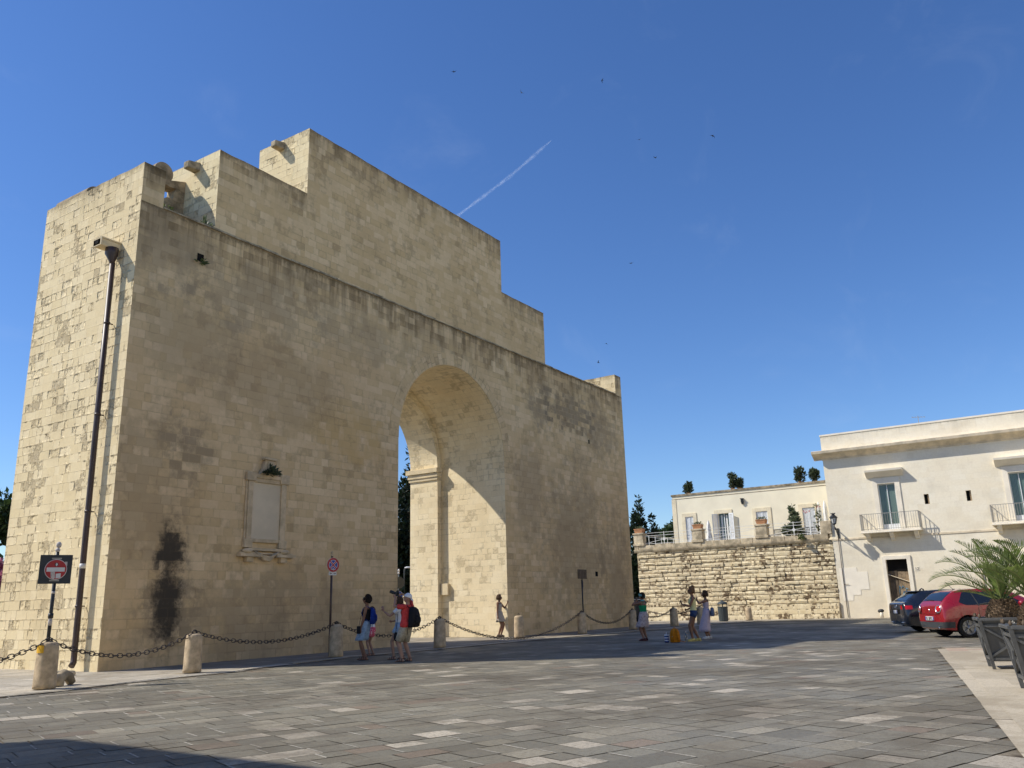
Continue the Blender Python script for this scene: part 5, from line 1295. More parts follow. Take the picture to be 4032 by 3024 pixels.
def palm(x, y, z, label, seed, fr):
    rnd = random.Random(seed); root = thing('palm', label, 'palm', (x, y, z), 0, 'young palms in the grey planters')
    mb = MB(); mb.tube([(0, 0, -.08), (0, 0, .12), (0, 0, .26), (0, 0, .36)], [.26, .29, .22, .12], 14)
    for i in range(150):
        a = i*2.399; f = i/150; zz = -.06+.38*f; r = .27*(1-.55*f**2)
        c = Vector((r*cos(a), r*sin(a), zz)); o_ = Vector((cos(a), sin(a), .75)).normalized()
        mb.obox(c+o_*.02, (.035, .012, .06), (-sin(a), cos(a), 0), (cos(a), sin(a), 0), (cos(a)*.5, sin(a)*.5, 1))
    mb.build('trunk', M['bark_palm'], root, world=False)
    lm = MB(); st = MB()
    for (az, el, L, droop) in fr:
        p = Vector((0, 0, .32)); pts = [p]; e = radians(el); a = radians(az); n = 22; tw = rnd.uniform(-.15, .15)
        for i in range(n):
            d = Vector((cos(a)*cos(e), sin(a)*cos(e), sin(e))); p = p+d*(L/n); pts.append(p)
            e -= radians(droop)*(i/n)**1.1*2.0/n; a += tw/n
        st.tube(pts, [.017*(1-.85*i/n)+.002 for i in range(n+1)], 5)
        m = 40
        for i in range(int(m*.14), m+1):
            f = i/m; q = f*n; j = min(n-1, int(q)); P = pts[j].lerp(pts[j+1], q-j); t = (pts[j+1]-pts[j]).normalized()
            sd = t.cross(Vector((0, 0, 1))); sd = sd.normalized() if sd.length > .05 else Vector((sin(a), -cos(a), 0)); up = sd.cross(t)
            ll = (.27 if f < .75 else .27*(1.04-f)/.29)*(.6+.4*min(1, f*4))*L/1.35*rnd.uniform(.85, 1.1)
            for sg in (-1, 1):
                d = (t*.75+sd*sg*.75+up*rnd.uniform(.3, .6)).normalized()
                tint = min(1, max(0, rnd.gauss(.42, .2)))
                w_ = .0105*rnd.uniform(.8, 1.25); s2 = d.cross(up).normalized()
                tip = P+d*ll+Vector((0, 0, -.05*ll)); mid = P+d*ll*.5
                lm.poly([P-s2*w_*.4, mid-s2*w_, tip, mid+s2*w_, P+s2*w_*.4], uv=[(0, 0)]*5, col=(tint, tint, tint, 1))
    st.build('frond_stalks', M['leaf_stalk'], root, world=False); lm.build('leaflets', M['leaf_palm'], root, world=False, fixn=False)
M['bark_palm'] = plain('palm_trunk_scales', (.13, .09, .055), .9, .45, 14, .15, bump=.5)
M['leaf_stalk'] = plain('palm_stalk', (.16, .19, .06), .6, .2, 5, .3)
rnd = random.Random(77); fr1 = [(100, 44, 1.35, 98), (93, 60, 1.35, 92), (120, 34, 1.2, 88), (110, 70, 1.25, 70), (80, 76, 1.35, 60), (-80, 60, 1.35, 75), (-60, 46, 1.2, 75), (-104, 72, 1.35, 60), (-118, 42, 1.2, 78), (20, 55, 1.2, 80), (-20, 66, 1.25, 70), (178, 58, 1.1, 80), (150, 76, 1.3, 55), (88, 24, .8, 40), (-88, 25, .85, 40)]
palm(5.69, -19.32, .84, 'young feathery palm in the nearer fully visible planter', 1, fr1)
palm(1.75, -20.05, .84, 'young palm beyond the right edge of the view, only its frond tips showing', 2, [(rnd.uniform(0, 360) if k > 8 else (60+k*12), rnd.uniform(38, 78), rnd.uniform(1.0, 1.3), rnd.uniform(60, 95)) for k in range(9)])

# ------------------------------------------------------------------ cars
def catmull(P, n):
    out = []
    for i in range(len(P)-1):
        p0 = P[max(0, i-1)]; p1 = P[i]; p2 = P[i+1]; p3 = P[min(len(P)-1, i+2)]
        for k in range(n):
            t = k/n; out.append([.5*((2*b)+(-a+c)*t+(2*a-5*b+4*c-d)*t*t+(-a+3*b-3*c+d)*t**3) for a, b, c, d in zip(p0, p1, p2, p3)])
    out.append(list(P[-1])); return out
def paint(name, col):
    k = NT(name, .32, .5); k.b.inputs['Metallic'].default_value = 0; f = k.noise(30, 3, .6, k.obj())
    k.color(k.mix(k.step(f, .3, .7), tuple(x*.93 for x in col), tuple(x*1.05 for x in col))); k.b.inputs['Coat Weight'].default_value = 1; k.b.inputs['Coat Roughness'].default_value = .03
    k.put(k.b.inputs['Roughness'], k.step(k.noise(4, 4, .6, k.obj()), .3, .7, .25, .45))
    return k.mat
M['car_red'] = paint('deep_red_car_paint', (.27, .006, .012)); M['car_black'] = paint('black_blue_car_paint', (.008, .010, .018))
M['car_glass'] = glass('tinted_car_glass', (.014, .018, .022), .03, .8); M['plastic'] = plain('dark_bumper_plastic', (.045, .047, .05), .6, .1, 10, .35)
M['tyre'] = plain('tyre_rubber', (.018, .018, .018), .85, .2, 20, .2); M['alloy'] = plain('alloy_rim', (.26, .26, .27), .45, .08, 10, .5, metal=.8)
M['tail_red'] = glass('tail_light_red', (.45, .008, .012), .1, .6); M['chrome'] = plain('chrome_trim', (.75, .75, .76), .18, .04, 10, .5, metal=1)
M['seat_dark'] = plain('dark_seat_cloth', (.02, .02, .023), .9, .2, 10, .1)
def car(name, label, loc, rz, S, whl, paintm, rw=.31):
    """S: stations from rear to front (x, zsill, ysill, zmid, ymid, zbelt, ybelt, zroof, yroof, ztop). returns root + surface fns"""
    root = thing(name, label, 'car', loc, rz, 'cars parked by the palazzo')
    st = catmull(S, 7); X = [s_[0] for s_ in st]
    def section(s_):
        x, zs, ys, zm, ym, zb, yb, zr, yr, zt = s_
        P = [(0, zs), (ys*.6, zs), (ys*.94, zs+.01), (ys, zs+.05), (ym, zm), ((ym+yb)/2+.012, (zm+zb)/2), (yb, zb), ((yb*.55+yr*.45)+.012, zb*.55+zr*.45), (yr, zr), (yr*.88, zr+(zt-zr)*.62), (yr*.5, zt-(zt-zr)*.1), (0, zt)]
        return catmull(P, 3)
    secs = [section(s_) for s_ in st]; m = len(secs[0])
    body = MB(); rings = []
    for s_, q in zip(st, secs): rings.append([Vector((s_[0], y, z)) for y, z in q]+[Vector((s_[0], -y, z)) for y, z in q[-2:0:-1]])
    body.rings(rings, 0, True, True)
    bo = body.build('body', paintm, root, world=False)
    for ring_i in (): pass
    # wheel arches
    for wx, wr in whl:
        cm = MB(); cm.tube([(wx, -1.2, rw), (wx, 1.2, rw)], rw+.055, 40); c = cm.build('arch_cutter', M['plastic'], None)
        md = bo.modifiers.new('arch', 'BOOLEAN'); md.operation = 'DIFFERENCE'; md.object = c; md.solver = 'EXACT'
        c.matrix_world = Matrix.Translation(loc) @ Matrix.Rotation(rz, 4, 'Z')
    bpy.context.view_layer.update()
    dg = bpy.context.evaluated_depsgraph_get(); me = bpy.data.meshes.new_from_object(bo.evaluated_get(dg)); bo.modifiers.clear(); bo.data = me
    if len(me.materials) > 1:
        while len(me.materials) > 1: me.materials.pop()
    for o in [o for o in COL.objects if o.name.startswith('arch_cutter')]: bpy.data.objects.remove(o)
    es = bo.modifiers.new('EdgeSplit', 'EDGE_SPLIT'); es.split_angle = radians(38)
    def sec_at(x):
        i = 0
        while i < len(X)-2 and X[i+1] < x: i += 1
        t = (x-X[i])/max(1e-6, X[i+1]-X[i]); t = min(1, max(0, t))
        return [(a[0]*(1-t)+b[0]*t, a[1]*(1-t)+b[1]*t) for a, b in zip(secs[i], secs[i+1])]
    def yat(x, z):
        q = sec_at(x)
        for a, b in zip(q[3:], q[4:]):
            if min(a[1], b[1]) <= z <= max(a[1], b[1]) and abs(b[1]-a[1]) > 1e-6:
                return a[0]+(b[0]-a[0])*(z-a[1])/(b[1]-a[1])
        return q[-8][0]
    def zat(x, y):
        q = sec_at(x)[::-1]
        for a, b in zip(q, q[1:]):
            if a[0] <= abs(y) <= b[0] and b[0]-a[0] > 1e-6: return a[1]+(b[1]-a[1])*(abs(y)-a[0])/(b[0]-a[0])
        return q[6][1]
    root['_'] = 0; del root['_']
    def side_patch(name_, mat, sg, lo, hi, x0, x1, n=20, off=.006, par=None):
        g = MB(); R = []
        for i in range(n+1):
            x = x0+(x1-x0)*i/n; a, b = lo(x), hi(x); R.append([Vector((x, sg*(yat(x, a+(b-a)*j/6)+off), a+(b-a)*j/6)) for j in range(7)])
        for i in range(n):
            for j in range(6): g.poly([R[i][j], R[i+1][j], R[i+1][j+1], R[i][j+1]], smooth=True)
        return g.build(name_, mat, par or root, world=False, weld=True, fixn=False)
    def top_patch(name_, mat, x0, x1, w0, w1, n=14, off=.006, par=None):
        g = MB(); R = []
        for i in range(n+1):
            x = x0+(x1-x0)*i/n; w_ = w0(x) if callable(w0) else w0+(w1-w0)*i/n
            R.append([Vector((x-off*.7, w_*(j/8*2-1), zat(x, w_*(j/8*2-1))+off)) for j in range(9)])
        for i in range(n):
            for j in range(8): g.poly([R[i][j], R[i+1][j], R[i+1][j+1], R[i][j+1]], smooth=True)
        return g.build(name_, mat, par or root, world=False, weld=True, fixn=False)
    for wx, wy in whl:
        for sg in (-1, 1):
            RW = Matrix.Translation((wx, sg*wy, rw)) @ Matrix.Rotation(-sg*pi/2, 4, 'X')
            t = MB(); t.lathe([(rw*.66, -.1), (rw*.9, -.105), (rw*.985, -.085), (rw, -.05), (rw, .05), (rw*.985, .085), (rw*.9, .105), (rw*.66, .1), (rw*.64, 0)], (0, 0, 0), 36, 0, True, RW)
            wo = t.build('wheel', M['tyre'], root, world=False)
            r_ = MB(); r_.lathe([(rw*.6, .02), (rw*.66, .06), (rw*.68, .1), (rw*.64, .1), (rw*.6, .05)], (0, 0, 0), 36, 0, True, RW)
            for k in range(5):
                for dq in (-.16, .16):
                    a = 2*pi*k/5+.3; p = RW @ Vector((cos(a)*.05, sin(a)*.05, .085)); q = RW @ Vector((cos(a+dq)*rw*.64, sin(a+dq)*rw*.64, .075)); r_.bar(p, q, .032, .025)
            r_.lathe([(0, .06), (.06, .06), (.06, .1), (0, .1)], (0, 0, 0), 14, 0, True, RW); r_.build('rim', M['alloy'], wo, world=False)
            d = MB(); d.lathe([(0, .015), (rw*.62, .015), (rw*.62, .0), (0, .0)], (0, 0, 0), 24, 0, True, RW); d.build('brake_disc', M['dark_inside'], wo, world=False)
    u = MB(); u.box((.35, -.62, .2), (X[-1]-.4, .62, .36)); u.build('underside', M['dark_inside'], root, world=False)
    return root, yat, zat, side_patch, top_patch
# red three-door hatchback (x: rear 0 -> front 4.06)
S1 = [(0.00, .36, .62, .50, .68, .78, .66, .90, .60, .93), (.03, .30, .72, .48, .78, .80, .745, .96, .66, .985), (.10, .25, .76, .50, .825, .84, .79, 1.03, .67, 1.06), (.28, .22, .79, .52, .85, .89, .815, 1.19, .64, 1.225), (.50, .2, .80, .53, .86, .91, .83, 1.33, .61, 1.365),
      (.72, .19, .8, .53, .86, .92, .83, 1.37, .60, 1.415), (1.2, .19, .8, .53, .86, .93, .835, 1.395, .60, 1.445), (1.75, .19, .8, .53, .86, .92, .835, 1.39, .60, 1.44), (2.2, .19, .8, .53, .86, .91, .835, 1.32, .58, 1.375), (2.65, .19, .8, .53, .86, .90, .83, 1.12, .62, 1.18),
      (3.0, .2, .8, .53, .86, .88, .80, .95, .66, 1.0), (3.4, .2, .79, .52, .85, .82, .76, .87, .6, .92), (3.75, .22, .74, .5, .78, .72, .68, .77, .5, .81), (3.98, .26, .6, .46, .6, .6, .52, .64, .4, .67), (4.06, .34, .4, .46, .44, .54, .38, .57, .28, .58)]
def xf(px, py, hx, hy, ox, oy): pass
HD = radians(-56.5)
hv = Vector((cos(HD), sin(HD), 0)); wv_ = Vector((-sin(HD), cos(HD), 0))
rearR = Vector((17.02, -17.52, 0)); red_o = rearR+wv_*.80-hv*.74
red, yat, zat, sp_, tp_ = car('parked_car', 'glossy red three door hatchback with round tail lights and number plate', (red_o.x, red_o.y, .0), HD, S1, [(.74, .73), (3.22, .73)], M['car_red'])
bl = MB()
for sg in (-1, 1):
    g = sp_('side_glass', M['car_glass'], sg, lambda x: .96-.015*(x-.6)+max(0, .72-x)*.55, lambda x: min(1.335, .98+max(0, x-.52)*1.5) if x < 1.0 else (1.335 if x < 1.9 else max(.95, 1.335-(x-1.9)*.55)), .56, 2.55)
    b_ = MB(); b_.bar((1.12, sg*(yat(1.12, .93)+.012), .93), (1.02, sg*(yat(1.02, 1.33)+.012), 1.335), .035, .012, up=(0, 1, 0)); b_.build('pillar', M['plastic'], g, world=False)
rg = tp_('rear_window', M['car_glass'], .135, .47, lambda x: .60-.16*(x-.135)-max(0, .2-x)*.3, None)
w_ = MB(); w_.bar((.128, -.1, zat(.128, 0)+.02), (.16, .42, zat(.16, .4)+.02), .012, .018); w_.build('wiper', M['black_metal'], rg, world=False)
hr = MB()
for yy in (-.33, .33): hr.ball((.95, yy, 1.12), (.07, .13, .1), 8)
b_ = MB(); b_.box((.0, -.0, .0), (.001, .001, .001)) if False else None
tp_('windscreen', M['car_glass'], 2.2, 2.9, .62, .72)
# bumper of dark plastic
def rear_shell(name_, mat, z0, z1, x1, off, par, ypan=None):
    g = MB(); R = []
    n = 26
    for i in range(n+1):
        t = i/n*2-1; row = []
        for j in range(7):
            z = z0+(z1-z0)*j/6
            # march along the body outline seen from above at height z
            a = abs(t); xx = x1*max(0, (a-.72)/.28)**1.0 if a > .72 else 0.0
            xx = max(.012, xx); yy = (yat(max(xx, .02), z) if a > .72 else yat(.02, z)*a/.72*1.0)
            if a <= .72: xx = .012*(a/.72)
            row.append(Vector((xx-off, math.copysign(yy+(off if a > .72 else 0), t), z)))
        R.append(row)
    for i in range(n):
        for j in range(6): g.poly([R[i][j], R[i][j+1], R[i+1][j+1], R[i+1][j]], smooth=True)
    return g.build(name_, mat, par, world=False, weld=True, fixn=False)
bp_ = rear_shell('rear_bumper', M['plastic'], .30, .475, .34, .012, red)
ex = MB(); ex.tube([(.02, -.5, .30), (-.03, -.5, .30)], .035, 12); ex.box((-.012, -.62, .335), (-.008, -.44, .36)); ex.box((-.012, .44, .335), (-.008, .62, .36)); ex.build('exhaust', M['chrome'], bp_, world=False)
for sg in (-1, 1):
    ax = Vector((-.93, sg*.30, .22)).normalized(); q = Vector((0, 0, 1)).rotation_difference(ax).to_matrix().to_4x4(); c = Vector((-.005, sg*.60, .86))
    l_ = MB(); l_.lathe([(.092, -.03), (.118, -.02), (.122, .012), (.112, .022), (.096, .018), (.09, -.0)], c, 30, 0, True, q); lo = l_.build('tail_light', M['chrome'], red, world=False)
    l_ = MB(); l_.lathe([(0, .024), (.05, .022), (.092, .008), (.094, -.03), (0, -.03)], c, 26, 0, True, q); l_.build('red_lens', M['tail_red'], lo, world=False)
FONT = {'F': ['111', '100', '110', '100', '100'], 'G': ['111', '100', '101', '101', '111'], '6': ['111', '100', '111', '101', '111'], '5': ['111', '100', '111', '001', '111'], '4': ['101', '101', '111', '001', '001'], 'T': ['111', '010', '010', '010', '010'], 'L': ['100', '100', '100', '100', '111'], 'A': ['010', '101', '111', '101', '101'], ' ': ['000']*5}
def plate(root, x, yc, zc, wd, ht, text, name='number_plate'):
    p = MB(); p.box((x-.012, yc-wd/2, zc-ht/2), (x, yc+wd/2, zc+ht/2)); po = p.build(name, M['white'], root, world=False)
    p = MB()
    for sg in (-1, 1): p.box((x-.0145, yc+sg*wd/2-(.045 if sg > 0 else 0), zc-ht/2+.003), (x-.0125, yc+sg*wd/2+(.045 if sg < 0 else 0), zc+ht/2-.003))
    p.build('blue_band', M['blue'], po, world=False)
    p = MB(); cw = (wd-.12)/max(1, len(text)); y = yc+wd/2-.06
    for ch in text:
        for r, row in enumerate(FONT[ch]):
            for c_, v in enumerate(row):
                if v == '1':
                    ya = y-cw*.1-c_*cw*.27; za = zc+ht*.34-r*ht*.15
                    p.box((x-.0165, ya-cw*.27, za-ht*.152), (x-.0125, ya+.0005, za))
        y -= cw
    if text: p.build('plate_letters', M['black_metal'], po, world=False)
    return po
rc = MB(); rc.box((-.018, -.33, .50), (.02, .33, .65)); rco = rc.build('plate_recess', M['car_red'], red, world=False, bevel=.02)
plate(red, -.02, 0, .575, .52, .115, 'FG 654TL')
em = MB(); em.lathe([(0, 0), (.042, 0), (.042, .012), (0, .014)], (.0, 0, .82), 20, 0, True, Matrix.Rotation(-pi/2, 4, 'Y')); eo = em.build('round_emblem', M['chrome'], red, world=False)
em = MB(); em.box((-.02, -.006, .79), (-.0145, .006, .85)); em.box((-.02, .007, .814), (-.0145, .028, .826)); em.box((-.02, -.028, .814), (-.0145, -.007, .826)); em.build('emblem_cross', M['tail_red'], eo, world=False)
em = MB()
for k in range(4): em.box((-.013, -.42-.04*k, .725), (-.004, -.39-.04*k, .745))
em.build('badge_letters', M['chrome'], red, world=False)
an = MB(); an.bar((.85, 0, 1.42), (.62, 0, 1.66), .012); an.ball((.86, 0, 1.425), (.05, .03, .02), 8); an.build('roof_aerial', M['black_metal'], red, world=False)
sm = MB()
sm.tube([(-.006+.004, y_, .70) for y_ in (-.60, -.3, 0, .3, .60)], .005, 4)
for sg in (-1, 1): sm.tube([(.0, sg*.50, .70), (.012, sg*.55, .80), (.05, sg*.60, .985), (.15, sg*.60, zat(.15, .60)+.004)], .005, 4)
sm.build('tailgate_seam', M['dark_inside'], red, world=False)
for sg in (-1, 1):
    mi_ = MB(); mi_.ball((2.35, sg*.95, .98), (.08, .12, .075), 10); mi_.build('mirror', M['car_red'], red, world=False)
    dl = MB()
    for xx in (1.08, 2.42):
        pts = [Vector((xx+.05*(z-.5), sg*(yat(xx, z)+.002), z)) for z in [.3+.06*i for i in range(11)]]; dl.tube(pts, .005, 4)
    dl.build('door_seam', M['dark_inside'], red, world=False)
    hd = MB(); hd.box((1.22, sg*(yat(1.3, .82))-.015, .80), (1.42, sg*(yat(1.3, .82))+.02, .83)); hd.build('door_handle', M['car_red'], red, world=False, bevel=.008)
# black estate, beyond the red car
S2 = [(0.00, .40, .68, .55, .74, .82, .72, .96, .66, .98), (.04, .32, .80, .52, .86, .84, .82, 1.0, .72, 1.02), (.14, .26, .84, .54, .91, .88, .86, 1.05, .72, 1.07), (.36, .22, .87, .56, .93, .92, .88, 1.20, .68, 1.23), (.62, .2, .88, .56, .935, .94, .89, 1.34, .64, 1.375),
      (.9, .19, .88, .56, .935, .95, .89, 1.385, .63, 1.43), (1.6, .19, .88, .56, .935, .95, .89, 1.41, .63, 1.46), (2.4, .19, .88, .56, .935, .94, .89, 1.41, .63, 1.46), (2.9, .19, .88, .56, .935, .93, .89, 1.34, .62, 1.39), (3.4, .19, .88, .56, .935, .92, .88, 1.1, .68, 1.15),
      (3.7, .2, .88, .56, .93, .9, .85, .97, .7, 1.02), (4.2, .2, .86, .55, .92, .84, .8, .9, .66, .94), (4.65, .24, .8, .52, .84, .72, .72, .78, .54, .81), (4.88, .3, .6, .48, .62, .6, .55, .64, .42, .67), (4.94, .36, .45, .48, .48, .56, .42, .58, .3, .6)]
HB = radians(-62); hb_ = Vector((cos(HB), sin(HB), 0)); wb_ = Vector((-sin(HB), cos(HB), 0))
bo_ = Vector((20.9, -16.1, 0))+wb_*.85-hb_*.98
blk, yb_, zb_, sb_, tb_ = car('parked_car', 'black estate car parked beyond the red hatchback', (bo_.x, bo_.y, 0), HB, S2, [(1.0, .80), (3.9, .80)], M['car_black'], .335)
for sg in (-1, 1): sb_('side_glass', M['car_glass'], sg, lambda x: .98+max(0, .75-x)*.6, lambda x: min(1.35, 1.0+max(0, x-.6)*1.3) if x < 1.0 else (1.35 if x < 2.6 else max(.97, 1.35-(x-2.6)*.5)), .62, 3.3)
tb_('rear_window', M['car_glass'], .17, .6, lambda x: .66-.16*x, None); tb_('windscreen', M['car_glass'], 2.9, 3.6, .66, .78)
m_ = MB(); m_.box((.52, -.6, 1.385), (.95, .6, 1.425)); m_.build('roof_spoiler', M['car_black'], blk, world=False, bevel=.015)
m_ = MB(); m_.bar((.22, 0, 1.12), (.16, .5, 1.10), .02); m_.build('wiper', M['black_metal'], blk, world=False)
for sg in (-1, 1):
    t_ = MB(); R = []
    for i in range(9):
        xx = .28*(i/8)**1.6; R.append([Vector((xx+.0-.012, sg*(yb_(max(xx, .05), z)+.008) if i > 2 else sg*(.52+.1*i), z)) for z in (.80, .86, .93)])
    for i in range(8):
        for j in range(2): t_.poly([R[i][j], R[i+1][j], R[i+1][j+1], R[i][j+1]])
    t_.build('tail_light', M['tail_red'], blk, world=False, weld=True)
    m_ = MB(); m_.box((-.02, sg*.55-.12, .325), (.05, sg*.55+.12, .37)); m_.build('exhaust', M['chrome'], blk, world=False, bevel=.012)
pk = MB(); pk.box((-.012, -.34, .64), (.03, .34, .80)); pk.build('plate_recess', M['dark_inside'], blk, world=False)
plate(blk, -.015, .06, .715, .40, .12, '')
m_ = MB(); m_.tube([(.9, 0, 1.43), (.98, 0, 1.5), (1.05, 0, 1.45)], [.03, .02, .03], 6); m_.build('roof_fin', M['car_black'], blk, world=False)
m_ = MB()
for k in range(4): m_.tube([(-.004, .06*(k-1.5)+.042*cos(a), .89+.042*sin(a)) for a in [2*pi*q/14 for q in range(14)]], .006, 5, closed=True)
m_.build('ring_emblem', M['chrome'], blk, world=False)
# ------------------------------------------------------------------ people
def skin(name, c):
    k = NT(name, .5, .35); f = k.noise(9, 4, .6, k.obj()); k.color(k.mix(k.step(f, .3, .7), tuple(x*.88 for x in c), tuple(x*1.08 for x in c)))
    k.b.inputs['Subsurface Weight'].default_value = .05; return k.mat
M['skin_tan'] = skin('tanned_skin', (.23, .115, .068)); M['skin_fair'] = skin('fair_skin', (.35, .20, .135))
def cloth(name, c, var=.2, sc_=14, c2=None, thr=.55, psc=18):
    k = NT(name, .85, .2); f = k.noise(sc_, 4, .6, k.obj()); col = k.mix(k.step(f, .3, .7), tuple(x*(1-var) for x in c), tuple(min(1, x*(1+var)) for x in c))
    if c2: col = k.mix(k.step(k.noise(psc, 3, .6, k.obj()), thr, thr+.06), col, c2)
    k.color(col); k.bump(k.noise(7, 4, .6, k.obj()), .5, .02); return k.mat
M['hair_dark'] = cloth('dark_brown_hair', (.02, .013, .009)); M['hair_brown'] = cloth('chestnut_hair', (.07, .04, .022)); M['hair_blond'] = cloth('light_brown_hair', (.16, .09, .045))
M['c_black'] = cloth('black_cotton', (.015, .015, .017)); M['c_denim'] = cloth('pale_denim', (.26, .36, .47)); M['c_blue'] = cloth('royal_blue_nylon', (.012, .035, .20))
M['c_red'] = cloth('coral_red_cotton', (.55, .055, .05)); M['c_khaki'] = cloth('khaki_cotton', (.38, .34, .26)); M['c_white'] = cloth('white_cotton', (.70, .70, .70), .06); M['c_pink'] = cloth('pink_print_cotton', (.62, .10, .16), .2, 14, (.75, .5, .5), .55)
M['c_green'] = cloth('bright_green_cotton', (.01, .22, .085)); M['c_floral'] = cloth('floral_skirt_cotton', (.44, .38, .38), .15, 14, (.2, .13, .14), .56, 26); M['c_yellow'] = cloth('pale_yellow_jersey', (.72, .66, .32), .08); M['c_navy'] = cloth('dark_denim', (.03, .05, .11), .35)
M['c_lilac'] = cloth('lilac_cotton', (.50, .42, .48), .08); M['c_beige'] = cloth('oatmeal_linen', (.42, .36, .29), .1); M['c_teal'] = cloth('pale_turquoise_cotton', (.18, .42, .42)); M['c_mustard'] = cloth('mustard_canvas', (.46, .16, .008)); M['c_greyblue'] = cloth('grey_blue_leather', (.12, .15, .22))
M['c_sole'] = plain('shoe_sole', (.05, .035, .025), .8); M['c_shoe_yellow'] = plain('yellow_trainers', (.62, .5, .16), .8); M['c_shoe_white'] = plain('white_trainers', (.6, .58, .55), .8); M['c_shoe_dark'] = plain('dark_red_trainers', (.07, .025, .025), .8)
M['black_plastic'] = plain('black_plastic', (.012, .012, .013), .35, .1, 10, .5)
M['clear_plastic'] = glass('clear_bottle_plastic', (.30, .33, .34), .1); M['clear_plastic'].node_tree.nodes['Principled BSDF'].inputs['Transmission Weight'].default_value = .6
V = Vector
def bend(sh, wr, la, lb, hint):
    """elbow / knee position between two ends"""
    d = wr-sh; L = min(d.length, (la+lb)*.998); d = d.normalized(); wr2 = sh+d*L
    a = (la*la-lb*lb+L*L)/(2*L); h = sqrt(max(0, la*la-a*a)); hh = V(hint); hh = (hh-d*hh.dot(d)); hh.normalize()
    return sh+d*a+hh*h, wr2
class Person:
    def __init__(s, label, loc, yaw, height, skinm='skin_tan', lean=0, sw=.165, hw=.09, headyaw=0, headpitch=0, crouch=0, bust=0, girth=1.0):
        s.k = height/1.70; s.root = thing('person', label, 'person', (*loc, 0), yaw); s.sk = M[skinm]
        s.lean = radians(lean); s.sw = sw; s.bust = bust; s.g = girth
        s.pel = V((0, 0, .92-crouch)); s.hy = radians(headyaw); s.hp = radians(headpitch)
        s.hip = {1: s.pel+V((0, hw, -.03)), -1: s.pel+V((0, -hw, -.03))}
        s.sh = {1: s.sp(.455, sw), -1: s.sp(.455, -sw)}
        s.hc = s.sp(.675, 0)+V((.02, 0, .0))
        s.b = MB(); s.arms = {}; s.legs = {}
    def sp(s, t, y=0, x=0):   # point on the spine, t metres above the pelvis
        l = s.lean
        return s.pel+V((t*sin(l)+x*cos(l), y, t*cos(l)-x*sin(l)))
    def torso(s):
        g = s.g
        secs = [(-.10, .085, .125, 0), (-.05, .105*g, .155*g, -.005), (.03, .105*g, .16*g, -.005), (.13, .088*g, .128*g, .0), (.22, .09*g, .125*g, .0), (.32, .105*g+s.bust*.5, .14*g, .01+s.bust*.5), (.40, .10*g, .155, .0), (.455, .075, s.sw*.9, -.01), (.49, .055, .09, -.005), (.515, .05, .055, .0), (.56, .046, .047, .008), (.62, .046, .046, .015)]
        s.tsecs = secs
        s.b.loft([((s.sp(t, 0, x)), rx, ry, 0) for t, rx, ry, x in secs], 20)
    def tring(s, off, t0, t1, extra=None):
        out = []
        for i in range(9):
            t = t0+(t1-t0)*i/8; S_ = s.tsecs
            j = max(q for q in range(len(S_)-1) if S_[q][0] <= t+1e-6); a, b = S_[j], S_[j+1]; f = (t-a[0])/(b[0]-a[0])
            rx, ry, x = [a[q]+(b[q]-a[q])*f for q in (1, 2, 3)]
            e = extra(i/8) if extra else 0
            out.append((s.sp(t, 0, x), rx+off+e, ry+off+e, 0))
        return out
    def leg(s, sd, foot, hint=(1, 0, 0), toe=(1, 0, 0), shoe=None, r=1.0):
        hp = s.hip[sd]; an = V(foot)+V((0, 0, .085)); kn, an = bend(hp, an, .43, .42, hint); an.z = max(an.z, .08)
        th = hp.lerp(kn, .35); ca = kn.lerp(an, .3)
        s.b.tube([hp+V((0, 0, .04)), hp, th, hp.lerp(kn, .75), kn, ca, kn.lerp(an, .7), an, an+V((0, 0, -.045))], [.085*r, .088*r, .08*r, .06*r, .052*r, .056*r, .042*r, .035*r, .036], 14)
        t = V(toe).normalized(); a = V((an.x, an.y, .035))
        s.b.tube([a-t*.055, a-t*.02, a+t*.06+V((0, 0, .0)), a+t*.13+V((0, 0, -.01)), a+t*.175+V((0, 0, -.014))], [(.03, .03), (.036, .036), (.04, .032), (.043, .022), (.03, .014)], 12)
        s.legs[sd] = (hp, kn, an, t)
    def arm(s, sd, hand, hint=(-.3, 0, -1), pd=(0, 0, -1), pn=(0, 1, 0), curl=.5, r=1.0, spread=.2):
        shp = s.sh[sd]; el, wr = bend(shp, V(hand), .29, .25, hint)
        s.b.tube([shp+V((0, -sd*.045, .015)), shp, shp.lerp(el, .3), shp.lerp(el, .8), el, el.lerp(wr, .3), el.lerp(wr, .8), wr], [.046*r, .054*r, .047*r, .038*r, .036*r, .037*r, .027*r, .024*r], 12)
        s.hand(wr, V(pd), V(pn), curl, sd, spread); s.arms[sd] = (shp, el, wr)
    def hand(s, wr, d, nrm, curl, sd, spread=.2):
        d = d.normalized(); nrm = (nrm-d*nrm.dot(d)).normalized(); sd_ = d.cross(nrm)*sd
        pc = wr+d*.05
        s.b.tube([wr, wr+d*.03, wr+d*.07, wr+d*.09], [(.02, .02), (.03, .017), (.04, .015), (.036, .012)] if abs(nrm.z) > 2 else [.021, .027, .03, .024], 10)
        for i, (o, l) in enumerate(((-.03, .065), (-.01, .075), (.011, .07), (.031, .055))):
            p = wr+d*.085+sd_*o*-1; dd = (d+sd_*(-o)*spread*6).normalized(); pts = [p-d*.02, p]
            ang = 0
            for sgm in (.42, .33, .25):
                ang += curl*.9; q = dd*cos(ang)+nrm*sin(ang); p = p+q*l*sgm; pts.append(p)
            s.b.tube(pts, [.010, .0100, .0092, .0085, .0065], 7)
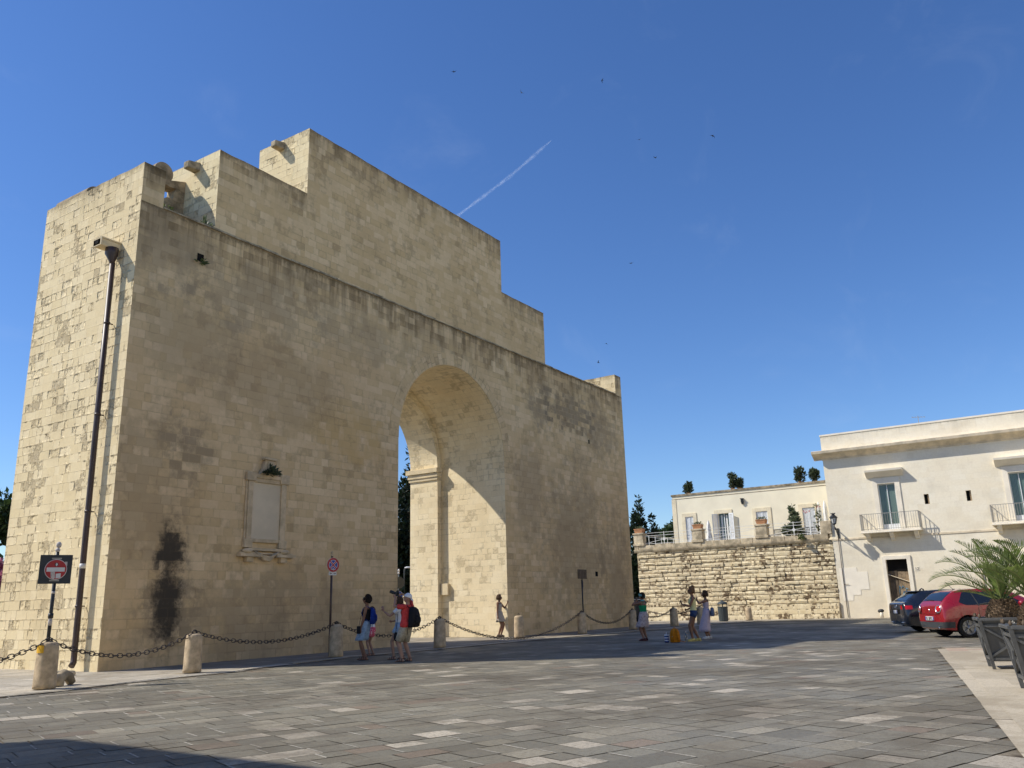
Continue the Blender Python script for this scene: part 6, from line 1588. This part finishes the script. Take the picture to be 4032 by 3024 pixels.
        p = wr+d*.035+sd_*.026; q = (d*.7+sd_*.8+nrm*.35).normalized(); p2 = p+q*.035; q2 = (d*.9+sd_*.25+nrm*.5*curl*2).normalized(); s.b.tube([wr+d*.02+sd_*.01, p, p2, p2+q2*.03], [.013, .0125, .011, .008], 7)
    def head(s):
        R = Matrix.Rotation(s.hy, 4, 'Z') @ Matrix.Rotation(s.hp, 4, 'Y'); s.R = R; c = s.hc; rr = []
        n = 20; m = 14
        for i in range(m+1):
            t = -pi/2+pi*i/m; z = .118*sin(t); e = max(.03, cos(t)); ring = []
            for k in range(n):
                a = 2*pi*k/n; x = .098*e*cos(a); y = .076*e*sin(a)
                if z < 0: y *= 1-.25*(-z/.118)**1.5; x *= 1-.08*(-z/.118)
                if cos(a) > 0:
                    if z < -.02: x += .012*cos(a)**3*(1 if z > -.1 else .4)
                    if -.005 < z < .03 and abs(y) > .018: x -= .009*cos(a)**2       # eye sockets
                    if abs(a if a < pi else a-2*pi) < .22 and -.045 < z < .025: x += .010+.016*(.025-z)/.07   # nose
                    if -.075 < z < -.055: x -= .004*cos(a)**6
                else: x *= 1.06
                ring.append(c+R @ V((x, y, z)))
            rr.append(ring)
        s.b.rings(rr, 0, True)
        for sg in (-1, 1):
            s.b.tube([c+R @ V((-.012, sg*.068, -.03)), c+R @ V((-.016, sg*.080, .0)), c+R @ V((-.012, sg*.074, .028))], [.008, .016, .008], 8)
        s.b.tube([s.sp(.5), s.sp(.58, 0, .008), c+V((-.01, 0, -.04))], [.054, .048, .05], 12)
    def body(s):
        o = s.b.build('body', s.sk, None, world=False); md = o.modifiers.new('r', 'REMESH'); md.mode = 'VOXEL'; md.voxel_size = .0075; md.use_smooth_shade = True
        m2 = o.modifiers.new('s', 'SMOOTH'); m2.factor = .5; m2.iterations = 2
        dg = bpy.context.evaluated_depsgraph_get(); me = bpy.data.meshes.new_from_object(o.evaluated_get(dg)); o.modifiers.clear(); o.data = me
        me.transform(Matrix.Scale(s.k, 4)); me.polygons.foreach_set('use_smooth', [True]*len(me.polygons)); o.parent = s.root; s.bo = o
        c, R = s.hc, s.R; e = MB()
        for sg in (-1, 1): e.ball(c+R @ V((.086, sg*.03, .012)), .010, 8)
        s.put('eyes', e, 'black_plastic', o)
        e = MB(); e.tube([c+R @ V((.098, -.022, -.058)), c+R @ V((.106, 0, -.056)), c+R @ V((.098, .022, -.058))], [.003, .006, .003], 6); s.put('mouth', e, 'lips', o)
    def put(s, name, mb, mat, par=None):
        mb.v = [tuple(c*s.k for c in p) for p in mb.v]
        return mb.build(name, M[mat], par or s.root, world=False)
    def hair(s, mat, kind='short', vol=1.0):
        c, R = s.hc, s.R; e = MB(); rr = []; n = 22
        for i in range(9):
            t = radians(-28+i*14.6); ring = []
            for k in range(n):
                a = 2*pi*k/n; q = .028*vol*(1+.25*sin(a*5+i)); x = (.100+q)*cos(t)*cos(a); y = (.078+q)*cos(t)*sin(a); z = (.118+q)*sin(t)+.012
                if cos(a) > .25 and t < radians(38): x = x*.62; z = max(z, .062)
                ring.append(c+R @ V((x-.008, y, z)))
            rr.append(ring)
        e.rings(rr, 0, True)
        rnd = random.Random(int(c.x*1000)+len(kind))
        if kind in ('curly', 'tousled'):
            for _ in range(60):
                a = rnd.uniform(.6, 2*pi-.6); t = rnd.uniform(-.25, 1.4); p = V(((.116)*cos(t)*cos(a)-.01, .095*cos(t)*sin(a), .135*sin(t)+.012)); e.ball(c+R @ p, rnd.uniform(.014, .026)*vol, 6)
        if kind == 'bun': e.ball(c+R @ V((-.06, 0, .145)), (.055, .05, .05), 12); 
        if kind == 'low': e.ball(c+R @ V((-.10, 0, -.0)), (.05, .055, .06), 12)
        if kind == 'bob':
            for k in range(9):
                a = radians(70+k*27.5); p = V((.098*cos(a)-.01, .082*sin(a), 0)); e.tube([c+R @ (p+V((0, 0, .05))), c+R @ (p*1.12+V((0, 0, -.03))), c+R @ (p*1.05+V((0, 0, -.085)))], [.03, .032, .012], 8)
        s.put('hair', e, mat)
    def glasses(s):
        c, R = s.hc, s.R; e = MB()
        for sg in (-1, 1): e.obox(c+R @ V((.098, sg*.034, .014)), (.006, .027, .02), R @ V((1, 0, 0)), R @ V((0, 1, 0)), R @ V((0, 0, 1))); e.bar(c+R @ V((.094, sg*.062, .018)), c+R @ V((-.01, sg*.082, .012)), .006, .008)
        e.bar(c+R @ V((.102, -.02, .02)), c+R @ V((.102, .02, .02)), .006, .006); s.put('sunglasses', e, 'black_plastic')
    def sandals(s, mat='c_sole', closed=False):
        for sd, (hp, kn, an, t) in s.legs.items():
            e = MB(); a = V((an.x, an.y, 0)); z = V((0, 0, 1)); sx = t.cross(z)
            up = 0 if an.z < .1 else an.z-.085
            ring = []
            for zz, ex in ((.0, 0), (.022, .004)):
                pts = []
                for k in range(14):
                    q = 2*pi*k/14; l = .135*cos(q)+.05; wd = (.043 if cos(q) > -.2 else .034)*sin(q); pts.append(a+t*l+sx*wd+z*(zz+up*0))
                ring.append(pts)
            e.rings(ring, 0, False)
            if closed: e.tube([a-t*.065+z*.045, a-t*.02+z*.06, a+t*.06+z*.05, a+t*.14+z*.035, a+t*.185+z*.028], [(.036, .04), (.045, .05), (.05, .042), (.05, .03), (.035, .018)], 12)
            else:
                for l, w_, h_ in ((.11, .052, .05), (.05, .05, .075), (-.01, .045, .1)): e.tube([a+t*l+sx*w_*cos(q)+z*(.012+h_*sin(q)) for q in [pi*k/8 for k in range(9)]], [.007]*9, 6)
                e.tube([a-t*.01+sx*.045+z*.09, a-t*.065+z*.085, a-t*.01-sx*.045+z*.09], .007, 6)
            s.put('shoe', e, mat)
    def top(s, mat, t0=-.02, t1=.44, sleeves=0, straps=True, off=.012, name='top', loose=0):
        e = MB(); e.loft(s.tring(off, t0, t1, lambda f: loose*(1-f)), 22)
        if sleeves:
            for sd, (shp, el, wr) in s.arms.items():
                d = shp.lerp(el, sleeves); e.tube([shp+V((0, -sd*.06, .012)), shp+V((0, 0, .012)), shp.lerp(el, sleeves*.5), d], [.06, .072, .066, .066+loose*.3], 12)
            e.loft([(s.sp(.43, 0, -.005), .095, s.sw*.98, 0), (s.sp(.47, 0, -.008), .078, s.sw*.85, 0), (s.sp(.5, 0, -.005), .062, .085, 0), (s.sp(.515), .058, .062, 0)], 20)
        elif straps:
            for sd in (-1, 1): e.tube([s.sp(t1-.02, sd*.085, .10), s.sp(.475, sd*.09, .065), s.sp(.497, sd*.09, .0), s.sp(.47, sd*.085, -.075), s.sp(t1-.03, sd*.075, -.095)], [(.016, .006)]*5, 8)
        s.put(name, e, mat)
    def skirt(s, mat, top=.10, length=.45, flare=.07, name='skirt', n=28, fold=.006, follow=True):
        e = MB(); rr = []
        k1 = (s.legs[1][1]+s.legs[-1][1])/2
        for i in range(9):
            f = i/8; z = top-length*f; c = s.sp(z) if z > -.02 else V((s.pel.x+(k1.x-s.pel.x)*min(1, (-z)/.45)*.8, s.pel.y+(k1.y-s.pel.y)*min(1, -z/.45), s.pel.z+z))
            wrx = .13+flare*f*.9 if i > 0 else .118; wry = .183+flare*f if i > 0 else .158
            ring = [c+V(((wrx+fold*f*3*sin(k*2*pi/n*7+.5))*cos(2*pi*k/n), (wry+fold*f*3*sin(k*2*pi/n*7))*sin(2*pi*k/n), 0)) for k in range(n)]
            rr.append(ring)
        e.rings(rr, 0, True); return s.put(name, e, mat)
    def shorts(s, mat, leg=.5, loose=.02, top=.1, name='shorts'):
        e = MB(); e.loft(s.tring(.016, -.09, top), 22)
        for sd, (hp, kn, an, t) in s.legs.items():
            d = hp.lerp(kn, leg); e.tube([hp+V((0, -sd*.01, .06)), hp, hp.lerp(kn, leg*.5), d], [.095, .10+loose*.3, .095+loose*.7, .088+loose*(1 if leg < .8 else .75)], 16)
        s.put(name, e, mat)
    def backpack(s, mat, w_=.16, h_=.46, d_=.19, top=.47):
        e = MB(); rr = []
        for f, q, dd in ((0, .75, .8), (.06, .95, 1), (.3, 1, 1.05), (.6, .98, .95), (.85, .85, .75), (.96, .6, .5), (1, .3, .25)):
            c = s.sp(top-h_+h_*f, 0, -.115-d_*.5*dd); ring = []
            for k in range(18):
                a = 2*pi*k/18; ca, sa = cos(a), sin(a); ca = math.copysign(abs(ca)**.6, ca); sa = math.copysign(abs(sa)**.6, sa); ring.append(c+V((ca*d_*.5*dd, sa*w_*q, 0)))
            rr.append(ring)
        e.rings(rr, 0, True)
        pk = MB(); c = s.sp(top-h_*.62, 0, -.115-d_*1.04); 
        e.ball(c, (.035, w_*.75, h_*.24), 10)
        for sd in (-1, 1): e.tube([s.sp(top-.03, sd*.09, -.12), s.sp(.5, sd*.1, -.02), s.sp(.44, sd*.115, .09), s.sp(.3, sd*.13, .115), s.sp(.17, sd*.15, .03), s.sp(top-h_+.08, sd*.13, -.11)], [(.024, .008)]*6, 8)
        for sd in (-1, 1): e.tube([s.sp(top-h_+.1, sd*.15, -.16), s.sp(top-h_-.08, sd*.17, -.15), s.sp(top-h_-.18, sd*.16, -.14)], [(.012, .004)]*3, 6)
        root = thing('backpack', 'x', 'backpack'); return e, root
M['lips'] = plain('lips', (.25, .08, .07), .5)
def local_thing(p, name, label, cat, mb, mat, part='body'):
    """a thing carried by a person: own top-level object sharing the person's frame"""
    root = thing(name, label, cat, tuple(p.root.location), p.root.rotation_euler.z)
    mb.v = [tuple(c*p.k for c in v) for v in mb.v]; mb.build(part, M[mat], root, world=False); return root
def phone(p, c, fwd, label):
    e = MB(); f = V(fwd).normalized(); z = V((0, 0, 1)); sx = f.cross(z).normalized(); u = sx.cross(f); e.obox(c, (.005, .038, .075), f, sx, u); return local_thing(p, 'phone', label, 'phone', e, 'black_plastic')

# 1 woman in black top and denim skirt, looking up to the left
p = Person('woman in black top and pale denim skirt looking up at the gate', (5.13, -4.12), radians(123), 1.68, 'skin_tan', lean=-3, headpitch=-20, bust=.03, sw=.155)
p.torso(); p.head(); p.leg(1, (-.02, .09, 0)); p.leg(-1, (.06, -.09, 0)); p.arm(1, (.12, .2, .80), hint=(-1, .3, 0), pd=(.1, 0, -1), curl=.3); p.arm(-1, (.06, -.22, .80), hint=(-1, -.3, 0), pd=(.1, 0, -1), curl=.3)
p.body(); p.hair('hair_dark', 'curly', 1.15); p.glasses(); p.top('c_black', .04, .42, bust := 0); p.skirt('c_denim', .12, .52, .05); p.sandals()
e, r_ = p.backpack(None, .14, .44, .15); bpy.data.objects.remove(r_); local_thing(p, 'backpack', 'royal blue backpack on the woman in black top', 'backpack', e, 'c_blue')
e = MB(); e.box((.10, .17, .70), (.2, .27, .90)); e.tube([(.15, .22, .9), (.11, .16, 1.15), (.02, .06, 1.40)], .006, 6); local_thing(p, 'handbag', 'small black shoulder bag at the front of the woman in denim skirt', 'bag', e, 'c_black')
# 2 girl behind her
p = Person('girl in white top and pink print shorts standing behind the woman in denim skirt', (6.73, -2.87), radians(112), 1.36, 'skin_fair', headpitch=-8, sw=.15)
p.torso(); p.head(); p.leg(1, (.05, .08, 0), r=.9); p.leg(-1, (-.03, -.08, 0), r=.9); p.arm(1, (.2, .12, 1.1), hint=(-.5, .6, -1), pd=(.6, -.5, .3), curl=.6); p.arm(-1, (.10, -.14, .93), hint=(-.6, -1, -.2), pd=(.7, .6, 0), curl=.6)
p.body(); p.hair('hair_brown', 'low'); p.top('c_white', .02, .44, .35, name='t_shirt'); p.shorts('c_pink', .5, .03); p.sandals()
# 3 photographer
p = Person('man in red t-shirt, khaki shorts and backwards white cap raising a camera', (4.79, -5.86), radians(98), 1.68, 'skin_fair', lean=-4, headpitch=-18, headyaw=12, sw=.185, girth=1.18, hw=.1)
p.torso(); p.head(); p.leg(1, (.06, .13, 0), toe=(1, .25, 0), r=1.1); p.leg(-1, (-.03, -.13, 0), toe=(1, -.2, 0), r=1.1)
p.arm(1, (.30, .07, 1.62), hint=(.4, .5, -1), pd=(.5, -.1, .8), pn=(0, -1, 0), curl=.8, r=1.1); p.arm(-1, (.17, -.10, 1.70), hint=(.2, -1, .3), pd=(.4, .85, .1), pn=(0, .3, -1), curl=.8, r=1.1)
p.body(); p.top('c_red', -.06, .44, .6, name='t_shirt', off=.02, loose=.02); p.shorts('c_khaki', .92, .03); p.sandals()
c, R = p.hc, p.R; e = MB(); rr = []
for i in range(7):
    t = radians(2+i*14.5); rr.append([c+R @ V((.112*cos(t)*cos(a)-.005, .092*cos(t)*sin(a), .112*sin(t)+.03)) for a in [2*pi*k/20 for k in range(20)]])
e.rings(rr, 0, True); e.mesh([c+R @ V((-.09*1.0-.085*cos(q)*s_, .08*sin(q), .03-.055*cos(q)*s_)) for s_ in (0, 1) for q in [radians(-80+20*k) for k in range(9)]], [(k, k+1, k+10, k+9) for k in range(8)], smooth=True); p.put('cap', e, 'c_white')
e, r_ = p.backpack(None, .185, .52, .22); bpy.data.objects.remove(r_); local_thing(p, 'backpack', 'big black backpack worn by the man in red', 'backpack', e, 'c_black')
e = MB(); cc = V((.31, .0, 1.71)); fd = V((.86, .12, .35)).normalized(); sx = fd.cross(V((0, 0, 1))).normalized(); u = sx.cross(fd)
e.obox(cc, (.035, .07, .048), fd, sx, u); e.obox(cc+u*.055, (.03, .03, .02), fd, sx, u); e.tube([cc+fd*.03, cc+fd*.09, cc+fd*.1, cc+fd*.2], [.036, .036, .042, .046], 16); e.obox(cc+u*.09, (.02, .025, .02), fd, sx, u); local_thing(p, 'camera', 'black camera with long lens raised by the man in white cap', 'camera', e, 'black_plastic')
# 4 companion behind the photographer
p = Person('woman in white t-shirt raising one hand, half hidden by the man in red', (5.55, -4.95), radians(118), 1.60, 'skin_fair', headpitch=-12, sw=.155)
p.torso(); p.head(); p.leg(1, (.14, .08, 0)); p.leg(-1, (-.10, -.08, 0), toe=(1, -.1, 0)); p.arm(1, (.42, .15, 1.34), hint=(.2, .4, -1), pd=(.35, 0, .95), pn=(0, -1, 0), curl=.15); p.arm(-1, (.22, -.15, 1.05), hint=(-.7, -.6, -.6), pd=(.8, .5, .1), curl=.6)
p.body(); p.hair('hair_brown', 'bob'); p.top('c_white', -.03, .44, .5, name='t_shirt'); p.shorts('c_denim', .45, .03); p.sandals()
e = MB(); e.ball(V((.05, .20, .63)), (.06, .10, .13), 12); e.tube([(.05, .2, .75), (.02, .2, 1.0), (0, .12, 1.4)], .007, 6); local_thing(p, 'handbag', 'dark round bag hanging beside the man in red', 'bag', e, 'c_black')
# 5 woman by the arch wall
p = Person('woman in short oatmeal dress posing in the sun at the arch edge', (21.0, 2.2), radians(-78), 1.70, 'skin_tan', headyaw=14, sw=.155)
p.root.location = (17.93, .24, .03)
p.torso(); p.head(); p.leg(-1, (-.02, -.07, 0)); p.leg(1, (.02, .10, 0), hint=(1, .1, 0), toe=(1, -.4, 0)); p.arm(1, (.28, .26, 1.36), hint=(.2, .5, -1), pd=(.25, .1, 1), pn=(-1, 0, 0), curl=.6); p.arm(-1, (.02, -.22, .82), hint=(-1, -.3, 0), pd=(.1, 0, -1), curl=.3)
p.body(); p.hair('hair_brown', 'bob', .9); p.glasses(); p.top('c_beige', .0, .42, name='dress_top'); sk = p.skirt('c_beige', .12, .42, .06, name='dress_skirt'); 
e = MB(); kx = p.pel.z-.31; e.rings([[V((p.pel.x+.03+(r_)*cos(a), (r_+.055)*sin(a), z)) for a in [2*pi*k/28 for k in range(28)]] for r_, z in ((.155, kx+.075), (.172, kx-.01))], 0, True, False); p.put('dark_hem', e, 'c_black', sk); p.sandals('c_sole', True)
# 6 woman in green
p = Person('woman in green strappy top, floral skirt and turquoise headscarf seen from behind', (15.3, -7.65), radians(78), 1.58, 'skin_tan', sw=.17, girth=1.12, headpitch=-4, headyaw=22)
p.torso(); p.head(); p.leg(1, (-.06, .14, 0), toe=(1, .5, 0), r=1.1); p.leg(-1, (.02, -.14, 0), toe=(.8, -.6, 0), r=1.1); p.arm(1, (.20, .12, 1.43), hint=(0, 1, -.6), pd=(.4, -.5, .8), pn=(0, -1, 0), curl=.7, r=1.12); p.arm(-1, (.22, -.02, 1.40), hint=(0, -1, -.6), pd=(.4, .4, .8), pn=(0, 1, 0), curl=.7, r=1.12)
p.body(); p.hair('hair_dark', 'curly', 1.1); p.top('c_green', .08, .36, off=.014); p.skirt('c_floral', .13, .56, .10); p.sandals('c_shoe_dark', True)
c, R = p.hc, p.R; e = MB(); e.rings([[c+R @ V((x_+.128*cos(a), .104*sin(a), z_+.04*cos(a))) for a in [2*pi*k/22 for k in range(22)]] for x_, z_ in ((-.004, .0), (-.012, .075))], 0, True, False); e.tube([p.sp(.54, .0, .07), p.sp(.54, .075, 0), p.sp(.53, 0, -.075), p.sp(.54, -.075, 0)], .03, 8, closed=True); p.put('headscarf', e, 'c_teal')
phone(p, V((.24, .05, 1.52)), (1, 0, 0), 'phone held up by the woman in green')
e = MB(); e.ball(V((.12, .19, .78)), (.05, .09, .13), 10); e.tube([(.1, .19, .9), (.03, .12, 1.2), (0, .05, 1.42)], .007, 6); local_thing(p, 'handbag', 'black bag on the far hip of the woman in green', 'bag', e, 'c_black')
# 7 woman in yellow
p = Person('tall woman in pale yellow tank top and dark denim shorts with hair in a bun', (15.03, -9.61), radians(121), 1.72, 'skin_tan', sw=.16, bust=.035, headpitch=-4, lean=1)
p.torso(); p.head(); p.leg(1, (.10, .06, 0), hint=(1, .1, 0), r=1.06); p.leg(-1, (-.12, -.09, 0), toe=(1, -.3, 0), r=1.06); p.arm(1, (.37, .13, 1.17), hint=(-.3, .3, -1), pd=(.45, .0, .9), pn=(-.8, -.4, .4), curl=.45); p.arm(-1, (.18, -.14, 1.00), hint=(-.8, -.5, -.5), pd=(.9, .5, .1), curl=.6)
p.body(); p.hair('hair_blond', 'bun'); p.glasses(); p.top('c_yellow', -.06, .43, off=.013, name='tank_top'); p.shorts('c_navy', .3, .015, .06); p.sandals('c_shoe_yellow', True)
phone(p, V((.44, .13, 1.26)), (1, 0, .25), 'phone in the hand of the woman in yellow')
# 8 woman in lilac dress
p = Person('woman in long lilac strappy dress holding a phone up', (16.75, -9.4), radians(112), 1.60, 'skin_tan', sw=.155, headpitch=-3)
p.torso(); p.head(); p.leg(1, (.04, .09, 0)); p.leg(-1, (-.06, -.10, 0), toe=(1, -.35, 0)); p.arm(1, (.30, .06, 1.38), hint=(.1, .9, -.5), pd=(.3, -.3, .9), pn=(-1, 0, 0), curl=.7); p.arm(-1, (.31, -.04, 1.36), hint=(.1, -.9, -.5), pd=(.3, .3, .9), pn=(-1, 0, 0), curl=.7)
p.body(); p.hair('hair_brown', 'bob'); p.top('c_lilac', .0, .40, name='dress_top'); p.skirt('c_lilac', .14, .80, .10, name='dress_skirt', fold=.005); p.sandals('c_shoe_white', True)
phone(p, V((.33, .02, 1.50)), (1, 0, 0), 'phone held up by the woman in lilac dress')
e = MB(); rr = []
for z_, q in ((.80, .8), (.83, 1), (.98, 1), (1.08, .85), (1.12, .5)): rr.append([V((-.21+.075*q*math.copysign(abs(cos(a))**.7, cos(a)), .10+.11*q*math.copysign(abs(sin(a))**.7, sin(a)), z_)) for a in [2*pi*k/16 for k in range(16)]])
e.rings(rr, 0, True); e.tube([(-.21, .18, 1.1), (-.15, .17, 1.3), (-.02, .14, 1.45)], [(.012, .005)]*3, 6); e.tube([(-.21, .02, 1.1), (-.15, .08, 1.3), (-.02, .13, 1.45)], [(.012, .005)]*3, 6)
local_thing(p, 'shoulder_bag', 'grey blue shoulder bag of the woman in lilac dress', 'bag', e, 'c_greyblue')
# things on the paving
bk = thing('backpack', 'mustard orange backpack standing on the shaded paving', 'backpack', (14.22, -9.23, .008), radians(-148))
e = MB(); rr = []
for z_, wx, wy, ox in ((0, .10, .15, 0), (.03, .115, .165, 0), (.2, .11, .165, 0), (.33, .095, .145, -.01), (.41, .07, .10, -.02), (.43, .03, .05, -.02)):
    rr.append([V((ox+wx*math.copysign(abs(cos(a))**.65, cos(a)), wy*math.copysign(abs(sin(a))**.65, sin(a)), z_)) for a in [2*pi*k/20 for k in range(20)]])
e.rings(rr, 0, True); e.build('bag', M['c_mustard'], bk, world=False)
for sg in (-1, 1):
    e = MB(); e.tube([(.06, sg*.055, .39), (.135, sg*.065, .33), (.14, sg*.07, .2), (.125, sg*.11, .06)], [(.028, .012)]*4, 8); e.build('strap', M['c_mustard'], bk, world=False)
e = MB(); e.tube([(-.02, -.03, .42), (-.02, -.02, .46), (-.02, .02, .46), (-.02, .03, .42)], .01, 6); e.build('handle', M['c_mustard'], bk, world=False)
e = MB(); e.tube([(.1, .14, .05), (.14, .22, .02), (.16, .3, .012)], [(.025, .01)]*3, 6); e.build('loose_strap', M['c_mustard'], bk, world=False)
e = MB(); e.ball((.118, -.10, .18), (.008, .012, .012), 8); e.build('badge', M['white'], bk, world=False)
bt = thing('water_bottle', 'clear plastic water bottle standing right of the orange backpack', 'bottle', (14.62, -9.45, .008), 0)
e = MB(); e.lathe([(.04, 0), (.043, .01), (.043, .1), (.038, .12), (.043, .14), (.043, .2), (.03, .25), (.015, .28), (.015, .3)], n=16); e.build('bottle', M['clear_plastic'], bt, world=False)
e = MB(); e.lathe([(.017, .295), (.017, .32), (.0, .322)], n=12); e.build('cap', M['white'], bt, world=False)
bl_ = thing('shopping_bag', 'blue and white striped bag left of the orange backpack', 'bag', (14.25, -8.92, .008), radians(-60))
e = MB(); 
for i in range(6):
    e2 = e; z0 = .04*i; e.rings([[V((.07*cos(a)*(1+.05*sin(3*a+i)), .10*sin(a), z)) for a in [2*pi*k/16 for k in range(16)]] for z in (z0, z0+.0399)], i % 2, True)
e.tube([(0, -.07, .23), (0, -.05, .31), (0, .05, .31), (0, .07, .23)], .007, 6, 1); e.build('bag', [M['c_blue'], M['c_white']], bl_, world=False)
